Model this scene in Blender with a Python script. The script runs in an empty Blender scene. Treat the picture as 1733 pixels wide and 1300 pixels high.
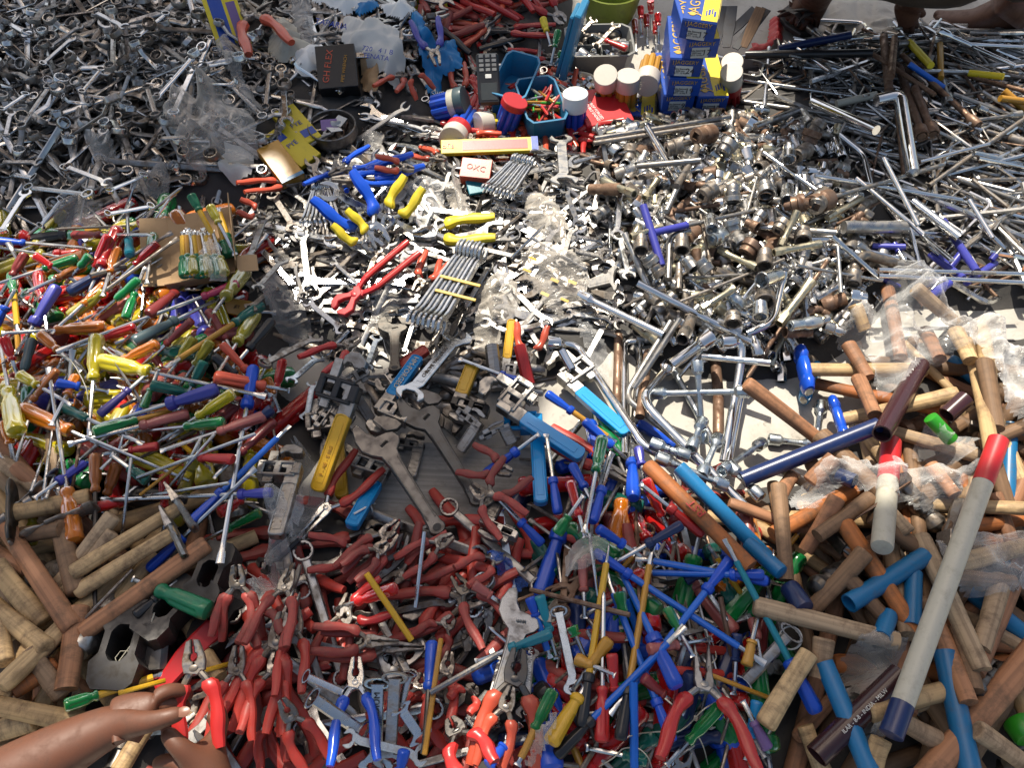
import bpy, bmesh, math, random
import numpy as np
from mathutils import Matrix, Vector, noise as mnoise
R = math.radians
random.seed(7); rng = np.random.default_rng(7)
C = bpy.context.scene.collection
SC = bpy.context.scene
# ---------------------------------------------------------------- camera, sky, sun, exposure
CAM_H, PITCH, FPX, W0, H0 = 1.15, R(57), 1309.0, 1733.0, 1300.0
cam = bpy.data.cameras.new('camera'); camo = bpy.data.objects.new('camera', cam); C.objects.link(camo)
cam.sensor_width = 36; cam.lens = 36 * FPX / W0; cam.clip_start = .02; cam.clip_end = 500
camo.location = (0, 0, CAM_H); camo.rotation_euler = (R(90) - PITCH, 0, 0)
SC.camera = camo
SUN_EL, SUN_AZ = R(60), R(-19)            # azimuth from +Y towards +X
SUNV = Vector((math.sin(SUN_AZ) * math.cos(SUN_EL), math.cos(SUN_AZ) * math.cos(SUN_EL), math.sin(SUN_EL)))
world = bpy.data.worlds.new('World'); SC.world = world; world.use_nodes = True
wn = world.node_tree.nodes; wl = world.node_tree.links
sky = wn.new('ShaderNodeTexSky'); sky.sky_type = 'NISHITA'; sky.sun_disc = False
sky.sun_elevation = SUN_EL; sky.sun_rotation = SUN_AZ % (2 * math.pi)
sky.air_density = 1.0; sky.dust_density = 3.0; sky.ozone_density = 1.0
bg = wn['Background']; wb = wn.new('ShaderNodeMix'); wb.data_type = 'RGBA'; wb.blend_type = 'MULTIPLY'; wb.inputs['Factor'].default_value = 1; wb.inputs['B'].default_value = (1, .93, .82, 1)   # the camera's white balance
wl.new(sky.outputs[0], wb.inputs['A']); wl.new(wb.outputs['Result'], bg.inputs[0]); bg.inputs[1].default_value = .12
sl = bpy.data.lights.new('sun', 'SUN'); sl.energy = 4.8; sl.angle = R(.6); sl.color = (1, .93, .80)
so = bpy.data.objects.new('sun', sl); C.objects.link(so); so.rotation_euler = SUNV.to_track_quat('Z', 'Y').to_euler()
SC.view_settings.view_transform = 'Standard'; SC.view_settings.look = 'None'
SC.view_settings.exposure = .62; SC.view_settings.gamma = 1
SC.cycles.use_denoising = True
SC.cycles.max_bounces = 8; SC.cycles.transparent_max_bounces = 16; SC.cycles.caustics_reflective = False; SC.cycles.caustics_refractive = False
SC.cycles.sample_clamp_indirect = 6

# ---------------------------------------------------------------- pixel <-> place
FW = np.array([0, math.cos(PITCH), -math.sin(PITCH)]); UP = np.array([0, math.sin(PITCH), math.cos(PITCH)])
def at(u, v, z=0.0):
    d = FW + np.array([(u - W0 / 2) / FPX, 0, 0]) + UP * ((H0 / 2 - v) / FPX)
    t = (z - CAM_H) / d[2]
    return np.array([d[0] * t, d[1] * t, z])
def to_px(x, y, z):
    q = y * FW[1] + (z - CAM_H) * FW[2]
    return W0 / 2 + FPX * x / q, H0 / 2 - FPX * (y * UP[1] + (z - CAM_H) * UP[2]) / q

# ---------------------------------------------------------------- materials
MATS = {}
def nmat(name):
    m = bpy.data.materials.new(name); m.use_nodes = True
    nt = m.node_tree; b = nt.nodes['Principled BSDF']
    return m, nt, b
def mixc(nt, fac, a, b, mode='MIX'):
    n = nt.nodes.new('ShaderNodeMix'); n.data_type = 'RGBA'; n.blend_type = mode
    for s, v in ((n.inputs['Factor'], fac), (n.inputs['A'], a), (n.inputs['B'], b)):
        if hasattr(v, 'is_output') or isinstance(v, bpy.types.NodeSocket): nt.links.new(v, s)
        else: s.default_value = v if not isinstance(v, tuple) else (*v, 1)[:4]
    return n.outputs['Result']
def mathn(nt, op, a, b=0., c=None, clamp=False):
    n = nt.nodes.new('ShaderNodeMath'); n.operation = op; n.use_clamp = clamp
    for i, v in enumerate((a, b) if c is None else (a, b, c)):
        if isinstance(v, bpy.types.NodeSocket): nt.links.new(v, n.inputs[i])
        else: n.inputs[i].default_value = v
    return n.outputs[0]
def noisen(nt, scale, detail=3, rough=.55, stretch=None):
    tc = nt.nodes.new('ShaderNodeTexCoord'); n = nt.nodes.new('ShaderNodeTexNoise')
    n.inputs['Scale'].default_value = scale; n.inputs['Detail'].default_value = detail; n.inputs['Roughness'].default_value = rough
    v = tc.outputs['Object']
    oi = nt.nodes.new('ShaderNodeObjectInfo')
    ad = nt.nodes.new('ShaderNodeVectorMath'); ad.operation = 'ADD'; nt.links.new(v, ad.inputs[0])
    cb = nt.nodes.new('ShaderNodeCombineXYZ'); k = mathn(nt, 'MULTIPLY', oi.outputs['Random'], 7.0)
    for i in range(3): nt.links.new(k, cb.inputs[i])
    nt.links.new(cb.outputs[0], ad.inputs[1]); v = ad.outputs[0]
    if stretch:
        mp = nt.nodes.new('ShaderNodeMapping'); mp.inputs['Scale'].default_value = stretch; nt.links.new(v, mp.inputs[0]); v = mp.outputs[0]
    nt.links.new(v, n.inputs['Vector'])
    return n.outputs['Fac']
def rnd(nt):
    oi = nt.nodes.new('ShaderNodeObjectInfo'); g = nt.nodes.new('ShaderNodeNewGeometry')
    return mathn(nt, 'FRACT', mathn(nt, 'ADD', oi.outputs['Random'], g.outputs['Random Per Island']))
def maprange(nt, v, a, b, c, d):
    n = nt.nodes.new('ShaderNodeMapRange'); nt.links.new(v, n.inputs[0])
    for i, x in enumerate((a, b, c, d)): n.inputs[i + 1].default_value = x
    return n.outputs[0]
def bumpn(nt, b, h, s=.3, d=.001):
    n = nt.nodes.new('ShaderNodeBump'); n.inputs['Strength'].default_value = s; n.inputs['Distance'].default_value = d
    nt.links.new(h, n.inputs['Height']); nt.links.new(n.outputs[0], b.inputs['Normal'])
def metal(name, col, col2=None, rough=.3, dirt=(.12, .085, .055), dirtamt=.35, metallic=1., scale=60):
    m, nt, b = nmat(name); col2 = col2 or tuple(c * .55 for c in col)
    base = mixc(nt, rnd(nt), col, col2)
    f = noisen(nt, scale, 4, .65); d = maprange(nt, f, .55 - dirtamt * .25, .8 - dirtamt * .25, 0, min(1, dirtamt * 2))
    out = mixc(nt, d, base, dirt)
    nt.links.new(out, b.inputs['Base Color'])
    nt.links.new(mathn(nt, 'SUBTRACT', metallic, mathn(nt, 'MULTIPLY', d, .75 * metallic), clamp=True), b.inputs['Metallic'])
    nt.links.new(mathn(nt, 'ADD', maprange(nt, f, .3, .7, rough * .7, rough * 1.3), mathn(nt, 'MULTIPLY', d, .3)), b.inputs['Roughness'])
    bumpn(nt, b, f, .18, .0006)
    MATS[name] = m; return m
def plastic(name, col, rough=.32, trans=0., dirt=(.10, .075, .055), dirtamt=.3, var=.25, spec=.5):
    m, nt, b = nmat(name)
    base = mixc(nt, rnd(nt), col, tuple(c * (1 - var) for c in col))
    f = noisen(nt, 60, 6, .7)
    d = maprange(nt, f, .60 - dirtamt * .25, .85 - dirtamt * .2, 0, min(1, dirtamt * 1.6))
    nt.links.new(mixc(nt, d, base, dirt), b.inputs['Base Color'])
    nt.links.new(mathn(nt, 'ADD', rough, mathn(nt, 'MULTIPLY', d, .35)), b.inputs['Roughness'])
    b.inputs['Specular IOR Level'].default_value = spec
    if trans: b.inputs['Transmission Weight'].default_value = trans; b.inputs['IOR'].default_value = 1.4
    bumpn(nt, b, noisen(nt, 260, 2), .12, .0004)
    MATS[name] = m; return m
def wood(name, a, b_, dirt=(.10, .06, .035)):
    m, nt, b = nmat(name)
    base = mixc(nt, rnd(nt), a, b_)
    g = noisen(nt, 1, 1.5, .5, (1.6, 230, 230)); f = noisen(nt, 24, 7, .75, (.55, 1, 1))
    base = mixc(nt, maprange(nt, g, .42, .68, 0, .55), base, tuple(c * .5 for c in b_))
    nt.links.new(mixc(nt, maprange(nt, f, .47, .66, 0, .8), base, dirt), b.inputs['Base Color'])
    b.inputs['Roughness'].default_value = .62; b.inputs['Specular IOR Level'].default_value = .35
    bumpn(nt, b, mathn(nt, 'ADD', mathn(nt, 'MULTIPLY', g, .3), f), .35, .001)
    MATS[name] = m; return m
metal('chrome', (.66, .66, .66), (.46, .46, .45), .22, dirtamt=.22)
metal('bright_chrome', (.86, .86, .85), (.70, .70, .69), .13, dirtamt=.08)
metal('satin_steel', (.50, .495, .48), (.27, .26, .25), .33, dirtamt=.36)
metal('worn_steel', (.38, .35, .32), (.19, .17, .15), .4, dirtamt=.5)
metal('grey_steel', (.42, .41, .39), (.24, .23, .22), .42, dirtamt=.3)
metal('dark_steel', (.17, .16, .15), (.08, .075, .07), .38, dirtamt=.35)
metal('gunmetal', (.17, .16, .15), (.12, .115, .105), .36, dirtamt=.3); metal('black_iron', (.06, .057, .055), (.035, .033, .032), .5, dirt=(.05, .04, .03), dirtamt=.4, metallic=.5)
metal('zinc_brass', (.58, .53, .38), (.42, .38, .28), .33, dirtamt=.3)
metal('brown_steel', (.27, .17, .11), (.15, .10, .075), .5, dirt=(.11, .05, .025), dirtamt=.5, metallic=.55)
metal('zinc_blue', (.58, .63, .66), (.42, .46, .48), .3, dirtamt=.2)
CLR = {
 'yellow': ((.86, .70, .02), .45), 'orange': ((.90, .25, .012), .45), 'red': ((.70, .02, .018), .4), 'green': ((.01, .26, .06), .35),
 'olive': ((.42, .36, .03), .25), 'teal': ((.012, .13, .10), .1), 'amber': ((.36, .11, .02), .15)}
for k, (c, t) in CLR.items(): plastic('clear_' + k, c, .16, t, dirtamt=.14, var=.3)
for k, c in {'blue': (.01, .075, .52), 'maroon': (.22, .028, .025), 'rose': (.36, .10, .085), 'purple': (.07, .05, .24), 'indigo': (.055, .06, .36), 'black': (.014, .014, .016),
             'pink': (.42, .03, .09), 'slate': (.05, .085, .095), 'green': (.01, .16, .07), 'brightred': (.46, .025, .022), 'salmon': (.56, .085, .04), 'brightyellow': (.66, .38, .02),
             'skyblue': (.01, .24, .58), 'white': (.72, .72, .68), 'orange': (.62, .12, .02), 'navy': (.01, .025, .10), 'lime': (.03, .30, .02), 'bluesleeve': (.01, .13, .58),
             'ochre': (.50, .25, .03), 'tealblue': (.01, .20, .27), 'grey': (.28, .28, .27), 'violet': (.20, .12, .32)}.items():
    plastic(k, c, .30, 0, dirtamt=.22)
plastic('dullred', (.36, .05, .038), .5, dirtamt=.5, dirt=(.14, .06, .045), var=.5)
plastic('brickred', (.46, .042, .028), .42, dirtamt=.35, dirt=(.14, .05, .04), var=.35)
plastic('enamelblue', (.01, .085, .60), .16, dirtamt=.1); plastic('enamelsky', (.01, .30, .68), .18, dirtamt=.1)
plastic('cream', (.55, .52, .42), .4, dirtamt=.35, dirt=(.22, .18, .12)); plastic('maroontube', (.045, .016, .02), .25, dirtamt=.15)
plastic('bluetube', (.012, .16, .36), .35, dirtamt=.3)
wood('pale_wood', (.60, .42, .22), (.44, .29, .14)); wood('red_wood', (.42, .20, .10), (.27, .13, .07))
wood('brown_wood', (.28, .165, .09), (.17, .10, .055)); wood('orange_wood', (.46, .16, .045), (.34, .11, .03)); wood('dusty_wood', (.44, .32, .20), (.30, .20, .12))
plastic('ink', (.02, .02, .025), .6, dirtamt=0, var=0); plastic('paper', (.74, .73, .68), .7, dirtamt=.2, dirt=(.45, .42, .36)); plastic('inkwhite', (.78, .78, .75), .5, dirtamt=.05, var=0)
plastic('inkblue', (.015, .05, .35), .5, dirtamt=.05); plastic('inkred', (.5, .02, .02), .5, dirtamt=.05); plastic('gold', (.6, .38, .05), .5, dirtamt=.1)
plastic('cardboard', (.42, .27, .14), .8, dirtamt=.35, dirt=(.24, .15, .08)); plastic('cartonblue', (.012, .07, .38), .4, dirtamt=.2); plastic('cartonyellow', (.80, .62, .03), .45, dirtamt=.15)
plastic('cartonred', (.52, .02, .025), .4, dirtamt=.15); plastic('milky', (.62, .56, .48), .35, .15, dirtamt=.25, dirt=(.3, .24, .18)); plastic('rubber', (.085, .085, .088), .8, dirtamt=.4)
plastic('trayblue', (.02, .19, .36), .35, dirtamt=.25); plastic('smoketub', (.26, .26, .245), .35, .25, dirtamt=.3); plastic('bucketgreen', (.30, .36, .05), .5, dirtamt=.4)
plastic('skin', (.12, .044, .022), .5, dirt=(.085, .035, .02), dirtamt=.55, var=0); plastic('shaded_skin', (.10, .038, .02), .5, dirt=(.05, .02, .012), dirtamt=.5, var=0); plastic('nail', (.21, .095, .06), .35, dirtamt=.1, var=0); plastic('leather', (.045, .035, .03), .6, dirtamt=.4)  # the second skin colour has the vendor's shade worked in
plastic('screen', (.045, .05, .05), .08, dirtamt=.05, var=0)
# clear film: wrinkled polythene
def film(name, tint, alpha, rough=.14):
    m, nt, b = nmat(name)
    b.inputs['Base Color'].default_value = (*tint, 1); b.inputs['Roughness'].default_value = rough; b.inputs['Specular IOR Level'].default_value = .9
    lw = nt.nodes.new('ShaderNodeLayerWeight'); lw.inputs['Blend'].default_value = .35
    nt.links.new(maprange(nt, lw.outputs['Facing'], .1, .9, alpha * .75, min(1, alpha * 3)), b.inputs['Alpha'])
    n1 = noisen(nt, 38, 3, .6, (1, 2.3, 1)); bumpn(nt, b, mathn(nt, 'ABSOLUTE', mathn(nt, 'SUBTRACT', n1, .5)), .7, .010)
    MATS[name] = m; return m
film('film', (.85, .85, .84), .20, .1); film('film_dusty', (.62, .57, .50), .42, .2); film('film_grey', (.42, .40, .37), .5, .25); film('film_dense', (.80, .78, .75), .34, .14); film('film_blue', (.03, .12, .5), .6)
# ground sheet
def sheetmat(name, a, b_, dirt):
    m, nt, b = nmat(name)
    f = noisen(nt, 9, 6, .65); g = noisen(nt, 70, 4, .7); st = noisen(nt, 2.2, 5, .6)
    c = mixc(nt, maprange(nt, st, .35, .65, 0, 1), a, b_)
    c = mixc(nt, maprange(nt, f, .5, .75, 0, .7), c, dirt); c = mixc(nt, maprange(nt, g, .6, .75, 0, .6), c, tuple(x * .5 for x in dirt))
    nt.links.new(c, b.inputs['Base Color']); b.inputs['Roughness'].default_value = .75
    bumpn(nt, b, mathn(nt, 'ADD', f, g), .4, .002); MATS[name] = m; return m
sheetmat('sheet', (.50, .475, .42), (.40, .375, .33), (.22, .185, .145)); sheetmat('soil', (.17, .14, .11), (.11, .09, .07), (.07, .055, .045))
sheetmat('depth_shade', (.06, .055, .05), (.035, .032, .03), (.02, .018, .016)); wood('board', (.36, .34, .31), (.28, .265, .24), (.14, .125, .11))  # the near-black one paints the shade deep between the tools

# ---------------------------------------------------------------- shapes: (verts, faces)
def lathe(prof, n=12, mod=None, cap=(1, 1)):
    V = []; F = []
    for i, (x, r) in enumerate(prof):
        for k in range(n):
            a = 2 * math.pi * k / n; q = r * (mod(i, a, x) if mod else 1)
            V.append((x, q * math.cos(a), q * math.sin(a)))
    for i in range(len(prof) - 1):
        for k in range(n):
            a = i * n + k; b = i * n + (k + 1) % n
            F.append((a, b, b + n, a + n)[::-1])
    if cap[0]: F.append(tuple(range(n)))
    if cap[1]: F.append(tuple(range((len(prof) - 1) * n, len(prof) * n))[::-1])
    F = [f[::-1] for f in F]
    return np.array(V), [f[::-1] for f in F]
def tube(pts, rad, n=8, sy=1., sz=1., cap=True):
    P = [Vector(p) for p in pts]; N = len(P)
    if not hasattr(rad, '__len__'): rad = [rad] * N
    T = [((P[min(i + 1, N - 1)] - P[max(i - 1, 0)]).normalized()) for i in range(N)]
    u = Vector((0, 0, 1)) if abs(T[0].z) < .9 else Vector((1, 0, 0))
    V = []; F = []
    for i in range(N):
        s = T[i].cross(u)
        s.normalize(); u = s.cross(T[i]).normalized()
        for k in range(n):
            a = 2 * math.pi * k / n
            V.append(tuple(P[i] + s * (math.cos(a) * rad[i] * sy) + u * (math.sin(a) * rad[i] * sz)))
    for i in range(N - 1):
        for k in range(n):
            a = i * n + k; b = i * n + (k + 1) % n
            F.append((a, b, b + n, a + n))
    if cap: F.append(tuple(range(n))[::-1]); F.append(tuple(range((N - 1) * n, N * n)))
    return np.array(V), F
def bm_geo(bm):
    bm.verts.index_update()
    V = np.array([tuple(v.co) for v in bm.verts]); F = [tuple(v.index for v in f.verts) for f in bm.faces]; bm.free(); return V, F
def prism(out, t, bev=.0008, zc=0.):
    bm = bmesh.new(); vs = [bm.verts.new((x, y, zc - t / 2)) for x, y in out]
    f = bm.faces.new(vs); bm.normal_update()
    if f.normal.z > 0: f.normal_flip()
    r = bmesh.ops.extrude_face_region(bm, geom=[f]); nv = [g for g in r['geom'] if isinstance(g, bmesh.types.BMVert)]
    bmesh.ops.translate(bm, verts=nv, vec=(0, 0, t)); bm.normal_update()
    if bev:
        ed = [e for e in bm.edges if len(e.link_faces) == 2 and abs(e.verts[0].co.z - e.verts[1].co.z) < 1e-7]
        bmesh.ops.bevel(bm, geom=ed, offset=bev, segments=1, affect='EDGES', clamp_overlap=True)
    bmesh.ops.triangulate(bm, faces=[f for f in bm.faces if len(f.verts) > 4]); bmesh.ops.recalc_face_normals(bm, faces=bm.faces)
    return bm_geo(bm)
def box(sx, sy, sz, c=(0, 0, 0), bev=.001):
    bm = bmesh.new(); bmesh.ops.create_cube(bm, size=1)
    for v in bm.verts: v.co = Vector((v.co.x * sx + c[0], v.co.y * sy + c[1], v.co.z * sz + c[2]))
    if bev: bmesh.ops.bevel(bm, geom=bm.edges[:], offset=bev, segments=1, affect='EDGES')
    return bm_geo(bm)
def cat(*gs):
    V = []; F = []; o = 0
    for v, f in gs: V.append(v); F += [tuple(i + o for i in q) for q in f]; o += len(v)
    return np.vstack(V), F
def xf(g, M):
    M = np.array(M); v, f = g; return v @ M[:3, :3].T + M[:3, 3], f
def tr(g, x=0, y=0, z=0): return xf(g, Matrix.Translation((x, y, z)))
def rot(g, a, ax): return xf(g, Matrix.Rotation(R(a), 4, ax))
def scl(g, x, y, z): return g[0] * np.array([x, y, z]), g[1]
def mirror_y(g): return g[0] * np.array([1, -1, 1]), [f[::-1] for f in g[1]]
def mk(name, g, mats, mi=None, sharp=32):
    me = bpy.data.meshes.new(name); v, f = g
    me.from_pydata(v.tolist() if hasattr(v, 'tolist') else v, [], f)
    for m in (mats if isinstance(mats, (list, tuple)) else [mats]): me.materials.append(MATS[m])
    if mi is not None: me.polygons.foreach_set('material_index', np.array(mi, dtype=np.int32))
    me.polygons.foreach_set('use_smooth', np.ones(len(f), dtype=bool))
    me.set_sharp_from_angle(angle=R(sharp)); me.update()
    return me
def mo(name, me, parent=None, M=None):
    o = bpy.data.objects.new(name, me); C.objects.link(o)
    if parent is not None: o.parent = parent
    if M is not None: o.matrix_basis = M
    return o

# ---------------------------------------------------------------- height field of the heap
GX0, GY0, CS = -1.75, -.12, .004
NX, NY = 875, 640
HF = np.zeros((NY, NX), dtype=np.float32)
gx = GX0 + (np.arange(NX) + .5) * CS; gy = GY0 + (np.arange(NY) + .5) * CS
GXX, GYY = np.meshgrid(gx, gy); PU, PV = to_px(GXX, GYY, .04)
def inpoly(poly, U=PU, V=PV):
    r = np.zeros(U.shape, bool); n = len(poly)
    for i in range(n):
        x1, y1 = poly[i]; x2, y2 = poly[(i + 1) % n]
        if y1 == y2: continue
        c = ((y1 > V) != (y2 > V)) & (U < (x2 - x1) * (V - y1) / (y2 - y1) + x1); r ^= c
    return r
def hs(x, y):
    i = np.clip(((np.asarray(x) - GX0) / CS).astype(int), 0, NX - 1); j = np.clip(((np.asarray(y) - GY0) / CS).astype(int), 0, NY - 1)
    return HF[j, i]
def stamp(P1, P2, r, w):
    P1 = np.asarray(P1); P2 = np.asarray(P2)
    d = P2 - P1; L = max(1e-4, math.hypot(d[0], d[1])); n = max(2, int(L / .003)); t = np.linspace(0, 1, n)
    rr = np.interp(t, np.linspace(0, 1, len(r)), r); ww = np.interp(t, np.linspace(0, 1, len(w)), w)
    nx_, ny_ = -d[1] / L, d[0] / L
    for k in np.linspace(-1, 1, 7):
        x = P1[0] + d[0] * t + nx_ * ww * k; y = P1[1] + d[1] * t + ny_ * ww * k; z = P1[2] + d[2] * t + rr * math.sqrt(1 - .8 * k * k)
        i = ((x - GX0) / CS).astype(int); j = ((y - GY0) / CS).astype(int); m = (i >= 0) & (i < NX) & (j >= 0) & (j < NY)
        np.maximum.at(HF, (j[m], i[m]), z[m])
QP = [.62, .05]; QB = [lambda x, y: .05]      # how deep loose tools settle into the heap, and how high it may grow
SLOPES = np.linspace(-.42, .42, 29)
def rest(A, B, r, w, sink=.0015, com=.5, smax=.42):
    A = np.asarray(A); B = np.asarray(B)
    d = B[:2] - A[:2]; L = max(1e-4, math.hypot(*d)); n = max(4, int(L / .005)); t = np.linspace(0, 1, n)
    rr = np.interp(t, np.linspace(0, 1, len(r)), r); ww = np.interp(t, np.linspace(0, 1, len(w)), w) * .75
    nx_, ny_ = -d[1] / L, d[0] / L; h = None
    for k in (-1, 0, 1):
        q = hs(A[0] + d[0] * t + nx_ * ww * k, A[1] + d[1] * t + ny_ * ww * k); h = q if h is None else np.maximum(h, q)
    s = (t - com) * L; b = SLOPES[np.abs(SLOPES) <= smax + 1e-6]
    a = (h + rr)[None, :] - b[:, None] * s[None, :]; a = np.partition(a, int(a.shape[1] * QP[0]) if QP[0] < 1 else a.shape[1] - 1, axis=1)[:, int(a.shape[1] * QP[0]) if QP[0] < 1 else a.shape[1] - 1]
    j = int(np.argmin(a + np.abs(b) * .002)); a0 = a[j] - sink
    a0 = min(a0, float(np.mean(QB[0](A[0] + d[0] * .5, A[1] + d[1] * .5))) + QP[1])
    return a0 - b[j] * com * L, a0 + b[j] * (1 - com) * L
def frame(P1, P2, roll=0., sx=1., s=1.):
    X = Vector(P2) - Vector(P1); X.normalize(); Y = Vector((0, 0, 1)).cross(X); Y.normalize(); Z = X.cross(Y)
    M = Matrix(((X.x, Y.x, Z.x, P1[0]), (X.y, Y.y, Z.y, P1[1]), (X.z, Y.z, Z.z, P1[2]), (0, 0, 0, 1)))
    return M @ Matrix.Rotation(roll, 4, 'X') @ Matrix.Diagonal((sx, s, s, 1))
# ---------------------------------------------------------------- tool shapes, along +X from 0 to L
def circ(cx, cy, r, a0, a1, n): return [(cx + r * math.cos(R(a0 + (a1 - a0) * i / n)), cy + r * math.sin(R(a0 + (a1 - a0) * i / n))) for i in range(n + 1)]
def jaw_pts(r, w, tilt):
    a = math.degrees(math.asin(w / r)); p = circ(0, 0, r, -152, -a - 14, 7)
    p += [(r * 1.02 * math.cos(R(a)), -w * 1.25), (r * 1.0 * math.cos(R(a)), -w), (-.05 * r, -w), (-.42 * r, -w * .55), (-.42 * r, w * .55), (-.05 * r, w), (r * 1.0 * math.cos(R(a)), w), (r * 1.02 * math.cos(R(a)), w * 1.25)]
    p += circ(0, 0, r, a + 14, 152, 7); c, s = math.cos(R(tilt)), math.sin(R(tilt))
    return [(x * c - y * s, x * s + y * c) for x, y in p]
def ringgeo(ro, ri, h, n=24, flare=0.):
    V = []; F = []
    for k in range(n):
        a = 2 * math.pi * k / n; q = ri * (1 if k % 2 else 1 / .88); c, s = math.cos(a), math.sin(a)
        V += [(ro * c, ro * s, -h / 2 + h * .15), (ro * .93 * c, ro * .93 * s, -h / 2), (q * 1.03 * c, q * 1.03 * s, -h / 2), (q * c, q * s, -h / 2 + h * .1), (q * c, q * s, h / 2 - h * .1), (q * 1.05 * c, q * 1.05 * s, h / 2), (ro * (.93 - flare) * c, ro * (.93 - flare) * s, h / 2), (ro * (1 - flare) * c, ro * (1 - flare) * s, h / 2 - h * .15)]
    for k in range(n):
        for j in range(8):
            a = k * 8 + j; b = k * 8 + (j + 1) % 8; c = ((k + 1) % n) * 8 + (j + 1) % 8; d = ((k + 1) % n) * 8 + j
            F.append((a, b, c, d))
    return np.array(V), F
def open_spanner(L=.2, r1=.016, r2=.014, w1=.0085, w2=.007, t=.0055):
    a = [(x + L - r1, y) for x, y in jaw_pts(r1, w1, 15)]; b = [(-x + r2, -y) for x, y in jaw_pts(r2, w2, 15)]
    hb = min(r1, r2) * .42; nk = min(.012, L * .08)
    out = a + [(L - r1 * 2 - nk, hb)] + [(r2 * 2 + nk, hb)] + b + [(r2 * 2 + nk, -hb), (L - r1 * 2 - nk, -hb)]
    g = prism(out, t, t * .16)
    rec = [box(L - 2 * (r1 + r2) - 2.6 * nk, hb * 1.0, t * .1, (L / 2, 0, s * (t / 2 + t * .03)), 0) for s in (1, -1)]
    return cat(g, *rec)
def combi_spanner(L=.2, r1=.016, w1=.0085, t=.006):
    a = [(x + L - r1, y) for x, y in jaw_pts(r1, w1, 15)]; hb = r1 * .36; ro = r1 * .82
    out = a + [(L - 2 * r1 - .012, hb), (ro * 1.5, hb), (ro * 1.1, hb * 1.3), (ro * 1.1, -hb * 1.3), (ro * 1.5, -hb), (L - 2 * r1 - .012, -hb)]
    return cat(prism(out, t, t * .16), tr(rot(ringgeo(ro, ro * .66, t * 1.5), 8, 'Y'), ro, 0, 0))
def ring_spanner(L=.22, r1=.0155, r2=.0135, crank=.012, t=.0055, n=24):
    hb = r1 * .42; c = crank
    pts = [(r2 * .8, 0, c), (r2 * 1.5, 0, c * .95), (r2 * 1.5 + c * 1.6, 0, 0), (L * .5, 0, 0), (L - r1 * 1.5 - c * 1.6, 0, 0), (L - r1 * 1.5, 0, c * .95), (L - r1 * .8, 0, c)]
    bar = tube(pts, [hb * 1.2, hb * 1.15, hb, hb * .92, hb, hb * 1.15, hb * 1.2], 8, 1., t / 2 / hb)
    return cat(bar, tr(rot(ringgeo(r2, r2 * .66, .011, n, .08), -6, 'Y'), r2, 0, c), tr(rot(ringgeo(r1, r1 * .66, .012, n, .08), 6, 'Y'), L - r1, 0, c))
def flat_ring(L=.2, r1=.0145, r2=.0125):
    hb = r1 * .45
    return cat(tube([(r2 * 1.7, 0, 0), (L / 2, 0, 0), (L - r1 * 1.7, 0, 0)], hb, 8, 1, .45), ringgeo_at(r2, r2, 0), ringgeo_at(r1, L - r1, 0))
def ringgeo_at(r, x, z): return tr(ringgeo(r, r * .68, .009), x, 0, z)
def hexm(a): return math.cos(math.pi / 6) / math.cos((a % (math.pi / 3)) - math.pi / 6)
def socket_g(L=.04, r=.012, deep=.45, n=24, steps=True, small=None):
    s = small or r * .86; d = L * deep
    pr = [(0, s * .45), (.0008, s * .55), (.001, s * .92), (.002, s), (L * .36, s), (L * .40, s * .94 if steps else s), (L * .44, s * .94 if steps else s), (L * .52, r), (L - .001, r), (L, r * .95), (L, r * .80), (L - .001, r * .77), (L - d, r * .74), (L - d - .001, r * .3)]
    sq = lambda a: .9 / max(abs(math.cos(a)), abs(math.sin(a)))
    return lathe([(L * .2, s * .45)] + pr, n, lambda i, a, x: hexm(a) * 1.1 if i >= 12 else (sq(a) if i in (0, 1) else 1.))
def tube_socket(L=.11, r=.009, n=12):
    hx = lambda i, a, x: hexm(a) * 1.08 if (i < 4 or i > 6) else 1.
    g = lathe([(.012, r * .7), (0, r * .72), (0, r), (L * .2, r), (L * .26, r * .86), (L * .74, r * .86), (L * .8, r * 1.05), (L, r * 1.05), (L, r * .76), (L - .012, r * .74)], n, hx)
    return g
def hole_discs(L, r): return cat(*[tr(lathe([(0, .0022), (.0004, .0022)], 10), 0, 0, 0) for _ in ()]) if 0 else xf(cat(*[tr(lathe([(-.0003, r * .28), (.0005, r * .28), (.0006, r * .0)], 10, cap=(1, 0)), 0, 0, 0)]), Matrix.Identity(4))
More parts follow.
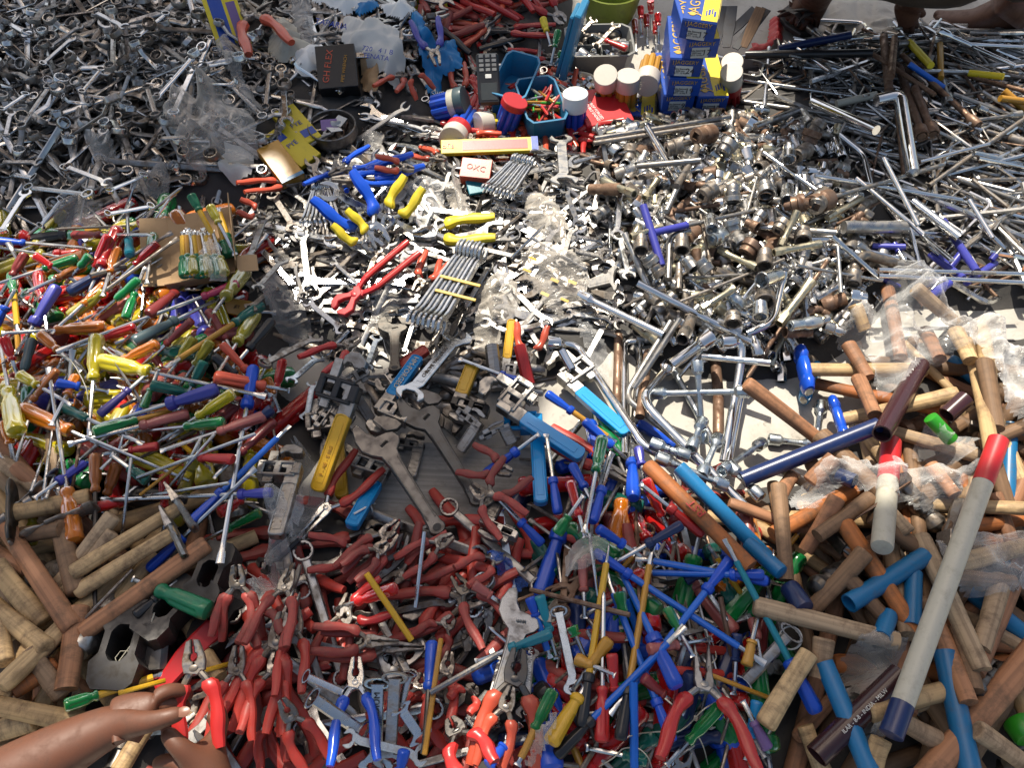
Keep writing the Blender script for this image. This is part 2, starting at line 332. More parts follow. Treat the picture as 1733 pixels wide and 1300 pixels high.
# screwdriver handles, unit length .1
def hnd(style, n=24):
    if style == 'flute':
        pr = [(0, .002), (.0008, .009), (.004, .0135), (.010, .0150), (.016, .0152), (.018, .0152), (.045, .0148), (.066, .0138), (.070, .0125), (.078, .0098), (.084, .0096), (.089, .0118), (.094, .0122), (.098, .0105), (.1, .006)]
        dp = [0, 0, 0, .02, .06, .16, .18, .16, .04, 0, 0, 0, 0, 0, 0]
        return lathe(pr, 36, lambda i, a, x: 1 - dp[i] * (.5 + .5 * math.cos(6 * a)) ** 1.5)
    if style == 'rib':
        pr = [(0, .003), (.001, .0095), (.005, .0125), (.012, .0135), (.05, .0120), (.072, .0095), (.080, .0088), (.082, .0125), (.085, .0135), (.094, .0135), (.097, .0115), (.1, .006)]
        dp = [0, 0, .03, .10, .13, .10, .03, 0, .10, .10, 0, 0]
        return lathe(pr, 36, lambda i, a, x: 1 - dp[i] * (.5 + .5 * math.cos((6 if i < 8 else 12) * a)))
    if style == 'slab':
        pr = [(0, .004), (.001, .0105), (.004, .013), (.010, .0138), (.012, .0138), (.050, .0122), (.062, .0112), (.064, .0112), (.078, .0090), (.083, .0090), (.086, .0122), (.094, .0122), (.097, .0100), (.1, .005)]
        dp = [0, 0, 0, 0, .20, .20, .18, 0, 0, 0, .06, .06, 0, 0]
        g = lathe(pr, 32, lambda i, a, x: 1 - dp[i] * max(0, math.cos(2 * a)) ** 3); return scl(g, 1, 1, .8)
    if style == 'bulb':
        pr = [(0, .003), (.001, .009), (.006, .0140), (.020, .0150), (.040, .0135), (.055, .0115), (.065, .0125), (.078, .0130), (.088, .0118), (.096, .0095), (.1, .005)]
        dp = [0, 0, 0, .03, .05, .05, .05, .05, .03, 0, 0]
        return lathe(pr, 32, lambda i, a, x: 1 - dp[i] * (.5 + .5 * math.cos(8 * a)))
def shaft_g(tip='flat', n=8):
    r = .0032
    if tip == 'flat':
        g = lathe([(0, r), (.088, r), (.092, r * 1.02), (.0955, r * 1.25), (.1, r * 1.35)], n)
        v = g[0]; m = v[:, 0] > .0915; k = np.where(v[:, 0] > .094, .28, .6); v[m, 2] *= k[m]; v[m, 1] *= 1.15
        return g
    if tip == 'awl': return lathe([(0, r), (.07, r * .9), (.085, r * .75), (.1, r * .1)], n)
    return lathe([(0, r), (.091, r), (.096, r * .8), (.1, r * .25)], n)
# pliers: origin at the pivot, nose to +X, grips to -X
def pliers_parts(kind, op, gl=.13):
    """returns list of (name, geo, matkey) for half-opening angle op (deg); gl grip length"""
    t = .010; out = []; o = R(op)
    if kind == 'combi': jp = [(-.012, -.004), (-.006, .012), (.008, .0135), (.018, .0125), (.044, .0065), (.046, .0008), (.036, .0008), (.034, .0016), (.024, .0016), (.022, .0040), (.016, .0048), (.011, .0030), (.010, .0006), (0, .0006), (-.004, -.010)]
    elif kind == 'long': jp = [(-.012, -.004), (-.006, .011), (.008, .012), (.020, .0095), (.070, .003), (.071, .0007), (.03, .0007), (.028, .002), (.022, .002), (.02, .0007), (0, .0007), (-.004, -.010)]
    elif kind == 'pump': jp = [(-.02, -.006), (-.012, .008), (.006, .010), (.022, .020), (.040, .018), (.048, .008), (.046, .003), (.038, .004), (.030, .009), (.018, .006), (.008, .001), (0, -.002), (-.01, -.011)]
    else: jp = [(-.012, -.004), (-.008, .012), (.004, .018), (.018, .016), (.026, .004), (.026, .0006), (.018, .0008), (.012, .005), (.006, .005), (.002, .0006), (-.004, -.010)]
    j = prism(jp, t, .0012)
    for s in (1, -1):
        g = j if s == 1 else mirror_y(j)
        g = xf(tr(scl(g, 1, 1, .9), 0, 0, .0006 * s), Matrix.Rotation(o * s * .35, 4, 'Z'))
        out.append(('jaw', g, None))
        # neck metal under the grip
        y0 = -s * .007
        k = gl / .13
        P = [(-.006, -s * .005), (-.018 * k, -s * .011), (-.034 * k, -s * .0175), (-.060 * k, -s * .0215), (-.085 * k, -s * .0205), (-.108 * k, -s * .0175), (-.130 * k, -s * .0185)]
        if kind == 'pump': P = [(-.015, -s * .006), (-.035 * k, -s * .012), (-.055 * k, -s * .012), (-.08 * k, -s * .012), (-.105 * k, -s * .0115), (-.13 * k, -s * .011), (-.15 * k, -s * .011)]
        Rm = Matrix.Rotation(-o * s * .0, 4, 'Z')
        pts = []
        for x, y in P:
            a = -s * o * -1 * (1 if True else 0)  # grips of the half swing outwards
            c, sn = math.cos(a), math.sin(a); pts.append((x * c - y * sn, x * sn + y * c, 0))
        pts = np.array(pts)
        # dense smooth path
        tt = np.linspace(0, 1, len(pts)); td = np.linspace(0, 1, 15)
        from_n = lambda c_: np.interp(td, tt, pts[:, c_]); q = np.stack([from_n(0), from_n(1), np.zeros(15)], 1)
        for _ in range(2): q[1:-1] = (q[:-2] + 2 * q[1:-1] + q[2:]) / 4
        out.append(('arm', tube(q[:5], .0048, 8, 1, .9), None))
        rr = np.array([.0072, .0112, .0104, .0078, .0076, .0082, .0090, .0092, .0086, .0078, .0076, .0064])
        if kind == 'pump': rr = np.array([.0056] * 11 + [.0048])
        out.append(('grip', tube(q[3:], rr, 10, 1.0, .82), 'C'))
    out.append(('rivet', rot(lathe([(-.0062, .0045), (-.0058, .0052), (.0058, .0052), (.0064, .0042)], 14), 90, 'Y'), None))
    return out
def adjustable_parts(L=.25):
    s = L / .25
    hd = circ(.013, 0, .0125, 60, 300, 10) + [(.05, -.0085), (.15, -.0105), (.172, -.013), (.182, -.022), (.192, -.026), (.206, -.021), (.210, -.012), (.212, .004), (.225, .012), (.245, .016), (.251, .019), (.246, .028), (.222, .034), (.200, .033), (.184, .024), (.172, .013), (.15, .0105), (.05, .0085)]
    body = prism([(x * s, y * s) for x, y in hd], .013 * s, .0014)
    rl = [prism([(x * s, y * s) for x, y in [(.03, z * .0062 - .0012), (.16, z * .0078 - .0012), (.16, z * .0078 + .0012), (.03, z * .0062 + .0012)]], .0150 * s, .0005) for z in (1, -1)]
    jaw = prism([(x * s, y * s) for x, y in [(x_ - .003, y_ - .009) for x_, y_ in [(.2165, -.004), (.246, .004), (.250, -.002), (.243, -.014), (.226, -.027), (.212, -.030), (.208, -.020), (.214, -.006)]]], .012 * s, .001)
    sc = tr(rot(lathe([(0, .0055 * s)] + [(.0011 * s * i + .0005, (.0068 if i % 2 else .0056) * s) for i in range(13)] + [(.0150 * s, .005 * s)], 12), -72, 'Z'), .190 * s, .006 * s, 0)
    hole_shade = tr(rot(lathe([(-.0076 * s, .0062 * s), (.0076 * s, .0062 * s)], 14), 90, 'Y'), .013 * s, 0, 0)  # solid dark plug; its colour stands for shade in the hole
    return [('body', cat(body, *rl), None), ('jaw', jaw, None), ('adjusting_screw', cat(sc, scl(sc, 1, 1, 1.25)) if 0 else scl(sc, 1, 1, 1.25), None), ('eye', hole_shade, 'depth_shade')]
def rrect(x0, x1, h, r): return circ(x1 - r, h - r, r, 90, 0, 4) + circ(x1 - r, -h + r, r, 0, -90, 4) + circ(x0 + r, -h + r, r, -90, -180, 4) + circ(x0 + r, h - r, r, 180, 90, 4)
def pipewrench_parts(L=.25):
    """handle butt at x=0, jaws at +X, hook jaw opening to +Y"""
    rim = prism(rrect(0, .155, .0105, .009), .012, .001); pan = [box(.120, .010, .0010, (.077, 0, z), .0004) for z in (.0062, -.0062)]
    hb = rim; lip = [prism(rrect(.004, .150, .0122, .010), .0006, .0002, z) for z in (.0072,)]
    ridge = [tube([(x, y, .0062) for x, y in rrect(.003, .152, .0090, .0078)] + [(.1442, .0090, .0062)], .0013, 5, cap=False)]
    heel = prism([(.150, -.010), (.205, -.010), (.212, .004), (.250 - .03, .012), (.220, .024), (.204, .024), (.198, .010), (.150, .010)], .013, .001)
    def teeth(x0, y0, dx, dy, n, t=.012): return cat(*[box(abs(dx) * .55 + abs(dy) * 1.6, abs(dy) * .55 + abs(dx) * 1.6, t, (x0 + dx * i, y0 + dy * i, 0), .0003) for i in range(n)])
    th = cat(*[box(.0016, .0026, .0125, (.2215, .0110 + .0026 * i, 0), .0003) for i in range(5)])
    shank = box(.100, .013, .011, (.205, .033, 0), .001)
    hook = prism([(.250, .0265), (.262, .0265), (.274, .020), (.276, .008), (.262, -.006), (.250, -.006), (.246, .000), (.247, .010), (.252, .014), (.252, .020), (.244, .024)], .0135, .0012)
    tk = cat(*[box(.0018, .0022, .0138, (.2465, -.004 + .003 * i, 0), .0003) for i in range(5)])
    rack = cat(*[box(.0022, .002, .0114, (.158 + .0045 * i, .0405, 0), .0003) for i in range(10)] + [box(.0022, .002, .0114, (.158 + .0045 * i, .0262, 0), .0003) for i in range(7)])
    fr = cat(box(.008, .052, .020, (.176, .022, 0), .0016), box(.008, .052, .020, (.214, .024, 0), .0016), box(.034, .010, .020, (.195, .045, 0), .0016), box(.034, .012, .020, (.195, -.004, 0), .0016),
             box(.034, .009, .0205, (.195, .0215, 0), .001))
    riv = rot(lathe([(-.0115, .003), (.0110, .003), (.0118, .0018)], 10), 90, 'Y'); riv = cat(tr(riv, .180, 0.0, 0), tr(riv, .212, .044, 0))
    nut = tr(lathe([(0, .0085)] + [(.0014 * i + .0005, .0098 if i % 2 else .0086) for i in range(12)] + [(.0175, .0085)], 16), .1865, .033, 0)
    return [('handle', cat(hb, *pan, *ridge), 'C'), ('heel_jaw', cat(heel, th), 'J'), ('hook_jaw', cat(shank, hook, tk, rack), 'J'), ('frame', cat(fr, riv), 'F'), ('adjusting_nut', nut, 'dark_steel')]
# hammers: handle butt at 0, head at +X end
def hhandle(L=.3, r=.016, style=0):
    k = [(0, .0), (0.0005, .72), (.0025, .86), (.008, .97), (.02, 1.0), (L * .25, .97), (L * .5, .92), (L * .7, .88), (L * .88, .90), (L, .88)]
    g = tube([(x, .0008 * math.sin(x * 9), 0) for x, _ in k], [max(.0008, q * r) for _, q in k], 16, 1.0, .86)
    return g
def sledge(L=.12, w=.022):
    pr = [(-L / 2, w * .55), (-L / 2 + .002, w * .80), (-L / 2 + .006, w * .92), (-L * .30, w), (-L * .20, w * .82), (-L * .12, w * .9), (L * .12, w * .9), (L * .20, w * .82), (L * .30, w), (L / 2 - .006, w * .92), (L / 2 - .002, w * .80), (L / 2, w * .55)]
    g = lathe(pr, 16, lambda i, a, x: 1.06 if 0 else min(1.12, 1.0 / max(abs(math.cos(a)), abs(math.sin(a)))) if 2 < i < 9 else 1.0)
    return rot(g, 90, 'Z')
def sledge_faces(L, w): return cat(*[rot(lathe([(s * L / 2 - .0004 * s, w * .60), (s * (L / 2 + .0016), w * .50)][::s], 16), 90, 'Z') for s in (1, -1)])
def ballpein(L=.09, w=.014):
    pr = [(-L / 2, w * .7), (-L / 2 + .002, w * .98), (-L / 2 + .012, w), (-L / 2 + .016, w * .75), (-L * .12, w * .78), (-L * .1, w * .95), (L * .12, w * .95), (L * .15, w * .7), (L * .2, w * .62), (L * .26, w * .85), (L * .36, w * .98), (L * .44, w * .8), (L * .49, w * .4), (L / 2, .001)]
    return rot(lathe(pr, 16), 90, 'Z')
def crosspein(L=.10, w=.013):
    a = rot(lathe([(-L / 2, w * .75), (-L / 2 + .002, w), (-L * .25, w), (-L * .18, w * .85), (-L * .1, w * .95), (L * .12, w * .95)], 8), 90, 'Z')
    b = prism([(-w, L * .10), (w, L * .10), (w * .25, L * .5), (-w * .25, L * .5)], w * 1.8, .001); return cat(a, b)
def clawhead(L=.11, w=.013):
    a = rot(lathe([(-L / 2, w * .9), (-L / 2 + .002, w * 1.05), (-L * .34, w * 1.05), (-L * .28, w * .7), (-L * .12, w * .75), (-L * .1, w * .95), (L * .12, w * .95)], 16), 90, 'Z')
    cl = [tube([(s * w * .15 + 0, L * .1, s * .004), (-.002, L * .25, s * .007), (-.010, L * .4, s * .010), (-.020, L * .5, s * .011)], [w * .7, w * .55, w * .42, w * .2], 8, 1, .5) for s in (1, -1)]
    return cat(a, *cl)
def eyed_head(w=.055, d=.038, L=.11, eye=.014):
    """loose sledge head with an open eye: block with the eye through Z"""
    o = [(-L / 2, -d * .32), (-L * .42, -d * .45), (-L * .22, -d * .5), (-L * .12, -d * .36), (L * .12, -d * .36), (L * .22, -d * .5), (L * .42, -d * .45), (L / 2, -d * .32), (L / 2, d * .32), (L * .42, d * .45), (L * .22, d * .5), (L * .12, d * .36), (-L * .12, d * .36), (-L * .22, d * .5), (-L * .42, d * .45), (-L / 2, d * .32)]
    N = len(o); V = []; F = []; h = w / 2
    for z in (-h, h):
        V += [(x, y, z * (1 if abs(x) < L * .3 else .86)) for x, y in o]
    for z in (-h, h):
        for x, y in o:
            a = math.atan2(y, x); V.append((eye * 1.25 * math.cos(a), eye * .85 * math.sin(a), z))
    for i in range(N):
        j = (i + 1) % N
        F += [(i, j, N + j, N + i), (N + i, N + j, 3 * N + j, 3 * N + i), (j, i, 2 * N + i, 2 * N + j), (2 * N + j, 2 * N + i, 3 * N + i, 3 * N + j)]
    return np.array(V), F

# ---------------------------------------------------------------- library of kinds
LIB = {}
def lib(key, L, parts, r, w): LIB[key] = dict(L=L, parts=parts, r=r, w=w)
for i, (L, a, b, c) in enumerate([(.25, .0140, .0125, .013), (.29, .0160, .0140, .016), (.33, .0175, .0155, .020), (.27, .0150, .0135, .009)]):
    lib(f'ring{i}', L, [('spanner', ring_spanner(L, a, b, c), None)], [.006, .005, .004, .005, .006], [a, .006, .006, .006, a])
for i, (L, a, b) in enumerate([(.17, .0145, .012), (.21, .018, .0155), (.25, .022, .019), (.15, .0125, .0105)]):
    lib(f'open{i}', L, [('spanner', open_spanner(L, a, b, a * .52, b * .52, .0055), None)], [.003] * 5, [a, .006, .006, .006, a])
for i, (L, a) in enumerate([(.20, .0165), (.25, .0205), (.17, .014)]):
    lib(f'combi{i}', L, [('spanner', combi_spanner(L, a, a * .52), None)], [.004, .003, .003, .003, .0035], [a * .8, .006, .006, .006, a])
lib('flatring', .2, [('spanner', flat_ring(), None)], [.0045, .003, .003, .003, .0045], [.013, .006, .006, .006, .014])
SOCK = [(.030, .0095, .45), (.036, .0120, .45), (.042, .0150, .5), (.050, .0180, .5), (.032, .0075, .5), (.065, .0115, .6), (.075, .0135, .6), (.040, .0210, .6)]
for i, (L, r, d) in enumerate(SOCK): lib(f'sock{i}', L, [('socket', socket_g(L, r, d), None)], [r * .86, r], [r * .8, r])
lib('tsock', .11, [('socket', tube_socket(), None), ], [.009, .008, .009], [.009] * 3)
lib('tsock2', .07, [('socket', tube_socket(.07, .0105), None)], [.0105, .009, .0105], [.0105] * 3)
for i, (L, r) in enumerate([(.20, .0032), (.26, .0045), (.15, .0026), (.32, .0055)]):
    lib(f'rod{i}', L, [('rod', lathe([(0, r * .8), (.001, r), (L - .001, r), (L, r * .8)], 8), None)], [r], [r])
    lib(f'key{i}', L, [('key', tube([(0, 0, 0), (L * .5, 0, 0), (L - r * 3, 0, 0), (L - r * .8, r * .8, 0), (L, r * 3, 0), (L, L * .2, 0)], r, 6), None)], [r], [r, r, r, r, r * 2])
lib('fatbar', .36, [('rod', lathe([(0, .006), (.001, .0075), (.359, .0075), (.36, .006)], 12), None)], [.0075], [.0075])
def sockbar(L=.28, r=.005):
    return cat(lathe([(0, r * .8), (.001, r), (L - .03, r), (L - .025, r * 1.9), (L - .001, r * 1.9), (L, r * 1.6), (L, r * 1.3), (L - .01, r * 1.2)], 12))
lib('sockbar', .28, [('rod', sockbar(), None)], [.005, .005, .009], [.005, .005, .009])
lib('tbar', .26, [('shaft', lathe([(0, .004), (.24, .004), (.242, .0075), (.262, .0075), (.262, .006), (.254, .0055)], 10), None), ('cross_handle', tube([(0, -.085, 0), (0, -.084, 0), (0, .084, 0), (0, .085, 0)], [.003, .0055, .0055, .003], 8), 'C')], [.006, .004, .004, .007], [.05, .004, .004, .008])
for k in ('combi', 'long', 'pump', 'nip'):
    for op in (3, 12, 22):
        og = {3: 1.5, 12: 8, 22: 18}[op]; ps = pliers_parts(k, og); x0 = .15 if k == 'pump' else .13; nose = {'combi': .046, 'long': .071, 'pump': .048, 'nip': .026}[k]
        ps = [(n, tr(g, x0, 0, 0), c) for n, g, c in ps]; sp = .02 + x0 * math.tan(R(og))
        lib(f'{k}{op}', x0 + nose, ps, [.006, .008, .007, .006, .005], [sp, sp * .8, .014, .012, .005])
lib('adjustable', .25, adjustable_parts(), [.0075], [.012, .01, .012, .03])
lib('pipewrench', .275, pipewrench_parts(), [.0075, .0075, .01, .009], [.014, .014, .03, .028])
for i, (L, r) in enumerate([(.34, .0122), (.38, .0135), (.30, .0112), (.44, .0150)]):
    hx = L - .012
    lib(f'ball{i}', L + .01, [('handle', hhandle(L, r), 'C'), ('head', tr(ballpein(.095, .0165), hx, 0, 0), 'F')], [r * .8, r * .8, r * .7, .016], [r, r, r, .02])
    lib(f'pein{i}', L + .01, [('handle', hhandle(L, r), 'C'), ('head', tr(crosspein(.105, .014), hx, 0, 0), 'F')], [r * .8, r * .8, r * .7, .015], [r, r, r, .02])
    lib(f'claw{i}', L + .01, [('handle', hhandle(L, r), 'C'), ('head', tr(clawhead(), hx, 0, 0), 'F')], [r * .8, r * .8, r * .7, .015], [r, r, r, .02])
    lib(f'sledge{i}', L + .01, [('handle', hhandle(L, r), 'C'), ('head', tr(sledge(.092, .0195), hx, 0, 0), 'F'), ('striking_face', tr(sledge_faces(.092, .0195), hx, 0, 0), 'satin_steel')], [r * .8, r * .8, r * .7, .022], [r, r, r, .024])
    lib(f'shaft{i}', L, [('handle', hhandle(L, r), 'C')], [r * .8], [r])
HANDLES = {s: hnd(s) for s in ('flute', 'rib', 'slab', 'bulb')}; SHAFTS = {s: shaft_g(s) for s in ('flat', 'cross', 'awl')}
SLEEVE = lathe([(0, .0046), (.0005, .0052), (.0995, .0050), (.1, .004)], 10)

# ---------------------------------------------------------------- registry
THINGS = []; MC = {}
def mesh_for(key, i, mat):
    k = (key, i, mat)
    if k not in MC: MC[k] = mk(f'{key}_shape', LIB[key]['parts'][i][1], mat)
    return MC[k]
def register(o, desc, catg, group, px, pts=None):
    o['category'] = catg; THINGS.append([o, desc, group, px, pts]); return o
def build(key, name, M, main, alt=None, F=None, J=None):
    ps = LIB[key]['parts']
    pick = lambda c: main if c is None else (alt or main) if c == 'C' else (F or main) if c == 'F' else (J or main) if c == 'J' else c
    if len(ps) == 1: return mo(name, mesh_for(key, 0, pick(ps[0][2])), None, M)
    e = bpy.data.objects.new(name, None); e.empty_display_size = .01; C.objects.link(e); e.matrix_basis = M
    for i, (n, g, c) in enumerate(ps): mo(n, mesh_for(key, i, pick(c)), e)
    return e
STUFF = {}
def stuff_add(bucket, geo, M, mat):
    b = STUFF.setdefault(bucket, dict(V=[], F=[], mi=[], mats=[], n=0))
    if mat not in b['mats']: b['mats'].append(mat)
    v, f = xf(geo, M); b['V'].append(v); o = b['n']; b['F'].append((np.array([len(q) for q in f]), np.concatenate([np.array(q) for q in f]) + o)); b['mi'] += [b['mats'].index(mat)] * len(f); b['n'] += len(v)
def stuff_flush(bucket, name, label, group=None, catg=None):
    b = STUFF[bucket]; V = np.vstack(b['V']); ls = np.concatenate([x[0] for x in b['F']]); li = np.concatenate([x[1] for x in b['F']])
    me = bpy.data.meshes.new(name); me.vertices.add(len(V)); me.vertices.foreach_set('co', V.astype(np.float32).ravel())
    me.loops.add(len(li)); me.loops.foreach_set('vertex_index', li.astype(np.int32)); me.polygons.add(len(ls))
    me.polygons.foreach_set('loop_start', np.concatenate([[0], np.cumsum(ls)[:-1]]).astype(np.int32)); me.polygons.foreach_set('loop_total', ls.astype(np.int32))
    for m in b['mats']: me.materials.append(MATS[m])
    me.polygons.foreach_set('material_index', np.array(b['mi'], dtype=np.int32)); me.polygons.foreach_set('use_smooth', np.ones(len(ls), dtype=bool))
    me.update(calc_edges=True); me.set_sharp_from_angle(angle=R(32))
    o = mo(name, me); o['kind'] = 'stuff'; o['label'] = label; o['category'] = catg or 'tools'; return o
def settle(u1, v1, u2, v2, r, w, sink=.0015, com=.5, smax=.42, zz=None, st=True):
    z1 = z2 = .05
    for _ in range(3):
        A, B = at(u1, v1, z1), at(u2, v2, z2)
        if zz: z1, z2 = zz
        else: z1, z2 = rest(A, B, r, w, sink, com, smax)
    A, B = at(u1, v1, z1), at(u2, v2, z2)
    if st: stamp(A, B, r, w)
    return A, B
def settle_w(A, B, r, w, sink=.0015, com=.5, smax=.42):
    z1, z2 = rest(A, B, r, w, sink, com, smax); A = np.array([A[0], A[1], z1]); B = np.array([B[0], B[1], z2]); stamp(A, B, r, w); return A, B
def tool_px(key, name, u1, v1, u2, v2, main, alt=None, F=None, J=None, roll=0., desc='', catg='tool', group=None, th=None, zz=None, smax=.42, flip=False):
    T = LIB[key]; A, B = settle(u1, v1, u2, v2, T['r'], T['w'], smax=smax, zz=zz); L = float(np.linalg.norm(B - A)); sx = L / T['L']; s = th or min(1.35, max(.75, sx))
    M = frame(A, B, roll, sx, s)
    if flip: M = M @ Matrix.Diagonal((1, -1, -1, 1))
    o = build(key, name, M, main, alt, F, J)
    return register(o, desc, catg, group, ((u1 + u2) / 2, (v1 + v2) / 2), (u1, v1, u2, v2))
# ---------------------------------------------------------------- ground and sheets
def sheet_mesh(x0, x1, y0, y1, n, m, zf):
    xs = np.linspace(x0, x1, n); ys = np.linspace(y0, y1, m); V = [(x, y, zf(x, y)) for y in ys for x in xs]
    F = [(j * n + i, j * n + i + 1, (j + 1) * n + i + 1, (j + 1) * n + i) for j in range(m - 1) for i in range(n - 1)]
    return np.array(V), F
o = mo('ground', mk('ground', sheet_mesh(-60, 60, -60, 60, 2, 2, lambda x, y: -.02), 'soil')); o['kind'] = 'structure'; o['label'] = 'bare brown soil under and around the trader\'s sheet'
def wr(x, y):
    v = Vector((x * 3, y * 3, 0)); return .004 * abs(mnoise.noise(v)) + .0025 * (1 - abs(mnoise.noise(v * 3 + Vector((4, 4, 4)))) * 3) * .5 + .001
o = mo('ground_sheet', mk('ground_sheet', sheet_mesh(-2.3, 2.3, -.5, 2.02, 230, 130, wr), 'sheet', sharp=180)); register(o, '=off-white worn cloth sheet spread on the soil under all the tools', 'sheet', None, (1300, 730)); o['nolm'] = 1
# ---------------------------------------------------------------- zones of the display (outlines on the ground)
ZN = {
 'ring': ([(-120, -60), (395, -60), (430, 80), (540, 120), (640, 180), (560, 235), (440, 320), (310, 360), (180, 388), (-120, 400)], .07),
 'topmid': ([(395, -60), (720, -60), (720, 230), (560, 235), (640, 180), (540, 120), (430, 80)], .05),
 'topred': ([(720, -60), (950, -60), (940, 90), (800, 100), (760, 150), (720, 230), (700, 230)], .05),
 'open': ([(430, 330), (500, 270), (640, 215), (800, 235), (1010, 240), (1050, 330), (1060, 470), (1010, 590), (900, 600), (800, 560), (700, 590), (560, 580), (470, 560), (425, 480), (420, 390)], .03),
 'socket': ([(1000, 235), (1240, 195), (1400, 250), (1480, 400), (1500, 480), (1430, 560), (1340, 610), (1100, 590), (1060, 500), (1030, 330)], .035),
 'rods': ([(1250, 90), (1400, 60), (1850, 20), (1850, 470), (1700, 480), (1540, 480), (1470, 400), (1390, 250), (1240, 200)], .045),
 'screw': ([(-120, 400), (180, 388), (310, 370), (430, 420), (440, 500), (420, 640), (520, 700), (500, 760), (430, 880), (350, 930), (240, 860), (-120, 850)], .035),
 'haml': ([(-120, 850), (120, 830), (330, 870), (350, 960), (330, 1150), (260, 1400), (-120, 1400)], .03),
 'pliers': ([(350, 960), (430, 870), (560, 860), (640, 880), (900, 880), (900, 1000), (840, 1100), (860, 1400), (260, 1400), (330, 1150)], .03),
 'mixb': ([(900, 760), (1010, 700), (1100, 780), (1180, 880), (1330, 960), (1340, 1400), (860, 1400), (840, 1100), (900, 1000)], .03),
 'hamr': ([(1180, 860), (1300, 830), (1400, 830), (1480, 740), (1580, 600), (1850, 560), (1850, 1400), (1340, 1400), (1330, 960)], .035),
 'centre': ([(520, 640), (640, 590), (900, 600), (960, 640), (1010, 700), (900, 800), (840, 860), (760, 700), (640, 820), (540, 860)], .0),
 'trays': ([(600, 200), (640, 180), (720, 230), (770, 150), (800, 100), (960, 90), (1000, 130), (1000, 235), (800, 240), (560, 245)], .012)}
MASK = {k: inpoly(p) for k, (p, h) in ZN.items()}
base = np.zeros_like(HF)
for k, (p, h) in ZN.items(): base = np.where(MASK[k], h, base)
base = np.where(MASK['centre'], 0, base)
base = np.where(inpoly([(680, 770), (860, 770), (900, 860), (700, 885)]), 0, base); base = np.where(inpoly([(540, 960), (640, 950), (650, 1060), (560, 1080)]), 0, base); base = np.where(inpoly([(425, 550), (560, 545), (560, 600), (520, 690), (440, 690)]), 0, base)
def blur(a, n):
    for ax in (0, 1):
        c = np.cumsum(np.pad(a, [(n + 1, n) if i == ax else (0, 0) for i in (0, 1)], mode='edge'), axis=ax, dtype=np.float64)
        a = ((c[2 * n + 1:] - c[:-2 * n - 1]) if ax == 0 else (c[:, 2 * n + 1:] - c[:, :-2 * n - 1])) / (2 * n + 1)
    return a
for _ in range(2): base = blur(base, 7)
q = 4; sx_ = gx[::q]; sy_ = gy[::q]; lump = np.array([[mnoise.noise(Vector((x * 14, y * 14, 0))) + .5 * mnoise.noise(Vector((x * 40, y * 40, 3))) for x in sx_] for y in sy_])
bz = base[::q, ::q] * (1 + .25 * lump) - .003
lump_full = np.kron(bz, np.ones((q, q)))[:NY, :NX]; HF[:] = np.maximum(.003, lump_full)
HB = HF.copy(); QB[0] = lambda x, y: HB[min(NY - 1, max(0, int((y - GY0) / CS))), min(NX - 1, max(0, int((x - GX0) / CS)))]
n = len(sx_); m_ = len(sy_)
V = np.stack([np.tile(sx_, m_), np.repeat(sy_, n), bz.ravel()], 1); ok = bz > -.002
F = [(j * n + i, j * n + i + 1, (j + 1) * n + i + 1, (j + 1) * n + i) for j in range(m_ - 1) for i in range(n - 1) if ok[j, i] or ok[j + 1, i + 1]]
o = mo('heap', mk('heap', (V, F), 'depth_shade', sharp=180)); o['kind'] = 'stuff'; o['label'] = 'dark jumble of small scrap and grit deep under the heaped tools'; o['category'] = 'scrap heap'

def rand_in(zone):
    m = MASKI[zone]; k = m[0][rng.integers(len(m[0]))], m[1][rng.integers(len(m[1]))]
    return gx[k[1]] + rng.uniform(-1, 1) * CS, gy[k[0]] + rng.uniform(-1, 1) * CS
MASKI = {k: np.nonzero(v) for k, v in MASK.items()}
def inzone(zone, x, y):
    i = int((x - GX0) / CS); j = int((y - GY0) / CS); return 0 <= i < NX and 0 <= j < NY and MASK[zone][j, i]
def pick(opts):
    r = rng.random() * sum(w for _, w in opts)
    for v, w in opts:
        r -= w
        if r <= 0: return v
    return opts[-1][0]
def scatter(zone, n, keys, mats, name, desc, catg, group, ang=None, spread=90, stuff=None, scale=(.85, 1.15), rollr=15, alt=None, F=None, inside=.45, smax=.42, sink=.003, accept=None):
    for _ in range(n):
        for _try in range(12):
            cx, cy = rand_in(zone); a = R(rng.uniform(0, 360) if ang is None else ang + rng.normal(0, spread) + (180 if rng.random() < .35 else 0))
            key = pick(keys); T = LIB[key]; s = rng.uniform(*scale); L = T['L'] * s; dx, dy = math.cos(a) * L / 2, math.sin(a) * L / 2
            if inzone(zone, cx + dx * inside, cy + dy * inside) and inzone(zone, cx - dx * inside, cy - dy * inside): break
        A, B = settle_w((cx - dx, cy - dy), (cx + dx, cy + dy), [r * s for r in T['r']], [w * s for w in T['w']], sink=sink, smax=smax)
        sx = float(np.linalg.norm(B - A)) / T['L']; M = frame(A, B, R(rng.normal(0, rollr)) + (math.pi if rng.random() < .3 else 0), sx, s); main = pick(mats)
        if stuff:
            for nme, g, c in T['parts']: stuff_add(stuff, g, M, (pick(alt) if alt else main) if c == 'C' else (F or 'worn_steel') if c == 'F' else main if c is None or c == 'J' else c)
            continue
        al = pick(alt) if alt else None
        o = build(key, name, M, main, al, F or main)
        d = desc.format(m=MATN.get(main, main), c=MATN.get(al, al), k=KINDN.get(key.rstrip('0123456789'), '')) ; u, v = to_px(*((A + B) / 2)); register(o, d, catg, group, (u, v), (*to_px(*A), *to_px(*B)))
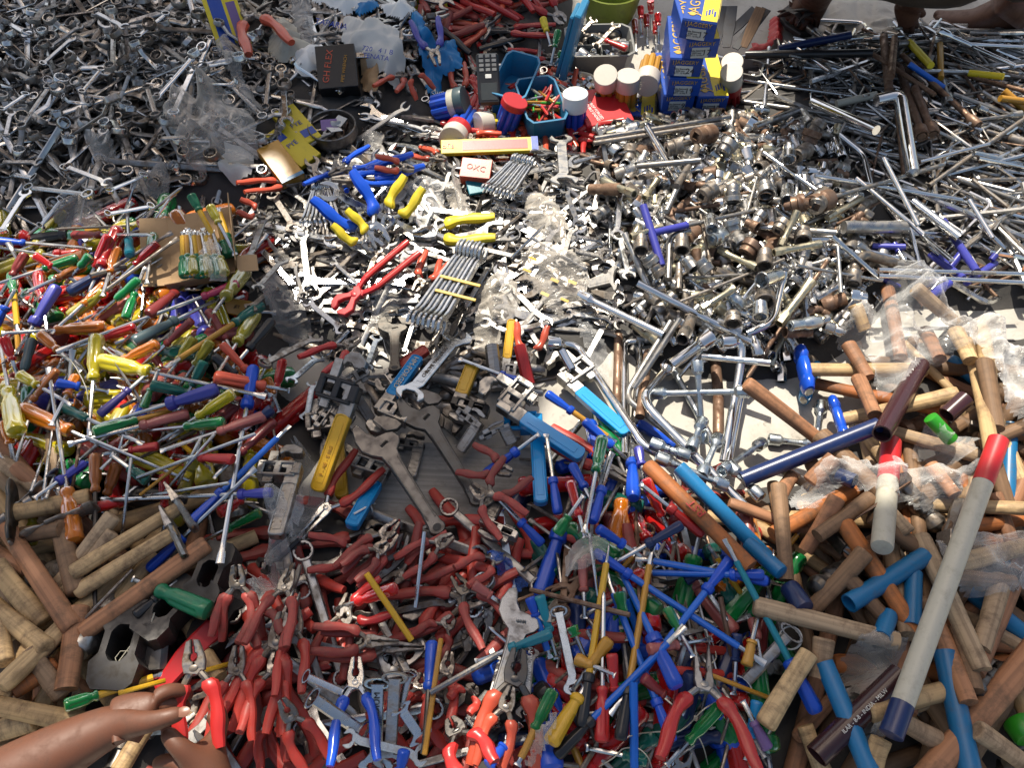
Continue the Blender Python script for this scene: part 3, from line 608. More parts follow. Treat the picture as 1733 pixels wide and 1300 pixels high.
MATN = {'bright_chrome': 'bright chrome', 'gunmetal': 'dark grey steel', 'black_iron': 'black iron', 'chrome': 'bright chrome', 'satin_steel': 'satin silver', 'worn_steel': 'dull worn steel', 'grey_steel': 'grey steel', 'dark_steel': 'dark grey steel', 'zinc_brass': 'brassy zinc', 'brown_steel': 'rusty brown', 'zinc_blue': 'bluish zinc',
        'brightred': 'bright red', 'clear_yellow': 'clear yellow', 'clear_orange': 'clear orange', 'clear_red': 'clear red', 'clear_green': 'clear green', 'clear_olive': 'olive', 'clear_teal': 'dark teal', 'clear_amber': 'amber brown', 'dullred': 'dull red', 'brickred': 'brick red', 'brightred': 'bright red',
        'pale_wood': 'pale wood', 'red_wood': 'reddish wood', 'brown_wood': 'dark brown wood', 'orange_wood': 'orange wood', 'dusty_wood': 'dusty grey wood', 'bluetube': 'blue', 'enamelblue': 'blue', 'enamelsky': 'sky blue', 'bluesleeve': 'bright blue', 'maroontube': 'dark maroon', 'brightyellow': 'yellow', 'tealblue': 'teal', 'skyblue': 'light blue', 'indigo': 'violet blue'}
KINDN = {'combi': 'combination pliers', 'long': 'long-nose pliers', 'pump': 'water pump pliers', 'nip': 'cutting pliers', 'ball': 'ball-pein hammer', 'pein': 'cross-pein hammer', 'claw': 'claw hammer', 'sledge': 'sledge hammer', 'shaft': 'hammer handle'}

# ---------------------------------------------------------------- screwdrivers
DM = {}; SLV = {'brightyellow': 'yellow-sleeved ', 'bluesleeve': 'blue-sleeved ', 'ochre': 'orange-sleeved ', 'tealblue': 'teal-sleeved '}
def driver(A, B, frac, col, style='flute', tip='flat', sleeve=None, hr=1., shaft='chrome', roll=0., sr=1., name='screwdriver', stuff=None):
    """butt at A, tip at B, frac = share of the length taken by the handle"""
    A = np.array(A); B = np.array(B); L = float(np.linalg.norm(B - A)); hl = L * frac
    M = frame(A, B, roll); hs_ = min(1.1, max(.62, hl / .1)) * hr * .95
    Mh = Matrix.Diagonal((hl / .1, hs_, hs_, 1)); Ms = Matrix.Translation((hl * .96, 0, 0)) @ Matrix.Diagonal(((L - hl * .96) / .1, sr, sr, 1))
    Msl = Matrix.Translation((hl * .97, 0, 0)) @ Matrix.Diagonal(((L - hl) / .1 * .82, sr * .92, sr * .92, 1))
    if stuff:
        stuff_add(stuff, HANDLES[style], M @ Mh, col); stuff_add(stuff, SHAFTS[tip], M @ Ms, shaft)
        return None
    for k, g, m in ((('h', style, col), HANDLES[style], col), (('s', tip, shaft), SHAFTS[tip], shaft), (('l', sleeve), SLEEVE, sleeve)):
        if k not in DM and m: DM[k] = mk('driver_' + k[0], g, m)
    e = bpy.data.objects.new(name, None); e.empty_display_size = .01; C.objects.link(e); e.matrix_basis = M
    mo('handle', DM[('h', style, col)], e, Mh); mo('shaft', DM[('s', tip, shaft)], e, Ms)
    if sleeve: mo('sleeve', DM[('l', sleeve)], e, Msl)
    return e
def dprof(frac, k=1.): return ([.0145 * k] * 4 + [.0045] * 6) if frac > .33 else ([.0145 * k] * 3 + [.0045] * 8)
def drv(bu, bv, nu, nv, tu, tv, col, style='flute', tip='flat', sleeve=None, shaft='chrome', hr=1., sr=1., zz=None, note='', smax=.42):
    f = math.hypot(nu - bu, nv - bv) / max(1, math.hypot(tu - bu, tv - bv)); f = min(.75, max(.2, f)); pr = dprof(f, hr)
    A, B = settle(bu, bv, tu, tv, pr, pr, com=.4, zz=zz, smax=smax)
    o = driver(A, B, f, col, style, tip, sleeve, hr, shaft, R(rng.uniform(-25, 25)), sr)
    st = {'flute': 'fluted', 'rib': 'ribbed', 'slab': 'flat-sided', 'bulb': 'rounded'}[style]
    sv = SLV.get(sleeve, ''); extra = note
    register(o, f'{sv}screwdriver with {st} {MATN.get(col, col)} handle{extra}', 'screwdriver', 'screwdrivers lying in the heaps', ((bu + nu) / 2, (bv + nv) / 2), (bu, bv, tu, tv)); return o
DCOL = [('clear_red', 22), ('clear_orange', 24), ('clear_yellow', 22), ('clear_green', 12), ('maroon', 5), ('clear_amber', 6), ('rose', 5), ('clear_teal', 5), ('indigo', 4), ('clear_olive', 6), ('blue', 3), ('black', 2)]
def scatter_drv(zone, n, cols, stuff=None, sty=(('flute', 6), ('slab', 3), ('rib', 2), ('bulb', 1)), Ls=(.16, .27), ang=None, spread=50, hr=(1., 1.25), group=None):
    for _ in range(n):
        for _try in range(12):
            cx, cy = rand_in(zone); a = R(rng.uniform(0, 360) if ang is None else ang + rng.normal(0, spread) + (180 if rng.random() < .5 else 0)); L = rng.uniform(*Ls); dx, dy = math.cos(a) * L / 2, math.sin(a) * L / 2
            if inzone(zone, cx + dx * .4, cy + dy * .4) and inzone(zone, cx - dx * .4, cy - dy * .4): break
        f = min(.55, rng.uniform(.095, .125) / L); k = rng.uniform(*hr); pr = dprof(f, k); A, B = settle_w((cx - dx, cy - dy), (cx + dx, cy + dy), pr, pr, sink=.004, com=.4)
        col = pick(cols); s = pick(sty); tip = pick((('flat', 6), ('cross', 4), ('awl', 1))); sh = pick((('chrome', 6), ('satin_steel', 3), ('worn_steel', 3))); sl = pick(((None, 12), ('brightyellow', 1), ('bluesleeve', 1), ('ochre', 1)))
        o = driver(A, B, f, col, s, tip, sl, k, sh, R(rng.uniform(0, 60)), rng.uniform(.7, 1.1), stuff=stuff)
        if stuff: continue
        st = {'flute': 'fluted', 'rib': 'ribbed', 'slab': 'flat-sided', 'bulb': 'rounded'}[s]; sv = SLV.get(sl, '')
        h = A + (B - A) * f / 2; register(o, f'{sv}screwdriver with {st} {MATN.get(col, col)} handle', 'screwdriver', 'screwdrivers lying in the heaps', to_px(*h), (*to_px(*A), *to_px(*B)))

# ---------------------------------------------------------------- deep layers, one mass each
RK = [('ring0', 3), ('ring1', 3), ('ring2', 1), ('ring3', 3), ('combi0', .6), ('combi2', .6)]; RM = [('satin_steel', 6), ('worn_steel', 3), ('chrome', 4), ('grey_steel', 1.5)]
OK_ = [('open0', 3), ('open1', 3), ('open2', 1), ('open3', 3), ('combi0', 1), ('combi2', 1), ('flatring', .5)]; OM = [('satin_steel', 5), ('chrome', 4), ('worn_steel', 3), ('grey_steel', 1)]
SK = [(f'sock{i}', w) for i, w in enumerate((4, 5, 4, 2, 3, 2, 1, 1))] + [('tsock', 1.2), ('tsock2', 1.2)]; SM = [('bright_chrome', 2), ('chrome', 8), ('satin_steel', 5), ('worn_steel', 3), ('brown_steel', 1.9), ('zinc_brass', 2.5)]
DK = [('rod0', 4), ('rod1', 3), ('rod2', 3), ('rod3', 1.5), ('key0', 2), ('key1', 1), ('key2', 2), ('sockbar', 2), ('key3', .7)]; DMt = [('bright_chrome', 2.5), ('chrome', 4), ('satin_steel', 4), ('worn_steel', 3), ('brown_steel', 2.4), ('grey_steel', 2)]
scatter('ring', 300, RK, RM, '', '', '', '', stuff='ring', inside=.2, scale=(.75, 1.05)); scatter('screw', 20, DK, DMt, '', '', '', '', stuff='rod')
scatter('rods', 420, DK, DMt, '', '', '', '', stuff='rod', scale=(.6, 1.1), ang=-20, spread=45); scatter('socket', 900, SK, SM, '', '', '', '', stuff='sock', scale=(.6, 1.0), inside=0, rollr=90, smax=.4)
scatter('open', 110, OK_, OM, '', '', '', '', stuff='open', inside=.3)
# ---------------------------------------------------------------- loose tools, one by one
G1 = 'ring spanners heaped in the shade'; G2 = 'open-ended spanners heaped in the sun'; G3 = 'sockets heaped beside the spanners'; G4 = 'rods and keys heaped behind the sockets'
scatter('ring', 285, RK, RM, 'ring_spanner', '{m} ring spanner', 'ring spanner', G1, rollr=22, inside=.2, scale=(.75, 1.1))
scatter_drv('screw', 210, DCOL, stuff='drv')
scatter_drv('screw', 75, DCOL)
scatter('screw', 12, [('rod0', 3), ('rod1', 1), ('rod2', 2)], [('chrome', 4), ('satin_steel', 3), ('worn_steel', 2)], 'loose_shaft', '{m} loose screwdriver shaft', 'shaft', 'loose shafts among the screwdrivers', ang=50, spread=30)
scatter('open', 250, OK_, OM, 'open_spanner', '{m} open-ended spanner', 'spanner', G2, rollr=14)
scatter('socket', 295, SK, SM, 'socket', '{m} socket', 'socket', G3, rollr=90, inside=0, smax=.42, scale=(.6, .95))
scatter('rods', 260, DK, DMt, 'steel_rod', '{m} steel rod', 'rod', G4, ang=-22, spread=42, scale=(.6, 1.15))
scatter('socket', 30, [('rod0', 3), ('rod1', 2), ('key1', 1), ('sockbar', 2)], DMt, 'steel_rod', '{m} steel rod', 'rod', G4, scale=(.6, 1))
PM = [('dark_steel', 2), ('worn_steel', 3), ('grey_steel', 3), ('satin_steel', 1)]
PK = [('combi3', 5), ('combi12', 5), ('long3', 2), ('long12', 2), ('nip12', 2), ('pump3', 1)]
scatter('pliers', 50, PK, PM, 'pliers', '{k} with {c} grips', 'pliers', 'pliers among the heaped tools', alt=[('dullred', 5), ('brickred', 6)])
scatter('pliers', 26, [('open0', 1), ('flatring', 2), ('combi0', 2)], OM, 'spanner', '{m} spanner under the pliers', 'spanner', 'spanners among the pliers')
scatter('topred', 48, PK, [('dark_steel', 3), ('grey_steel', 2)], 'pliers', '{k} with {c} grips', 'pliers', 'pliers among the heaped tools', alt=[('brightred', 6), ('salmon', 3), ('dullred', 3), ('black', 1)])
QP[0] = .9; scatter('topmid', 170, OK_ + [('ring0', 2)], RM, 'spanner', '{m} spanner under wrappers', 'spanner', 'spanners under the wrappers at the back', inside=.2, sink=0); QP[0] = .62
QP[0] = .92; QP[1] = .03; scatter('trays', 150, [('open0', 2), ('open3', 2), ('combi2', 1), ('long3', 2), ('combi3', 1)], RM, 'spanner', '{m} tool between the trays', 'tool', 'small tools strewn round the trays', alt=[('brightred', 2), ('salmon', 2)], scale=(.7, 1), inside=.2, sink=0); QP[0] = .62; QP[1] = .05
scatter('centre', 20, [('open1', 2), ('combi1', 2), ('combi3', 1), ('rod1', 1)], [('grey_steel', 3), ('worn_steel', 2), ('satin_steel', 1)], 'spanner', '{m} spanner', 'spanner', 'spanners under the pipe wrenches')
BC = [('blue', 8), ('clear_red', 4), ('maroon', 3), ('clear_green', 4), ('black', 2), ('clear_orange', 1), ('navy', 2), ('brightred', 2), ('rose', 1), ('clear_teal', 2)]
scatter_drv('mixb', 75, BC, stuff='drv', sty=(('rib', 6), ('flute', 3)), ang=75, spread=45, Ls=(.14, .25))
scatter_drv('mixb', 48, BC, sty=(('rib', 6), ('flute', 3), ('slab', 3), ('bulb', 1)), ang=75, spread=45, Ls=(.14, .25))
scatter('mixb', 9, PK, PM, 'pliers', '{k} with {c} grips', 'pliers', 'pliers among the heaped tools', alt=[('dullred', 5), ('brickred', 4), ('black', 1)])
scatter('mixb', 34, [('rod0', 3), ('rod1', 3), ('open0', 2), ('combi0', 2)], [('worn_steel', 3), ('satin_steel', 3), ('brown_steel', 2)], 'steel_rod', '{m} bar', 'bar', 'loose bars among the screwdrivers at the front', scale=(.6, 1))
WM = [('pale_wood', 2), ('red_wood', 3), ('brown_wood', 5), ('orange_wood', 1), ('dusty_wood', 4)]
SHK = [('shaft0', 7), ('shaft1', 7), ('shaft2', 7)]  # bare handles without a head, placed under the name hammer
HK = SHK + [(f'{k}{i}', w) for k, w in (('ball', 3), ('pein', 2), ('claw', 1), ('sledge', 1)) for i in (0, 1, 2)]
scatter('haml', 34, HK, [('dark_steel', 3), ('worn_steel', 2), ('grey_steel', 2)], 'hammer', '{c} {k}', 'hammer', 'hammers heaped on the left', alt=[('pale_wood', 4), ('dusty_wood', 4), ('red_wood', 3), ('brown_wood', 2)], ang=-55, spread=40, scale=(.9, 1.15))
scatter('hamr', 78, HK, [('dark_steel', 3), ('worn_steel', 2), ('brown_steel', 1)], 'hammer', '{c} {k}', 'hammer', 'hammers heaped on the right', alt=WM + [('bluetube', .5)], ang=-60, spread=50, scale=(.8, 1.1))
QP[0] = .96; QP[1] = .10
LANDMARKS = [('the cardboard tray', 335, 430), ('the tin bowl of coins', 567, 228), ('the red carton', 1030, 195), ('the stacked blue cartons', 1150, 120), ('the mobile phone', 825, 135), ('the long red pliers', 640, 470),
 ('the yellow pipe wrench', 575, 720), ('the big adjustable wrenches', 745, 780), ('the blue sledge heads', 1380, 640), ('the red-capped handle', 1640, 850), ('the hands', 300, 1200), ('the blue T-handle wrench', 1120, 390),
 ('the loose sledge heads', 240, 1060), ('the blue-silver pliers', 600, 1200), ('the spotted tape bag', 925, 470), ('the upper four-way wrench', 1180, 680), ('the long blue handle', 1240, 870), ('the middle four-way wrench', 900, 1060),
 ('the blue-ended handle', 1540, 1180), ('the wide-open pliers', 1210, 1230), ('the crossed yellow screwdrivers', 200, 610), ('the upright blue screwdriver', 420, 660), ('the sandalled foot', 1350, 40), ('the tall bent bar', 1530, 240),
 ('the orange tape box', 800, 285), ('the bag of pipe wrench', 490, 800), ('the L-shaped wheel wrench', 1130, 700), ('the long blue screwdrivers', 1090, 1060), ('the grey plastic bag', 385, 270), ('the top left corner', 60, 60), ('the left edge', 40, 560), ('the bottom left corner', 60, 1240),
 ('the top right corner', 1680, 60), ('the right edge', 1700, 330), ('the bottom right corner', 1680, 1240), ('the printed white bag', 620, 90), ('the socket heap centre', 1290, 420), ('the ring spanner heap centre', 200, 180), ('the wrapped wooden handles', 1530, 580), ('the brown-gripped pliers', 600, 940)]
CL = {'a': (0, 0, 2.988), 'b': (450, 0, 2.988), 'c': (900, 0, 4.126), 'd': (1200, 0, 3.25), 'e': (0, 380, 3.466), 'f': (400, 250, 2.988), 'g': (900, 300, 3.466), 'h': (1233, 380, 3.466),
      'i': (0, 780, 2.5), 'j': (380, 550, 3.466), 'k': (780, 550, 3.466), 'l': (1233, 550, 3.466), 'm': (380, 900, 3.25), 'n': (820, 900, 3.25), 'o': (1233, 880, 3.096), 'p': (0, 550, 3.466), 'z': (0, 0, 1)}
def cv(c, *q):
    ox, oy, s = CL[c]; return [(ox if i % 2 == 0 else oy) + v / s for i, v in enumerate(q)]
def D(c, bx, by, nx, ny, tx, ty, col, style='flute', tip='flat', sleeve=None, **k): return drv(*cv(c, bx, by, nx, ny, tx, ty), col, style, tip, sleeve, **k)
def Tl(c, key, name, x1, y1, x2, y2, main, alt=None, **k): return tool_px(key, name, *cv(c, x1, y1, x2, y2), main, alt, **k)
def PL(c, kind, gx_, gy_, nx, ny, col, op=12, main='worn_steel', adj='', roll=0.):
    return Tl(c, f'{kind}{op}', 'pliers', gx_, gy_, nx, ny, main, col, desc=f'{KINDN[kind]} with {MATN.get(col, col)} grips{adj}', catg='pliers', group='pliers among the heaped tools', roll=roll)
Y, O, RD, GR, TE, AM, OL = 'clear_yellow', 'clear_orange', 'clear_red', 'clear_green', 'clear_teal', 'clear_amber', 'clear_olive'
# ---- screwdrivers on the left
for a in [(735, 560, 810, 410, 850, 250, GR), (870, 530, 1030, 390, 1150, 300, 'maroon', 'slab'), (780, 690, 1010, 520, 1310, 420, 'slate', 'slab'), (800, 600, 600, 690, 370, 740, RD), (580, 1120, 760, 960, 860, 880, 'purple', 'slab'),
          (880, 940, 1130, 990, 1400, 1050, TE), (1375, 985, 1150, 1130, 900, 1300, Y), (360, 1070, 535, 1100, 840, 1290, TE, 'bulb'), (120, 1080, 430, 1210, 700, 1340, O), (100, 1230, 60, 980, 0, 700, Y), (1660, 790, 1625, 975, 1590, 1100, RD),
          (1600, 560, 1450, 740, 1350, 860, 'black', 'rib'), (1250, 770, 1390, 880, 1500, 980, 'black', 'rib'), (1500, 520, 1380, 710, 1260, 900, OL), (1220, 500, 1330, 680, 1400, 800, 'maroon', 'slab'), (1440, 270, 1320, 440, 1250, 520, OL),
          (690, 140, 640, 290, 600, 420, O), (760, 180, 748, 80, 745, -80, 'tealblue', 'bulb'), (70, 290, 90, 410, 105, 640, GR, 'flute', 'flat', 'brightyellow'), (225, 285, 260, 460, 280, 640, RD), (500, 240, 320, 330, 150, 400, AM),
          (460, 195, 250, 270, -80, 370, GR), (150, 170, 60, 300, 0, 420, 'maroon'), (200, 180, 310, 250, 500, 370, RD, 'slab'), (20, 660, 80, 800, 130, 950, RD), (190, 670, 130, 860, 100, 1000, 'slate', 'bulb'), (110, 880, 220, 950, 420, 1060, Y),
          (340, 850, 180, 1040, 80, 1160, AM, 'slab'), (450, 890, 390, 1010, 300, 1180, O), (230, 640, 340, 740, 480, 860, O), (700, 20, 590, 260, 520, 400, RD), (640, 60, 560, 260, 480, 420, RD), (530, 180, 470, 260, 380, 350, GR, 'bulb'),
          (900, 60, 870, 200, 860, 350, GR), (-30, 600, 40, 480, 90, 380, 'blue', 'rib'), (930, 110, 790, 250, 640, 380, RD), (430, 60, 600, 60, 900, 60, 'maroon', 'slab'), (-60, 90, 150, 95, 540, 140, 'blue', 'slab'),
          (1130, 560, 960, 700, 800, 860, 'maroon', 'slab'), (1240, 680, 1140, 830, 1020, 1000, OL), (1140, 660, 1040, 800, 960, 920, OL), (1200, 800, 1120, 950, 1060, 1080, TE), (330, 930, 470, 960, 640, 980, 'blue', 'rib'), (1560, 900, 1600, 1000, 1640, 1100, O),
          (840, 1080, 880, 960, 930, 850, GR, 'slab'), (620, 350, 480, 480, 300, 640, O), (1540, 470, 1350, 590, 970, 840, TE, 'flute', 'flat', 'ochre'), (540, 1220, 800, 1140, 1060, 1080, GR, 'flute', 'flat', 'ochre'),
          (1320, 1160, 1080, 1165, 700, 1230, GR), (1110, 1110, 805, 1190, 400, 1290, 'rose', 'slab'), (1560, 1120, 1270, 1230, 940, 1330, 'rose', 'slab')]:
    D('e', *a)
for a in [(690, 810, 620, 1000, 590, 1100, AM), (930, 710, 750, 735, 600, 760, 'brightred', 'slab'), (1370, 790, 1170, 785, 1010, 768, 'brightred', 'slab'), (1610, 560, 1400, 770, 1250, 900, 'maroon', 'slab'), (1600, 490, 1500, 560, 1400, 640, 'navy', 'bulb'),
          (970, 870, 965, 1080, 960, 1220, RD), (1530, 1100, 1330, 1210, 1150, 1290, GR, 'slab'), (380, 1110, 740, 1050, 900, 1000, RD, 'slab'), (470, 1280, 400, 1110, 330, 960, O), (500, 810, 330, 930, 200, 1020, 'indigo', 'rib'),
          (870, 920, 760, 830, 650, 760, TE), (180, 1300, 190, 1120, 200, 1000, OL), (30, 560, 60, 700, 90, 850, O), (1280, 1110, 1420, 1030, 1560, 940, 'clear_red', 'flute')]:
    D('p', *a)
# shafts that stand out on that heap
for q in [(500, 655, 1110, 915), (310, 600, 250, 1030), (165, 560, 50, 950), (-20, 730, 210, 1035), (770, 780, 715, 1240), (590, 850, 800, 640), (260, 760, 180, 980), (360, 770, 270, 1020), (690, 780, 740, 560), (1180, 660, 1040, 940), (1260, 640, 940, 1010), (1500, 640, 800, 900), (1340, 930, 800, 1010)]:
    Tl('p', 'rod0', 'loose_shaft', *q, 'chrome', desc='bright chrome loose screwdriver shaft', catg='shaft', group='loose shafts among the screwdrivers')
Tl('p', 'rod0', 'loose_shaft', 1095, 785, 820, 1000, 'ochre', desc='yellow-sleeved loose screwdriver shaft', catg='shaft'); Tl('p', 'rod0', 'loose_shaft', 470, 690, 420, 980, 'brown_steel', desc='brown loose screwdriver shaft', catg='shaft')
D('e', 570, 650, 558, 930, 520, 1240, Y, note=' standing nearly upright'); D('e', 572, 800, 895, 872, 1560, 1010, Y, note=' crossing another yellow one')
D('e', 628, 600, 310, 610, 10, 640, O); D('e', 930, 700, 710, 800, 500, 900, O); D('e', 400, 405, 620, 275, 1010, 45, 'navy', 'flute', 'flat', None, shaft='worn_steel'); D('e', 400, 545, 610, 400, 1045, 80, OL, 'flute', 'flat', None, shaft='worn_steel')
D('e', 820, 320, 670, 440, 540, 560, GR, 'bulb'); D('e', 335, 360, 190, 600, 95, 760, 'indigo', 'rib', hr=1.1); D('e', 1400, 345, 1165, 420, 330, 745, 'pink', 'slab'); D('e', 1250, 895, 1560, 945, 1700, 975, 'salmon')
D('e', 1300, 700, 1450, 870, 1590, 1010, 'salmon', 'rib'); D('e', 1280, 965, 975, 1065, 540, 1190, 'indigo', 'rib', hr=1.1)
D('p', 560, 755, 556, 1000, 556, 1700, AM, shaft='dark_steel', note=' and twisted dark shaft pointing down'); D('p', 1600, 985, 1420, 990, 590, 1030, 'indigo', 'rib')
D('p', 1105, 1175, 1312, 985, 1700, 590, 'blue', 'rib', 'flat', 'bluesleeve'); D('p', 870, 1440, 1080, 1250, 1500, 840, 'blue', 'rib')
D('p', 1488, 245, 1430, 525, 1290, 1400, 'blue', 'rib', 'flat', None, note=' lying on top, tip down', sr=1.15); D('p', 440, 1280, 425, 985, 285, 250, O, shaft='chrome')
# ---- middle: the sheet, pliers, pipe wrenches, adjustable wrenches
SP = dict(catg='spanner', group=G2)
def OSp(c, *q, key='open1', m='satin_steel', d='open-ended spanner', **k): return Tl(c, key, 'open_spanner', *q, m, desc=f'{MATN[m]} {d}', **{**SP, **k})
o = mo('wooden_board', mk('board_shape', box(.30, .155, .012, (0, 0, 0), .002), 'board')); p = at(770, 825, .008); o.matrix_basis = Matrix.Translation(p) @ Matrix.Rotation(R(-3), 4, 'Z'); register(o, '=worn grey wooden board showing bare below the adjustable wrenches', 'board', None, (770, 825)); stamp(p - [.15, 0, 0], p + [.15, 0, 0], [.006], [.075])
o = mo('wooden_board', mk('board_shape', box(.19, .12, .012, (0, 0, 0), .002), 'board')); p = at(690, 610, .010); o.matrix_basis = Matrix.Translation(p) @ Matrix.Rotation(R(8), 4, 'Z'); register(o, '=grey wooden board half buried among pipe wrenches and spanners', 'board', None, (690, 610)); 
for q in [(560, 60, 210, 240)]: OSp('j', q[2], q[3], q[0], q[1], key='combi1', m='worn_steel')
OSp('j', 520, 330, 480, 560, m='zinc_blue'); OSp('j', 1500, 200, 1290, 620, key='adjustable', m='dark_steel', d='long flat wrench'); OSp('j', 1110, 10, 1040, 190, key='open3', m='chrome'); OSp('j', 380, 340, 560, 180, m='zinc_blue'); OSp('j', 900, 60, 830, 260, m='zinc_blue')
OSp('f', 180, 230, 300, 420, key='open2', m='worn_steel'); OSp('f', 60, 580, 150, 330, m='satin_steel'); OSp('f', 330, 420, 370, 740, key='open2', m='chrome'); OSp('f', 350, 770, 545, 930, key='open1', m='chrome'); OSp('f', 240, 200, 380, 300, key='open1', m='satin_steel')
OSp('f', 470, 420, 800, 600, key='open2', m='chrome', th=1.2); OSp('f', 480, 570, 640, 710, key='open3', m='chrome'); OSp('f', 290, 590, 340, 760, key='open3', m='grey_steel'); OSp('f', 840, 1060, 940, 740, key='combi2', m='chrome'); OSp('f', 930, 800, 1160, 480, key='combi0', m='satin_steel')
OSp('f', 1080, 850, 1165, 800, key='combi0', m='dark_steel'); OSp('f', 1040, 1020, 1160, 800, key='combi1', m='dark_steel'); OSp('f', 1180, 500, 1450, 560, m='satin_steel'); OSp('f', 720, 500, 640, 720, m='worn_steel'); OSp('f', 100, 720, 240, 560, m='grey_steel'); OSp('f', 200, 700, 60, 820, m='worn_steel'); OSp('f', 1000, 460, 1130, 520, m='grey_steel')
OSp('f', 1640, -60, 1660, 190, key='open2', m='satin_steel', th=1.3); OSp('f', 1660, 200, 1733, 400, key='open1', m='cream' if 0 else 'satin_steel'); OSp('f', 1290, 290, 1500, 330, m='chrome'); OSp('f', 1640, 600, 1700, 390, m='satin_steel')
OSp('g', 520, 60, 500, 360, key='open1', m='chrome'); OSp('g', 510, 330, 575, 600, key='open1', m='chrome'); OSp('g', 700, 250, 770, 90, key='open3', m='chrome'); OSp('g', 240, 350, 430, 370, m='chrome'); OSp('g', 230, 430, 440, 470, m='satin_steel'); OSp('g', 200, 800, 490, 830, key='open1', m='chrome'); OSp('g', 300, 640, 510, 590, key='open2', m='grey_steel', th=1.4)
Tl('g', 'tbar', 'rod', 0, 355, 320, 540, 'chrome', 'chrome', desc='long chrome T-bar wrench', catg='wrench')
# pipe wrenches
def PW(c, x1, y1, x2, y2, col, jaw='grey_steel', frame_='grey_steel', d='', **k): return Tl(c, 'pipewrench', 'pipe_wrench', x1, y1, x2, y2, 'grey_steel', col, J=jaw, F=frame_, desc=d, catg='pipe wrench', group='pipe wrenches piled in the middle', **k)
PW('j', 690, 1020, 640, 380, 'brightyellow', 'grey_steel', 'grey_steel', '!pipe wrench whose yellow handle lies under the upper yellow one', th=1.0)
PW('j', 740, 1190, 1000, 740, 'enamelsky', d='!pipe wrench with light blue handle under the lower adjustable wrench', th=1.05); PW('j', 860, 560, 660, 240, 'dark_steel', d='!small grey pipe wrench between the yellow handles', th=.8, flip=True)
PW('j', 1190, 140, 880, 350, 'brickred', d='!pipe wrench with dark red handle above the blue one', th=.9); PW('j', 1460, 230, 1330, 560, 'brightyellow', 'grey_steel', 'black', '!black-framed pipe wrench with yellow jaw in the middle', th=1.1)
PW('j', 1140, 190, 830, 620, 'enamelsky', d='!pipe wrench with blue embossed handle beside the big open spanner', th=1.)
PW('j', 1380, 740, 1530, 520, 'grey_steel', d='!small bare steel pipe wrench right of the adjustable wrenches', th=.85); PW('j', 1090, 900, 1160, 640, 'grey_steel', d='!bare steel pipe wrench between the adjustable wrenches', th=.9); PW('j', 760, 560, 560, 460, 'grey_steel', d='!little steel pipe wrench left of the yellow one', th=.8)
PW('j', 1620, 1000, 1500, 1240, 'dark_steel', 'grey_steel', 'satin_steel', '!rusty pipe wrench lying below the adjustable wrenches', th=1.); PW('k', 470, 1055, 430, 400, 'enamelsky', 'grey_steel', 'enamelsky', '!pipe wrench all light blue with vertical handle', th=1.05)
PW('k', 300, 700, 230, 560, 'grey_steel', d='!half-hidden pale steel pipe wrench below the blue-handled ones', th=.9); PW('k', 980, 640, 480, 200, 'enamelsky', d='!pipe wrench with sky blue handle pointing lower right near the chrome bars', th=1.1, flip=True)
PW('k', 715, 775, 90, 370, 'enamelsky', d='!dark-jawed pipe wrench with blue handle lying across the middle', th=1.15, flip=True)
PW('j', 545, 980, 830, 180, 'brightyellow', 'grey_steel', 'black', '!large pipe wrench with yellow handle and black frame', th=1.15)
Tl('k', 'pipewrench', 'pipe_wrench', 300, -30, 245, 390, 'grey_steel', 'brightyellow', desc='!pipe wrench with upright yellow handle beside the dusty bag', catg='pipe wrench', group='pipe wrenches piled in the middle')
Tl('k', 'rod3', 'file', 180, 120, 210, 380, 'grey_steel', desc='!grey flat file standing between the pipe wrenches', catg='file', th=2.2)
Tl('j', 'adjustable', 'adjustable_wrench', 1500, 1060, 1090, 400, 'gunmetal', desc='!upper of two big dark adjustable wrenches crossing the middle', catg='wrench', th=1.0, group='adjustable wrenches in the middle')
Tl('j', 'adjustable', 'adjustable_wrench', 1270, 1230, 840, 560, 'gunmetal', desc='!lower of two big dark adjustable wrenches, jaw over the board', catg='wrench', th=1.05, group='adjustable wrenches in the middle')
Tl('j', 'adjustable', 'adjustable_wrench', 1000, 280, 1000, -40, 'gunmetal', desc='!dark adjustable wrench with jaw up beside the red handle', catg='wrench', th=.9, group='adjustable wrenches in the middle')
Tl('j', 'open2', 'open_spanner', 1060, 440, 1390, 40, 'chrome', desc='!big clean open-ended spanner lying diagonally over the adjustable wrench', catg='spanner', th=1.3)
PL('j', 'combi', 500, 240, 790, 80, 'brightred', 12); PL('j', 'long', 860, 780, 445, 1250, 'brickred', 12, 'chrome', ' and bright nose')
Tl('f', 'pump3', 'pliers', 900, 500, 500, 830, 'cartonred', 'brightred', desc='!long red water pump pliers with yellow bands lying on spanners', catg='pliers', th=1.2)
PL('f', 'combi', 990, 560, 930, 740, 'salmon', 3); PL('f', 'combi', 1030, 540, 900, 730, 'salmon', 12)
PL('k', 'combi', 420, -10, 385, 235, 'salmon', 12, 'worn_steel'); Tl('k', 'rod3', 'handle', 345, 120, 400, 350, 'brightred', desc='red loose tool handle', catg='handle', th=2)
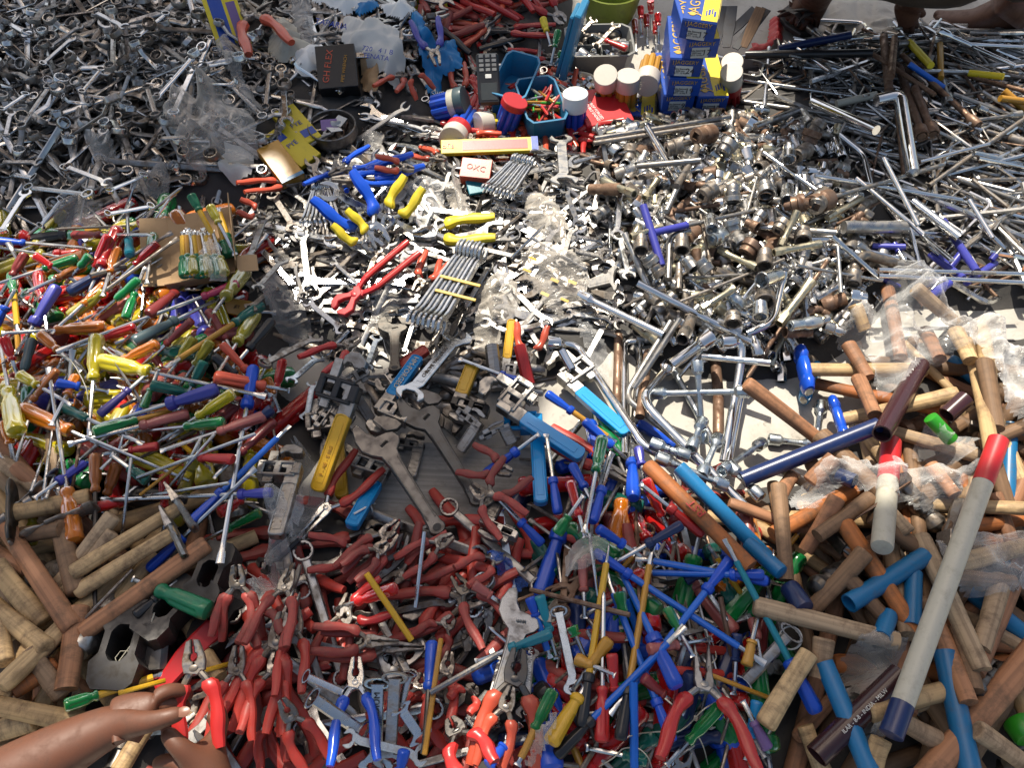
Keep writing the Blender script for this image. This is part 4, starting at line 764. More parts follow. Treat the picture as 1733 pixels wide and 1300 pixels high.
for a in [(140, 880, 340, 730, 460, 640, 'blue', 'rib'), (388, 350, 225, 295, -10, 200, 'blue', 'rib'), (500, 400, 670, 500, 910, 690, 'blue', 'rib', 'flat', 'ochre'), (720, 560, 890, 720, 1020, 830, 'blue', 'rib'), (650, 820, 740, 960, 800, 1090, 'blue', 'rib'), (570, 1110, 530, 900, 500, 640, 'blue', 'rib'),
          (770, 1160, 830, 960, 890, 750, 'blue', 'rib'), (1012, 1020, 1010, 800, 1005, 690, 'blue', 'rib'), (1035, 575, 1265, 715, 1480, 850, 'blue', 'rib'), (830, 660, 790, 880, 725, 1220, GR, 'flute'), (640, 920, 700, 1130, 730, 1250, RD, 'slab'), (1080, 900, 1180, 1130, 1250, 1280, RD), (1425, 1235, 1215, 1065, 1050, 930, 'brightred', 'rib'),
          (480, 1290, 340, 1150, 200, 1000, 'blue', 'rib'), (560, 1230, 650, 1130, 720, 1000, GR), (1040, 720, 1065, 830, 1080, 930, 'indigo', 'rib'), (1300, 1170, 1080, 1290, 900, 1400, 'navy', 'rib')]:
    D('k', *a)
# dull red pliers left of centre-bottom
for a in [('combi', 1600, 900, 1330, 1000, 'dullred'), ('combi', 20, 780, 300, 870, 'dullred'), ('combi', 340, 830, 120, 1060, 'dullred'), ('combi', 320, 1190, 60, 940, 'dullred')]: PL('k', *a)

for q in [(125, 945, 470, 985), (670, 650, 960, 930), (780, 510, 1040, 215), (590, 570, 650, 890), (1340, 560, 1370, 290), (100, 650, 260, 420), (0, 820, 210, 820), (870, 590, 1000, 300), (570, 380, 572, 60), (690, 190, 850, 60), (210, 330, 380, 180), (0, 560, 140, 470), (320, 510, 480, 530), (600, 520, 660, 360), (430, 480, 560, 500), (0, 1180, 140, 960), (200, 1150, 320, 1000), (530, 1085, 780, 1040),
          (540, 970, 740, 880), (880, 720, 1010, 690), (30, 690, 60, 560), (1000, 420, 1200, 430), (1420, 330, 1450, 640), (1460, 310, 1733, 480), (1070, 180, 1000, 350), (800, 700, 960, 690), (330, 840, 560, 930), (700, 250, 820, 370), (1160, 420, 1340, 600), (740, 430, 790, 590), (60, 880, 180, 900), (480, 60, 640, 140), (0, 90, 150, 180), (250, 240, 420, 120), (410, 470, 520, 340)]:
    Tl('a', pick([('flatring', 2), ('ring0', 1), ('combi0', 1)]), 'ring_spanner', *q, pick([('chrome', 3), ('satin_steel', 2), ('bright_chrome', 1)]), desc='long pale ring spanner lying on top', catg='ring spanner', group=G1)
# ---- front: pliers, ring spanners, screwdrivers
for a in [('combi', 100, 600, 65, 180, 'dullred', 12), ('combi', 190, 640, 400, 180, 'dullred', 12), ('combi', 250, 600, 160, 380, 'dullred', 3), ('combi', 540, 800, 690, 340, 'dullred', 12), ('combi', 450, 115, 800, 120, 'dullred', 12), ('combi', 640, 240, 960, -60, 'dullred', 3), ('combi', 690, 270, 950, 10, 'dullred', 3),
          ('combi', 1270, 90, 860, 300, 'dullred', 12), ('combi', 880, 480, 1480, 350, 'dullred', 12), ('combi', 960, 200, 1260, 20, 'dullred', 3), ('combi', 1520, 590, 1260, 240, 'dullred', 12, 'dark_steel'), ('long', 520, 620, 1100, 640, 'dullred', 3, 'worn_steel'), ('long', 480, 590, 960, 610, 'dullred', 3, 'worn_steel'),
          ('combi', 90, 1290, 80, 640, 'dullred', 12), ('combi', 1100, 650, 1260, 470, 'dullred', 12), ('combi', 350, 900, 400, 430, 'brickred', 3), ('combi', 270, 1290, 240, 960, 'brickred', 3), ('combi', 520, 1300, 310, 920, 'brickred', 3), ('long', 90, 1090, 400, 330, 'brickred', 12, 'worn_steel'),
          ('combi', 1030, 1080, 1090, 780, 'brickred', 3), ('combi', 1160, 1100, 1240, 660, 'brickred', 3), ('combi', 1290, 960, 1380, 850, 'brickred', 3), ('combi', 680, 230, 900, 60, 'dullred', 3), ('combi', 1300, 250, 1540, 120, 'dullred', 3), ('combi', 200, 1130, 300, 640, 'brickred', 12),
          ('nip', 900, 350, 640, 480, 'brightred', 12)]: PL('m', *a)
PL('i', 'combi', 980, 750, 1010, 450, 'dullred', 12); PL('i', 'combi', 1120, 790, 1230, 460, 'dullred', 12); PL('i', 'combi', 970, 1200, 1010, 780, 'brickred', 12); PL('i', 'combi', 1080, 1170, 1200, 640, 'brickred', 12); PL('i', 'pump', 1250, 310, 1100, 460, 'black', 3, 'dark_steel')
RS = dict(catg='spanner', group='bright spanners at the front')
def RSp(c, key, x1, y1, x2, y2, m, d, **k): return Tl(c, key, 'ring_spanner', x1, y1, x2, y2, m, desc='!' + d, **{**RS, **k})
RSp('m', 'flatring', 430, 790, 680, 900, 'chrome', 'chrome ring spanner crossing behind the blue and silver pliers'); RSp('m', 'flatring', 460, 900, 780, 1120, 'chrome', 'chrome ring spanner below another, left of the blue grips', th=1.15)
RSp('m', 'combi1', 845, 800, 830, 1330, 'zinc_blue', 'long lettered ring spanner upright right of the blue grips', th=1.05); RSp('m', 'combi1', 940, 770, 905, 1310, 'satin_steel', 'stained ring spanner upright beside the lettered one', th=1.0); RSp('m', 'flatring', 1020, 770, 960, 1000, 'chrome', 'short ring spanner leaning right of the stained one')
RSp('m', 'combi1', 1440, 1080, 1550, 650, 'satin_steel', 'flat spanner with its ring at the bottom by the coral handles', th=1.1); RSp('n', 'adjustable', 20, 1060, 250, 340, 'satin_steel', 'long spanner with large open jaw pointing up, under the four-way wrench', th=1.0)
RSp('n', 'combi1', 400, 410, 505, 900, 'zinc_blue', 'bluish spanner with a ring on top beside the yellow-sleeved screwdriver'); RSp('n', 'open1', 255, 640, 225, 1030, 'grey_steel', 'dark lettered open spanner between red handles'); RSp('m', 'open1', 650, 1130, 1120, 1240, 'zinc_blue', 'open spanner lying flat at the bottom edge'); RSp('m', 'open2', 960, 960, 1090, 1150, 'zinc_blue', 'stubby open spanner right of the upright ring spanners')
RSp('o', 'flatring', 60, 880, 350, 570, 'satin_steel', 'ring spanner marked twelve leaning among screwdrivers at lower right', th=1.2)
PL('m', 'combi', 710, 1290, 725, 690, 'enamelblue', 12, 'chrome', ' and silver nose')
Tl('n', 'combi12', 'pliers', 100, 1330, 190, 640, 'dark_steel', 'salmon', desc='!big pliers with thick coral red handles at the bottom edge', catg='pliers', th=1.1); PL('n', 'combi', 20, 1310, 150, 850, 'salmon', 3)
Tl('m', 'combi3', 'pliers', 1400, 1330, 1240, 1030, 'dark_steel', 'brightred', desc='!red-handled pliers leaning at the bottom edge', catg='pliers', th=1.0)
for a in [(700, 670, 720, 890, 730, 1080, 'brightred', 'slab'), (1300, 960, 1130, 1180, 1000, 1290, GR), (380, 870, 270, 1100, 180, 1290, GR, 'flute', 'flat', 'ochre'), (480, 520, 515, 570, 580, 760, GR, 'rib'), (250, 360, 290, 470, 360, 700, 'blue', 'rib', 'flat', 'bluesleeve'), (300, 350, 360, 560, 400, 700, 'tealblue', 'slab'), (370, 560, 130, 640, -50, 720, 'tealblue', 'rib'),
          (-60, 290, 40, 360, 100, 400, 'rose', 'slab'), (540, 150, 545, 340, 550, 480, 'rose', 'slab'), (900, 650, 1060, 600, 1250, 590, 'rose', 'slab', 'flat', None), (1100, 270, 1190, 230, 1290, 180, 'navy', 'bulb'), (1420, 240, 1560, 270, 1660, 300, 'blue', 'rib'), (1390, 560, 1370, 720, 1370, 900, 'navy', 'slab'), (1500, 930, 1460, 1140, 1440, 1260, 'skyblue', 'slab'), (1560, 1200, 1480, 1040, 1420, 930, 'violet', 'slab'),
          (870, 800, 1000, 900, 1100, 1000, 'maroon', 'slab'), (740, 330, 770, 460, 790, 600, GR, 'bulb'), (1000, 420, 1080, 560, 1150, 690, GR, 'rib'), (620, -20, 780, 60, 900, 160, 'blue', 'rib'), (500, 700, 600, 750, 720, 790, 'ochre', 'bulb'), (690, 590, 560, 740, 480, 880, 'ochre', 'bulb'), (1480, 480, 1500, 600, 1520, 730, 'rose', 'bulb'), (900, 1260, 760, 1230, 560, 1190, TE), (20, 1290, 110, 1180, 200, 1060, 'blue', 'slab')]:
    D('n', *a)
D('m', 1140, 605, 1110, 890, 1095, 1220, 'blue', 'slab', note=' standing on its dark shaft', shaft='dark_steel'); D('m', 950, 310, 720, 385, 600, 430, RD, note=' and red collar')
D('m', 990, 1200, 960, 1330, 940, 1450, 'blue', 'rib'); Tl('m', 'rod0', 'shaft', 1190, 590, 1100, 1230, 'ochre', desc='!yellow-sleeved shaft beside the standing blue screwdriver', catg='shaft', th=1.1); Tl('m', 'rod1', 'shaft', 1100, 0, 1050, 420, 'chrome', desc='!thin chrome shaft standing up among dull red pliers', catg='shaft', th=.7)
Tl('m', 'rod1', 'shaft', 1130, 890, 1500, 680, 'satin_steel', desc='!steel shaft crossing behind the standing blue screwdriver', catg='shaft', th=.9); Tl('m', 'rod1', 'shaft', 780, 230, 1030, 600, 'brightyellow', desc='!bright yellow sleeved shaft poking out between red pliers', catg='shaft', th=.95)
Tl('n', 'rod1', 'shaft', 250, 320, 800, 460, 'brown_steel', desc='!thin rusty bar crossing the front screwdrivers', catg='bar', th=.8); Tl('n', 'rod2', 'shaft', 1220, 780, 1600, 930, 'ochre', desc='!orange-brown rod over the open pliers', catg='rod', th=1.2)
# long blue ones and the yellow-sleeved pair
D('n', 1560, 275, 1360, 235, 830, 145, 'blue', 'rib', 'flat', 'bluesleeve'); D('n', 1540, 240, 1350, 225, 830, 225, 'blue', 'rib', 'flat', 'bluesleeve'); D('n', 1035, 1160, 960, 930, 660, 220, 'blue', 'rib', 'flat', 'bluesleeve'); D('n', 600, 110, 830, 245, 1545, 730, 'blue', 'rib', 'flat', 'bluesleeve')
D('n', 1060, 860, 920, 590, 690, 90, 'blue', 'rib', 'flat', 'bluesleeve', hr=1.15); D('n', 1355, 150, 1200, 350, 690, 1010, 'blue', 'rib', 'flat', 'bluesleeve', hr=1.1); D('n', 390, 1240, 600, 1040, 1100, 520, 'black', 'rib', 'flat', 'bluesleeve')
Tl('n', 'rod1', 'shaft', 820, 830, 825, 1300, 'bluesleeve', desc='!blue-sleeved shaft pointing straight down at the bottom', catg='shaft', th=1.2)
D('n', 645, 1165, 640, 865, 655, 330, 'brightred', 'flute', 'cross'); D('n', 530, 1080, 565, 800, 690, 45, 'black', 'rib', 'awl', 'brightyellow'); D('n', 745, 1150, 800, 880, 930, 45, 'black', 'rib', 'flat', 'ochre'); Tl('n', 'rod0', 'shaft', 575, 10, 625, 360, 'chrome', desc='!white-tipped flat shaft standing above the front screwdrivers', catg='shaft')
D('n', 360, 1170, 520, 900, 620, 740, 'brightyellow', 'slab', hr=1.2, note=' of large size'); D('n', 1830, 1000, 1680, 715, 1320, 40, 'blue', 'rib', 'flat', 'tealblue', hr=1.15); D('n', 1440, 740, 1480, 600, 1525, 370, 'ochre', 'slab')
Tl('n', 'long22', 'pliers', 1240, 1330, 1190, 620, 'grey_steel', 'brightred', desc='!wide open long-nose pliers with black and red grips', catg='pliers', th=1.0)
# ---- four-way wheel wrenches: two crossed rods with a socket on each end, one thing
def xwrench(c, q1, q2, desc, r=.0052):
    a = cv(c, *q1); b = cv(c, *q2); rr = [r * 1.8, r, r, r * 1.8]
    A1, B1 = settle(*a, rr, rr, st=False); A2, B2 = settle(*b, rr, rr, st=False)
    # one plane: put both rods at the height where they meet
    d1 = B1 - A1; d2 = B2 - A2; den = d1[0] * d2[1] - d1[1] * d2[0]; s = ((A2[0] - A1[0]) * d2[1] - (A2[1] - A1[1]) * d2[0]) / den; t = ((A2[0] - A1[0]) * d1[1] - (A2[1] - A1[1]) * d1[0]) / den
    z1 = A1[2] + d1[2] * s; z2 = A2[2] + d2[2] * t; dz = z1 - z2; zlift = max(0, dz); 
    A2[2] += dz; B2[2] += dz
    if dz < 0: A1[2] -= dz; B1[2] -= dz; A2[2] -= dz; B2[2] -= dz
    stamp(A1, B1, rr, rr); stamp(A2, B2, rr, rr)
    ctr = A1 + (B1 - A1) * s; e = bpy.data.objects.new('four_way_wrench', None); e.empty_display_size = .01; e.location = ctr; C.objects.link(e)
    for A, B in ((A1, B1), (A2, B2)):
        L = float(np.linalg.norm(B - A)); M = Matrix.Translation(-Vector(ctr)) @ frame(A, B)
        k = ('xrod', round(L, 2))
        if k not in DM: DM[k] = mk('rod_shape', lathe([(.015, r)] + [(.02 + (L - .04) * i / 60, r * (1.0 if i % 2 else .93)) for i in range(61)] + [(L - .015, r)], 10), 'zinc_blue')
        mo('rod', DM[k], e, M)
        if 'xs' not in DM: DM['xs'] = mk('socket_end', lathe([(.012, .003), (.0115, r * 1.25), (.001, r * 1.35), (0, r * 1.5), (0, r * 1.9), (.001, r * 2), (.018, r * 2), (.024, r * 1.1), (.03, r)], 12, cap=(1, 0)), 'zinc_blue')
        mo('socket_end', DM['xs'], e, M); mo('socket_end', DM['xs'], e, M @ Matrix.Translation((L, 0, 0)) @ Matrix.Rotation(math.pi, 4, 'Z'))
    register(e, '!' + desc, 'wrench', 'four-way wheel wrenches', ((a[0] + a[2]) / 2, (a[1] + a[3]) / 2))
# ---- right: bent bars
def bar(c, pts, r, mat, desc, name='wheel_wrench', catg='wrench', ends=None, bend=.02, group=None, lift=0., flatten=1.):
    mat = 'bright_chrome' if mat == 'chrome' else mat; lift = .05 if desc.startswith('large bent chrome') else lift
    P = cv(c, *pts); P = [(P[i], P[i + 1]) for i in range(0, len(P), 2)]; W = []
    zs = [.05] * len(P)
    for _ in range(3):
        G = [at(u, v, z) for (u, v), z in zip(P, zs)]
        hh = []
        for i in range(len(G) - 1): n_ = 24; t = np.linspace(0, 1, n_); hh.append((G[i][0] + (G[i + 1][0] - G[i][0]) * t, G[i][1] + (G[i + 1][1] - G[i][1]) * t))
        X_ = np.concatenate([h[0] for h in hh]); Y_ = np.concatenate([h[1] for h in hh]); Hh = hs(X_, Y_); A_ = np.stack([X_, Y_, np.ones_like(X_)], 1); co, *_r = np.linalg.lstsq(A_, Hh, rcond=None); co[:2] = np.clip(co[:2], -.3, .3); co[2] = np.mean(Hh - X_ * co[0] - Y_ * co[1]); off = np.percentile(Hh - A_ @ co, 88)
        zs = [float(np.array([g[0], g[1], 1]) @ co + off + r + lift) for g in G]
    G = [Vector(at(u, v, z)) for (u, v), z in zip(P, zs)]
    for i in range(len(G) - 1): stamp(np.array(G[i]), np.array(G[i + 1]), [r], [r])
    pts3 = [G[0]]
    for i in range(1, len(G) - 1):
        a, b, c_ = G[i - 1], G[i], G[i + 1]; l = min(bend, (a - b).length * .45, (c_ - b).length * .45); p0 = b + (a - b).normalized() * l; p2 = b + (c_ - b).normalized() * l
        for t in (0, .2, .4, .6, .8, 1): pts3.append(p0.lerp(b, t).lerp(b.lerp(p2, t), t))
    pts3.append(G[-1]); c0 = sum(G, Vector()) / len(G); geo = tube([tuple(p - c0) for p in pts3], r, 12, 1, flatten)
    if ends:
        e = bpy.data.objects.new(name, None); e.location = c0; e.empty_display_size = .01; C.objects.link(e); mo('bar', mk('bar_shape', geo, mat), e)
        for w in ends:
            A, B = (G[0], G[1]) if w == 0 else (G[-1], G[-2]); M = Matrix.Translation(-c0) @ frame(tuple(A), tuple(B)); k = ('we', round(r, 4), mat)
            if k not in DM: DM[k] = mk('socket_end', lathe([(.018, .001), (.0178, r * 1.0), (.001, r * 1.15), (0, r * 1.3), (0, r * 1.6), (.0015, r * 1.7), (.024, r * 1.7), (.030, r * 1.15), (.036, r * 1.05)], 18, cap=(1, 0)), mat)
            mo('socket_end', DM[k], e, M)
        o = e
    else: o = mo(name, mk('bar_shape', geo, mat), None, Matrix.Translation(c0))
    register(o, ('!' if group is None else '') + desc, catg, group, P[len(P) // 2]); return o
GB = None
bar('k', (1000, 160, 1020, 120, 1050, 180, 1010, 640), .006, 'satin_steel', 'bent steel bar with rounded top left of the long black rods')
bar('k', (960, 760, 960, 100, 1060, 90, 1040, 430), .006, 'chrome', 'second bent steel bar beside the brown bar'); bar('k', (925, 60, 915, 460), .008, 'brown_steel', 'straight rusty bar standing above the blue screwdrivers', 'rusty_bar', 'bar'); bar('k', (1100, 160, 1050, 540), .008, 'brown_steel', 'dark rusty bar half behind the black rods', 'rusty_bar', 'bar')
bar('k', (1230, -20, 960, 420, 1290, 700), .0055, 'grey_steel', 'pair of dark thin rods bent into a V', 'bent_rod', 'rod'); bar('k', (1250, 270, 1480, 690), .0062, 'zinc_blue', 'straight bluish rod passing under the four-way wrench', 'steel_rod', 'rod')
bar('k', (1485, 130, 1510, 400, 1510, 700), .0095, 'brown_steel', 'long dark brown crowbar lying on the sheet', 'crowbar', 'crowbar'); bar('k', (1720, 180, 1640, 430, 1570, 810), .0058, 'chrome', 'second thin chrome bar along the L-shaped one', 'steel_rod', 'rod')
bar('k', (1520, 100, 1650, 100, 1640, 240, 1540, 800), .0075, 'chrome', 'chrome L-shaped wheel wrench with its long arm down the sheet', ends=[0])
bar('k', (1480, 60, 1240, 230), .010, 'chrome', 'short thick socket joint above the big L-shaped wrench', 'extension_bar', 'bar', ends=[0])
xwrench('k', (1115, 455, 1668, 445), (1385, 210, 1420, 700), 'four-way wheel wrench lying flat on the pale sheet')
bar('k', (1230, 225, 1075, 420, 1110, 500, 1450, 850, 1700, 1100), .0078, 'chrome', 'largest chrome L-shaped wheel wrench bent toward the sheet', ends=[0], bend=.035); bar('k', (500, 100, 680, 120, 790, 290, 1080, 720, 1200, 775), .0072, 'chrome', 'chrome wheel wrench with swaged socket between the spanner bags', ends=[0])
bar('k', (590, 150, 650, 260), .008, 'chrome', 'short chrome bar beside the dusty bag', 'steel_bar', 'bar')
xwrench('k', (1110, 700, 1340, 780), (1420, 560, 1350, 730), 'small four-way wrench near the blue screwdriver on the sheet'); xwrench('k', (1145, 775, 1560, 950), (1510, 660, 1410, 890), 'four-way wrench tangled beside the long blue handle')
xwrench('l', (235, 670, 515, 705), (545, 455, 512, 700), 'four-way wrench leaning against the reddish handle'); xwrench('l', (200, 690, -40, 860), (0, 820, 190, 1020), 'four-way wrench left of the navy tube')
# long chrome bars over the sockets
for i, (q, r, mt, d, en) in enumerate([((620, 620, 1310, 980, 1330, 1050), .0065, 'chrome', 'long chrome L-bar lying across the sockets', [1]), ((280, 690, 775, 925), .007, 'chrome', 'thick chrome bar left of the long L-bar', [0]), ((545, 330, 790, 890, 760, 930), .006, 'satin_steel', 'dull bent bar crossing the thick chrome bar', None),
        ((1260, 920, 1420, 850, 1480, 560), .007, 'chrome', 'curved chrome bar right of the long L-bar', None), ((800, 600, 810, 340, 930, 310), .0065, 'satin_steel', 'L-shaped bar beside the blue T-handle', None), ((865, 510, 860, 660), .006, 'worn_steel', 'short bent dark bar among sockets', None),
        ((900, 590, 1240, 570), .003, 'satin_steel', 'thin rod lying level among sockets', None), ((870, 730, 1480, 480), .003, 'worn_steel', 'thin rod slanting over sockets', None), ((990, 220, 1060, 570), .003, 'worn_steel', 'thin dark rod pointing down among sockets', None), ((1320, 0, 1240, 290), .003, 'satin_steel', 'thin rod above the rusty sockets', None),
        ((930, 150, 1110, 270), .0028, 'satin_steel', 'short thin rod near the blue T-handle', None), ((880, 0, 790, 200), .006, 'satin_steel', 'grey bar coming down to the blue T-handle', None), ((1100, 160, 830, 200), .004, 'brown_steel', 'rusty rod above the blue T-handle', None),
        ((1733, 490, 1260, 1180), .0042, 'brown_steel', 'long rusty rod running down to the sheet', None), ((1000, 1050, 1400, 1090), .006, 'chrome', 'chrome bar along the sheet edge', None), ((600, 1240, 870, 830), .005, 'grey_steel', 'dark flat rod crossing to the sheet', None)]):
    bar('g', q, r, mt, d, 'steel_bar', 'bar', ends=en)
def tee(c, stem, cross, mat, shaftm, desc, r=.0065, sl=.45):
    a = cv(c, *stem); b = cv(c, *cross); A, B = settle(*a, [r, r * .6], [r, r * .6]); A2, B2 = settle(*b, [r], [r], st=False); e = bpy.data.objects.new('t_handle_wrench', None); e.location = A; e.empty_display_size = .01; C.objects.link(e); Am = (A2 + B2) / 2; dz = A[2] - Am[2]
    A2[2] += dz; B2[2] += dz; stamp(A2, B2, [r], [r]); T0 = -Vector(A)
    def seg(P, Q, rr, nme, m): 
        L = float(np.linalg.norm(np.array(Q) - np.array(P))); mo(nme, mk(nme, lathe([(0, rr * .6), (.001, rr), (L - .001, rr), (L, rr * .6)], 12), m), e, Matrix.Translation(T0) @ frame(P, Q))
    seg(A2, B2, r, 'cross_handle', mat); seg(A, A + (B - A) * sl, r * .95, 'sleeve', mat); seg(A, B, r * .55, 'shaft', shaftm)
    register(e, '!' + desc, 'wrench', 'blue T-handle wrenches', ((a[0] + a[2]) / 2, (a[1] + a[3]) / 2))
tee('g', (715, 325, 1300, 195), (655, 150, 765, 510), 'indigo', 'satin_steel', 'blue T-handle wrench lying across the left edge of the sockets', .0075, .33)
tee('h', (1380, 150, 1180, 400), (1270, -40, 1470, 260), 'indigo', 'chrome', 'blue T-handle wrench in front of the long rods at the right', .0075, .55); tee('h', (1300, 230, 1180, 130), (1400, 290, 1200, 150), 'indigo', 'chrome', 'blue T-handle wrench crossing under another at the right', .0065, .5)
tee('h', (1540, 210, 1600, 140), (1440, 280, 1610, 165), 'indigo', 'chrome', 'small blue T-handle wrench at the far right of the crossing pair', .0065, .5); tee('h', (970, 110, 1030, 210), (850, 110, 1050, 115), 'indigo', 'chrome', 'blue-handled elbow wrench among the rods above the wrapped handles', .006, .5)
tee('h', (1200, 400, 1310, 335), (1180, 420, 1260, 370), 'indigo', 'chrome', 'blue plastic handle end sticking out above the sheet', .0075, .9); tee('h', (920, 330, 1050, 385), (900, 320, 960, 350), 'indigo', 'chrome', 'short blue rod handle above the clear bag', .005, .9)
for i, (q, r, mt, d, en) in enumerate([((730, 350, 740, 220, 800, 175, 880, 200, 1120, 270), .0085, 'worn_steel', 'thick bent tube with open end above the wrapped handles', [0]), ((610, 70, 900, 330), .0045, 'chrome', 'chrome rod slanting down above the wrapped handles', None), ((1060, 0, 1145, 335), .0045, 'chrome', 'straight chrome rod beside the thick bent tube', None),
        ((1130, 60, 1310, 210), .005, 'chrome', 'bright rod running into the blue T-handle', None), ((880, 265, 1733, 290), .004, 'chrome', 'long level chrome rod in the right heap', None), ((880, 300, 1733, 340), .004, 'chrome', 'second long level chrome rod below it', None), ((620, 80, 450, 90, 400, 0), .008, 'chrome', 'curved chrome bar end among sockets', None), ((1470, 0, 1620, 140), .005, 'chrome', 'shining rod at the right edge', None),
        ((400, 240, 900, 330), .003, 'satin_steel', 'thin rod under the T bars', None), ((640, 130, 660, 400), .0035, 'satin_steel', 'short vertical rod beside sockets', None), ((1640, 290, 1430, 280), .003, 'satin_steel', 'thin rod with hook at the right', None)]):
    bar('h', q, r, mt, d, 'steel_bar', 'bar', ends=en)
# upper right
for i, (q, r, mt, d, en) in enumerate([((250, 700, 510, 600, 560, 690), .0085, 'satin_steel', 'bent tube with open end left of the large bent bar', [1]), ((920, 550, 1050, 520, 1070, 640, 1120, 950), .0125, 'chrome', 'large bent chrome bar standing out of the rods', None), ((570, 560, 920, 715), .0095, 'chrome', 'thick chrome tube shining in the middle of the rods', None),
        ((580, 110, 850, 125, 880, 180), .006, 'chrome', 'chrome wheel wrench behind the rods by the sandal', [1]), ((1040, 600, 1080, 960), .0075, 'brown_steel', 'rusty bar leaning beside the large bent bar', None), ((700, 570, 920, 520), .008, 'cream', 'pale plastic pipe lying under the bent bar', None), ((960, 200, 990, 500), .009, 'brown_steel', 'dark rusty bar standing in the rods', None),
        ((1020, 210, 1000, 420), .008, 'brown_steel', 'second dark rusty bar standing in the rods', None), ((1050, 380, 1170, 750), .0085, 'brown_steel', 'rusty long socket slanting down', [1]), ((1130, 480, 1230, 740), .0085, 'brown_steel', 'second rusty long socket slanting down', [1]), ((1060, 300, 1480, 690), .006, 'brown_steel', 'brown bar with socket slanting right', [1]),
        ((890, 290, 1240, 520), .005, 'brown_steel', 'rusty rod crossing the upper heap', None), ((440, 230, 660, 390), .0045, 'chrome', 'bright rod above the dark rods', None), ((370, 190, 420, 360), .0035, 'chrome', 'short bright rod near the red bag', None), ((1100, 230, 1220, 360), .008, 'cartonyellow', 'yellow tube in the shaded upper right heap', None), ((1270, 240, 1275, 430), .0065, 'ochre', 'orange-brown rod standing upright at the back', None),
        ((1430, 400, 1620, 420), .007, 'cartonyellow', 'yellow bent bar near the right edge', None), ((1620, 500, 1760, 620), .008, 'ochre', 'orange tube at the right edge', None), ((1600, 540, 1760, 560), .007, 'ochre', 'second orange tube at the right edge', None), ((1100, 350, 1290, 480), .006, 'bluesleeve', 'blue sleeved bar in the upper right heap', None),
        ((380, 270, 780, 190), .009, 'navy', 'dark blue bar behind the upper right rods', None), ((200, 300, 900, 290), .009, 'black', 'black rod lying along the back of the rods', None), ((880, 140, 1040, 100), .005, 'dark_steel', 'dark thin rod pointing to the seated vendor', None), ((1370, 240, 1740, 260), .005, 'chrome', 'chrome bar at the upper right', None), ((1260, 170, 1440, 250), .006, 'chrome', 'ribbed chrome bar at the upper right', [0]),
        ((1460, 260, 1680, 360), .005, 'chrome', 'slanting chrome bar at the upper right', None), ((1430, 1100, 1560, 1310), .005, 'chrome', 'glaring chrome rod at the right', None), ((960, 870, 1150, 1240), .0045, 'chrome', 'bright rod pointing down right of centre', None), ((810, 980, 1180, 1290), .0045, 'chrome', 'long bright rod below the bent bar', None), ((580, 965, 1390, 1100), .0045, 'chrome', 'long bright rod crossing below the large bent bar', None),
        ((660, 1090, 1290, 905), .0045, 'satin_steel', 'rod slanting up to the right', None), ((300, 840, 710, 1130), .005, 'chrome', 'long bright rod over the sockets', None), ((1210, 1020, 1750, 640), .0045, 'worn_steel', 'long dull rod slanting across the right heap', None), ((1160, 890, 1540, 790), .004, 'chrome', 'thin chrome rod in the right heap', None), ((1480, 870, 1733, 920), .004, 'chrome', 'thin level rod at the right', None),
        ((1120, 1110, 1380, 1310), .009, 'chrome', 'thick chrome tube entering the blue handle', None), ((700, 730, 850, 850, 890, 1020), .006, 'chrome', 'bent bright bar below the thick tube', None), ((270, 1250, 700, 1280), .006, 'satin_steel', 'flat bar under the sockets', None), ((740, 1250, 1080, 1250), .0125, 'satin_steel', 'thick long spanner bar lying level', None), ((650, 1200, 840, 1090), .006, 'zinc_brass', 'brassy tube with holes', None)]):
    bar('d', q, r, mt, d, 'steel_bar', 'bar', ends=en)
bar('z', (1128, 250, 1165, 298), .008, 'chrome', 'short chrome bar above the sockets', 'steel_bar', 'bar'); bar('c', (440, 970, 1390, 815), .006, 'satin_steel', 'long chrome rod lying before the red carton', 'steel_bar', 'bar'); bar('c', (430, 1000, 1340, 860), .005, 'worn_steel', 'second long rod before the red carton', 'steel_bar', 'bar'); bar('c', (1010, 1300, 1150, 1070, 1150, 980, 1040, 1010), .0065, 'worn_steel', 'bent bar below the blue cartons', 'steel_bar', 'bar')
bar('c', (805, 890, 1020, 1250), .007, 'chrome', 'flat chrome bar pointing at the red carton', 'steel_bar', 'bar'); bar('c', (740, 1160, 1180, 1120), .006, 'satin_steel', 'level chrome bar above the sockets', 'steel_bar', 'bar')
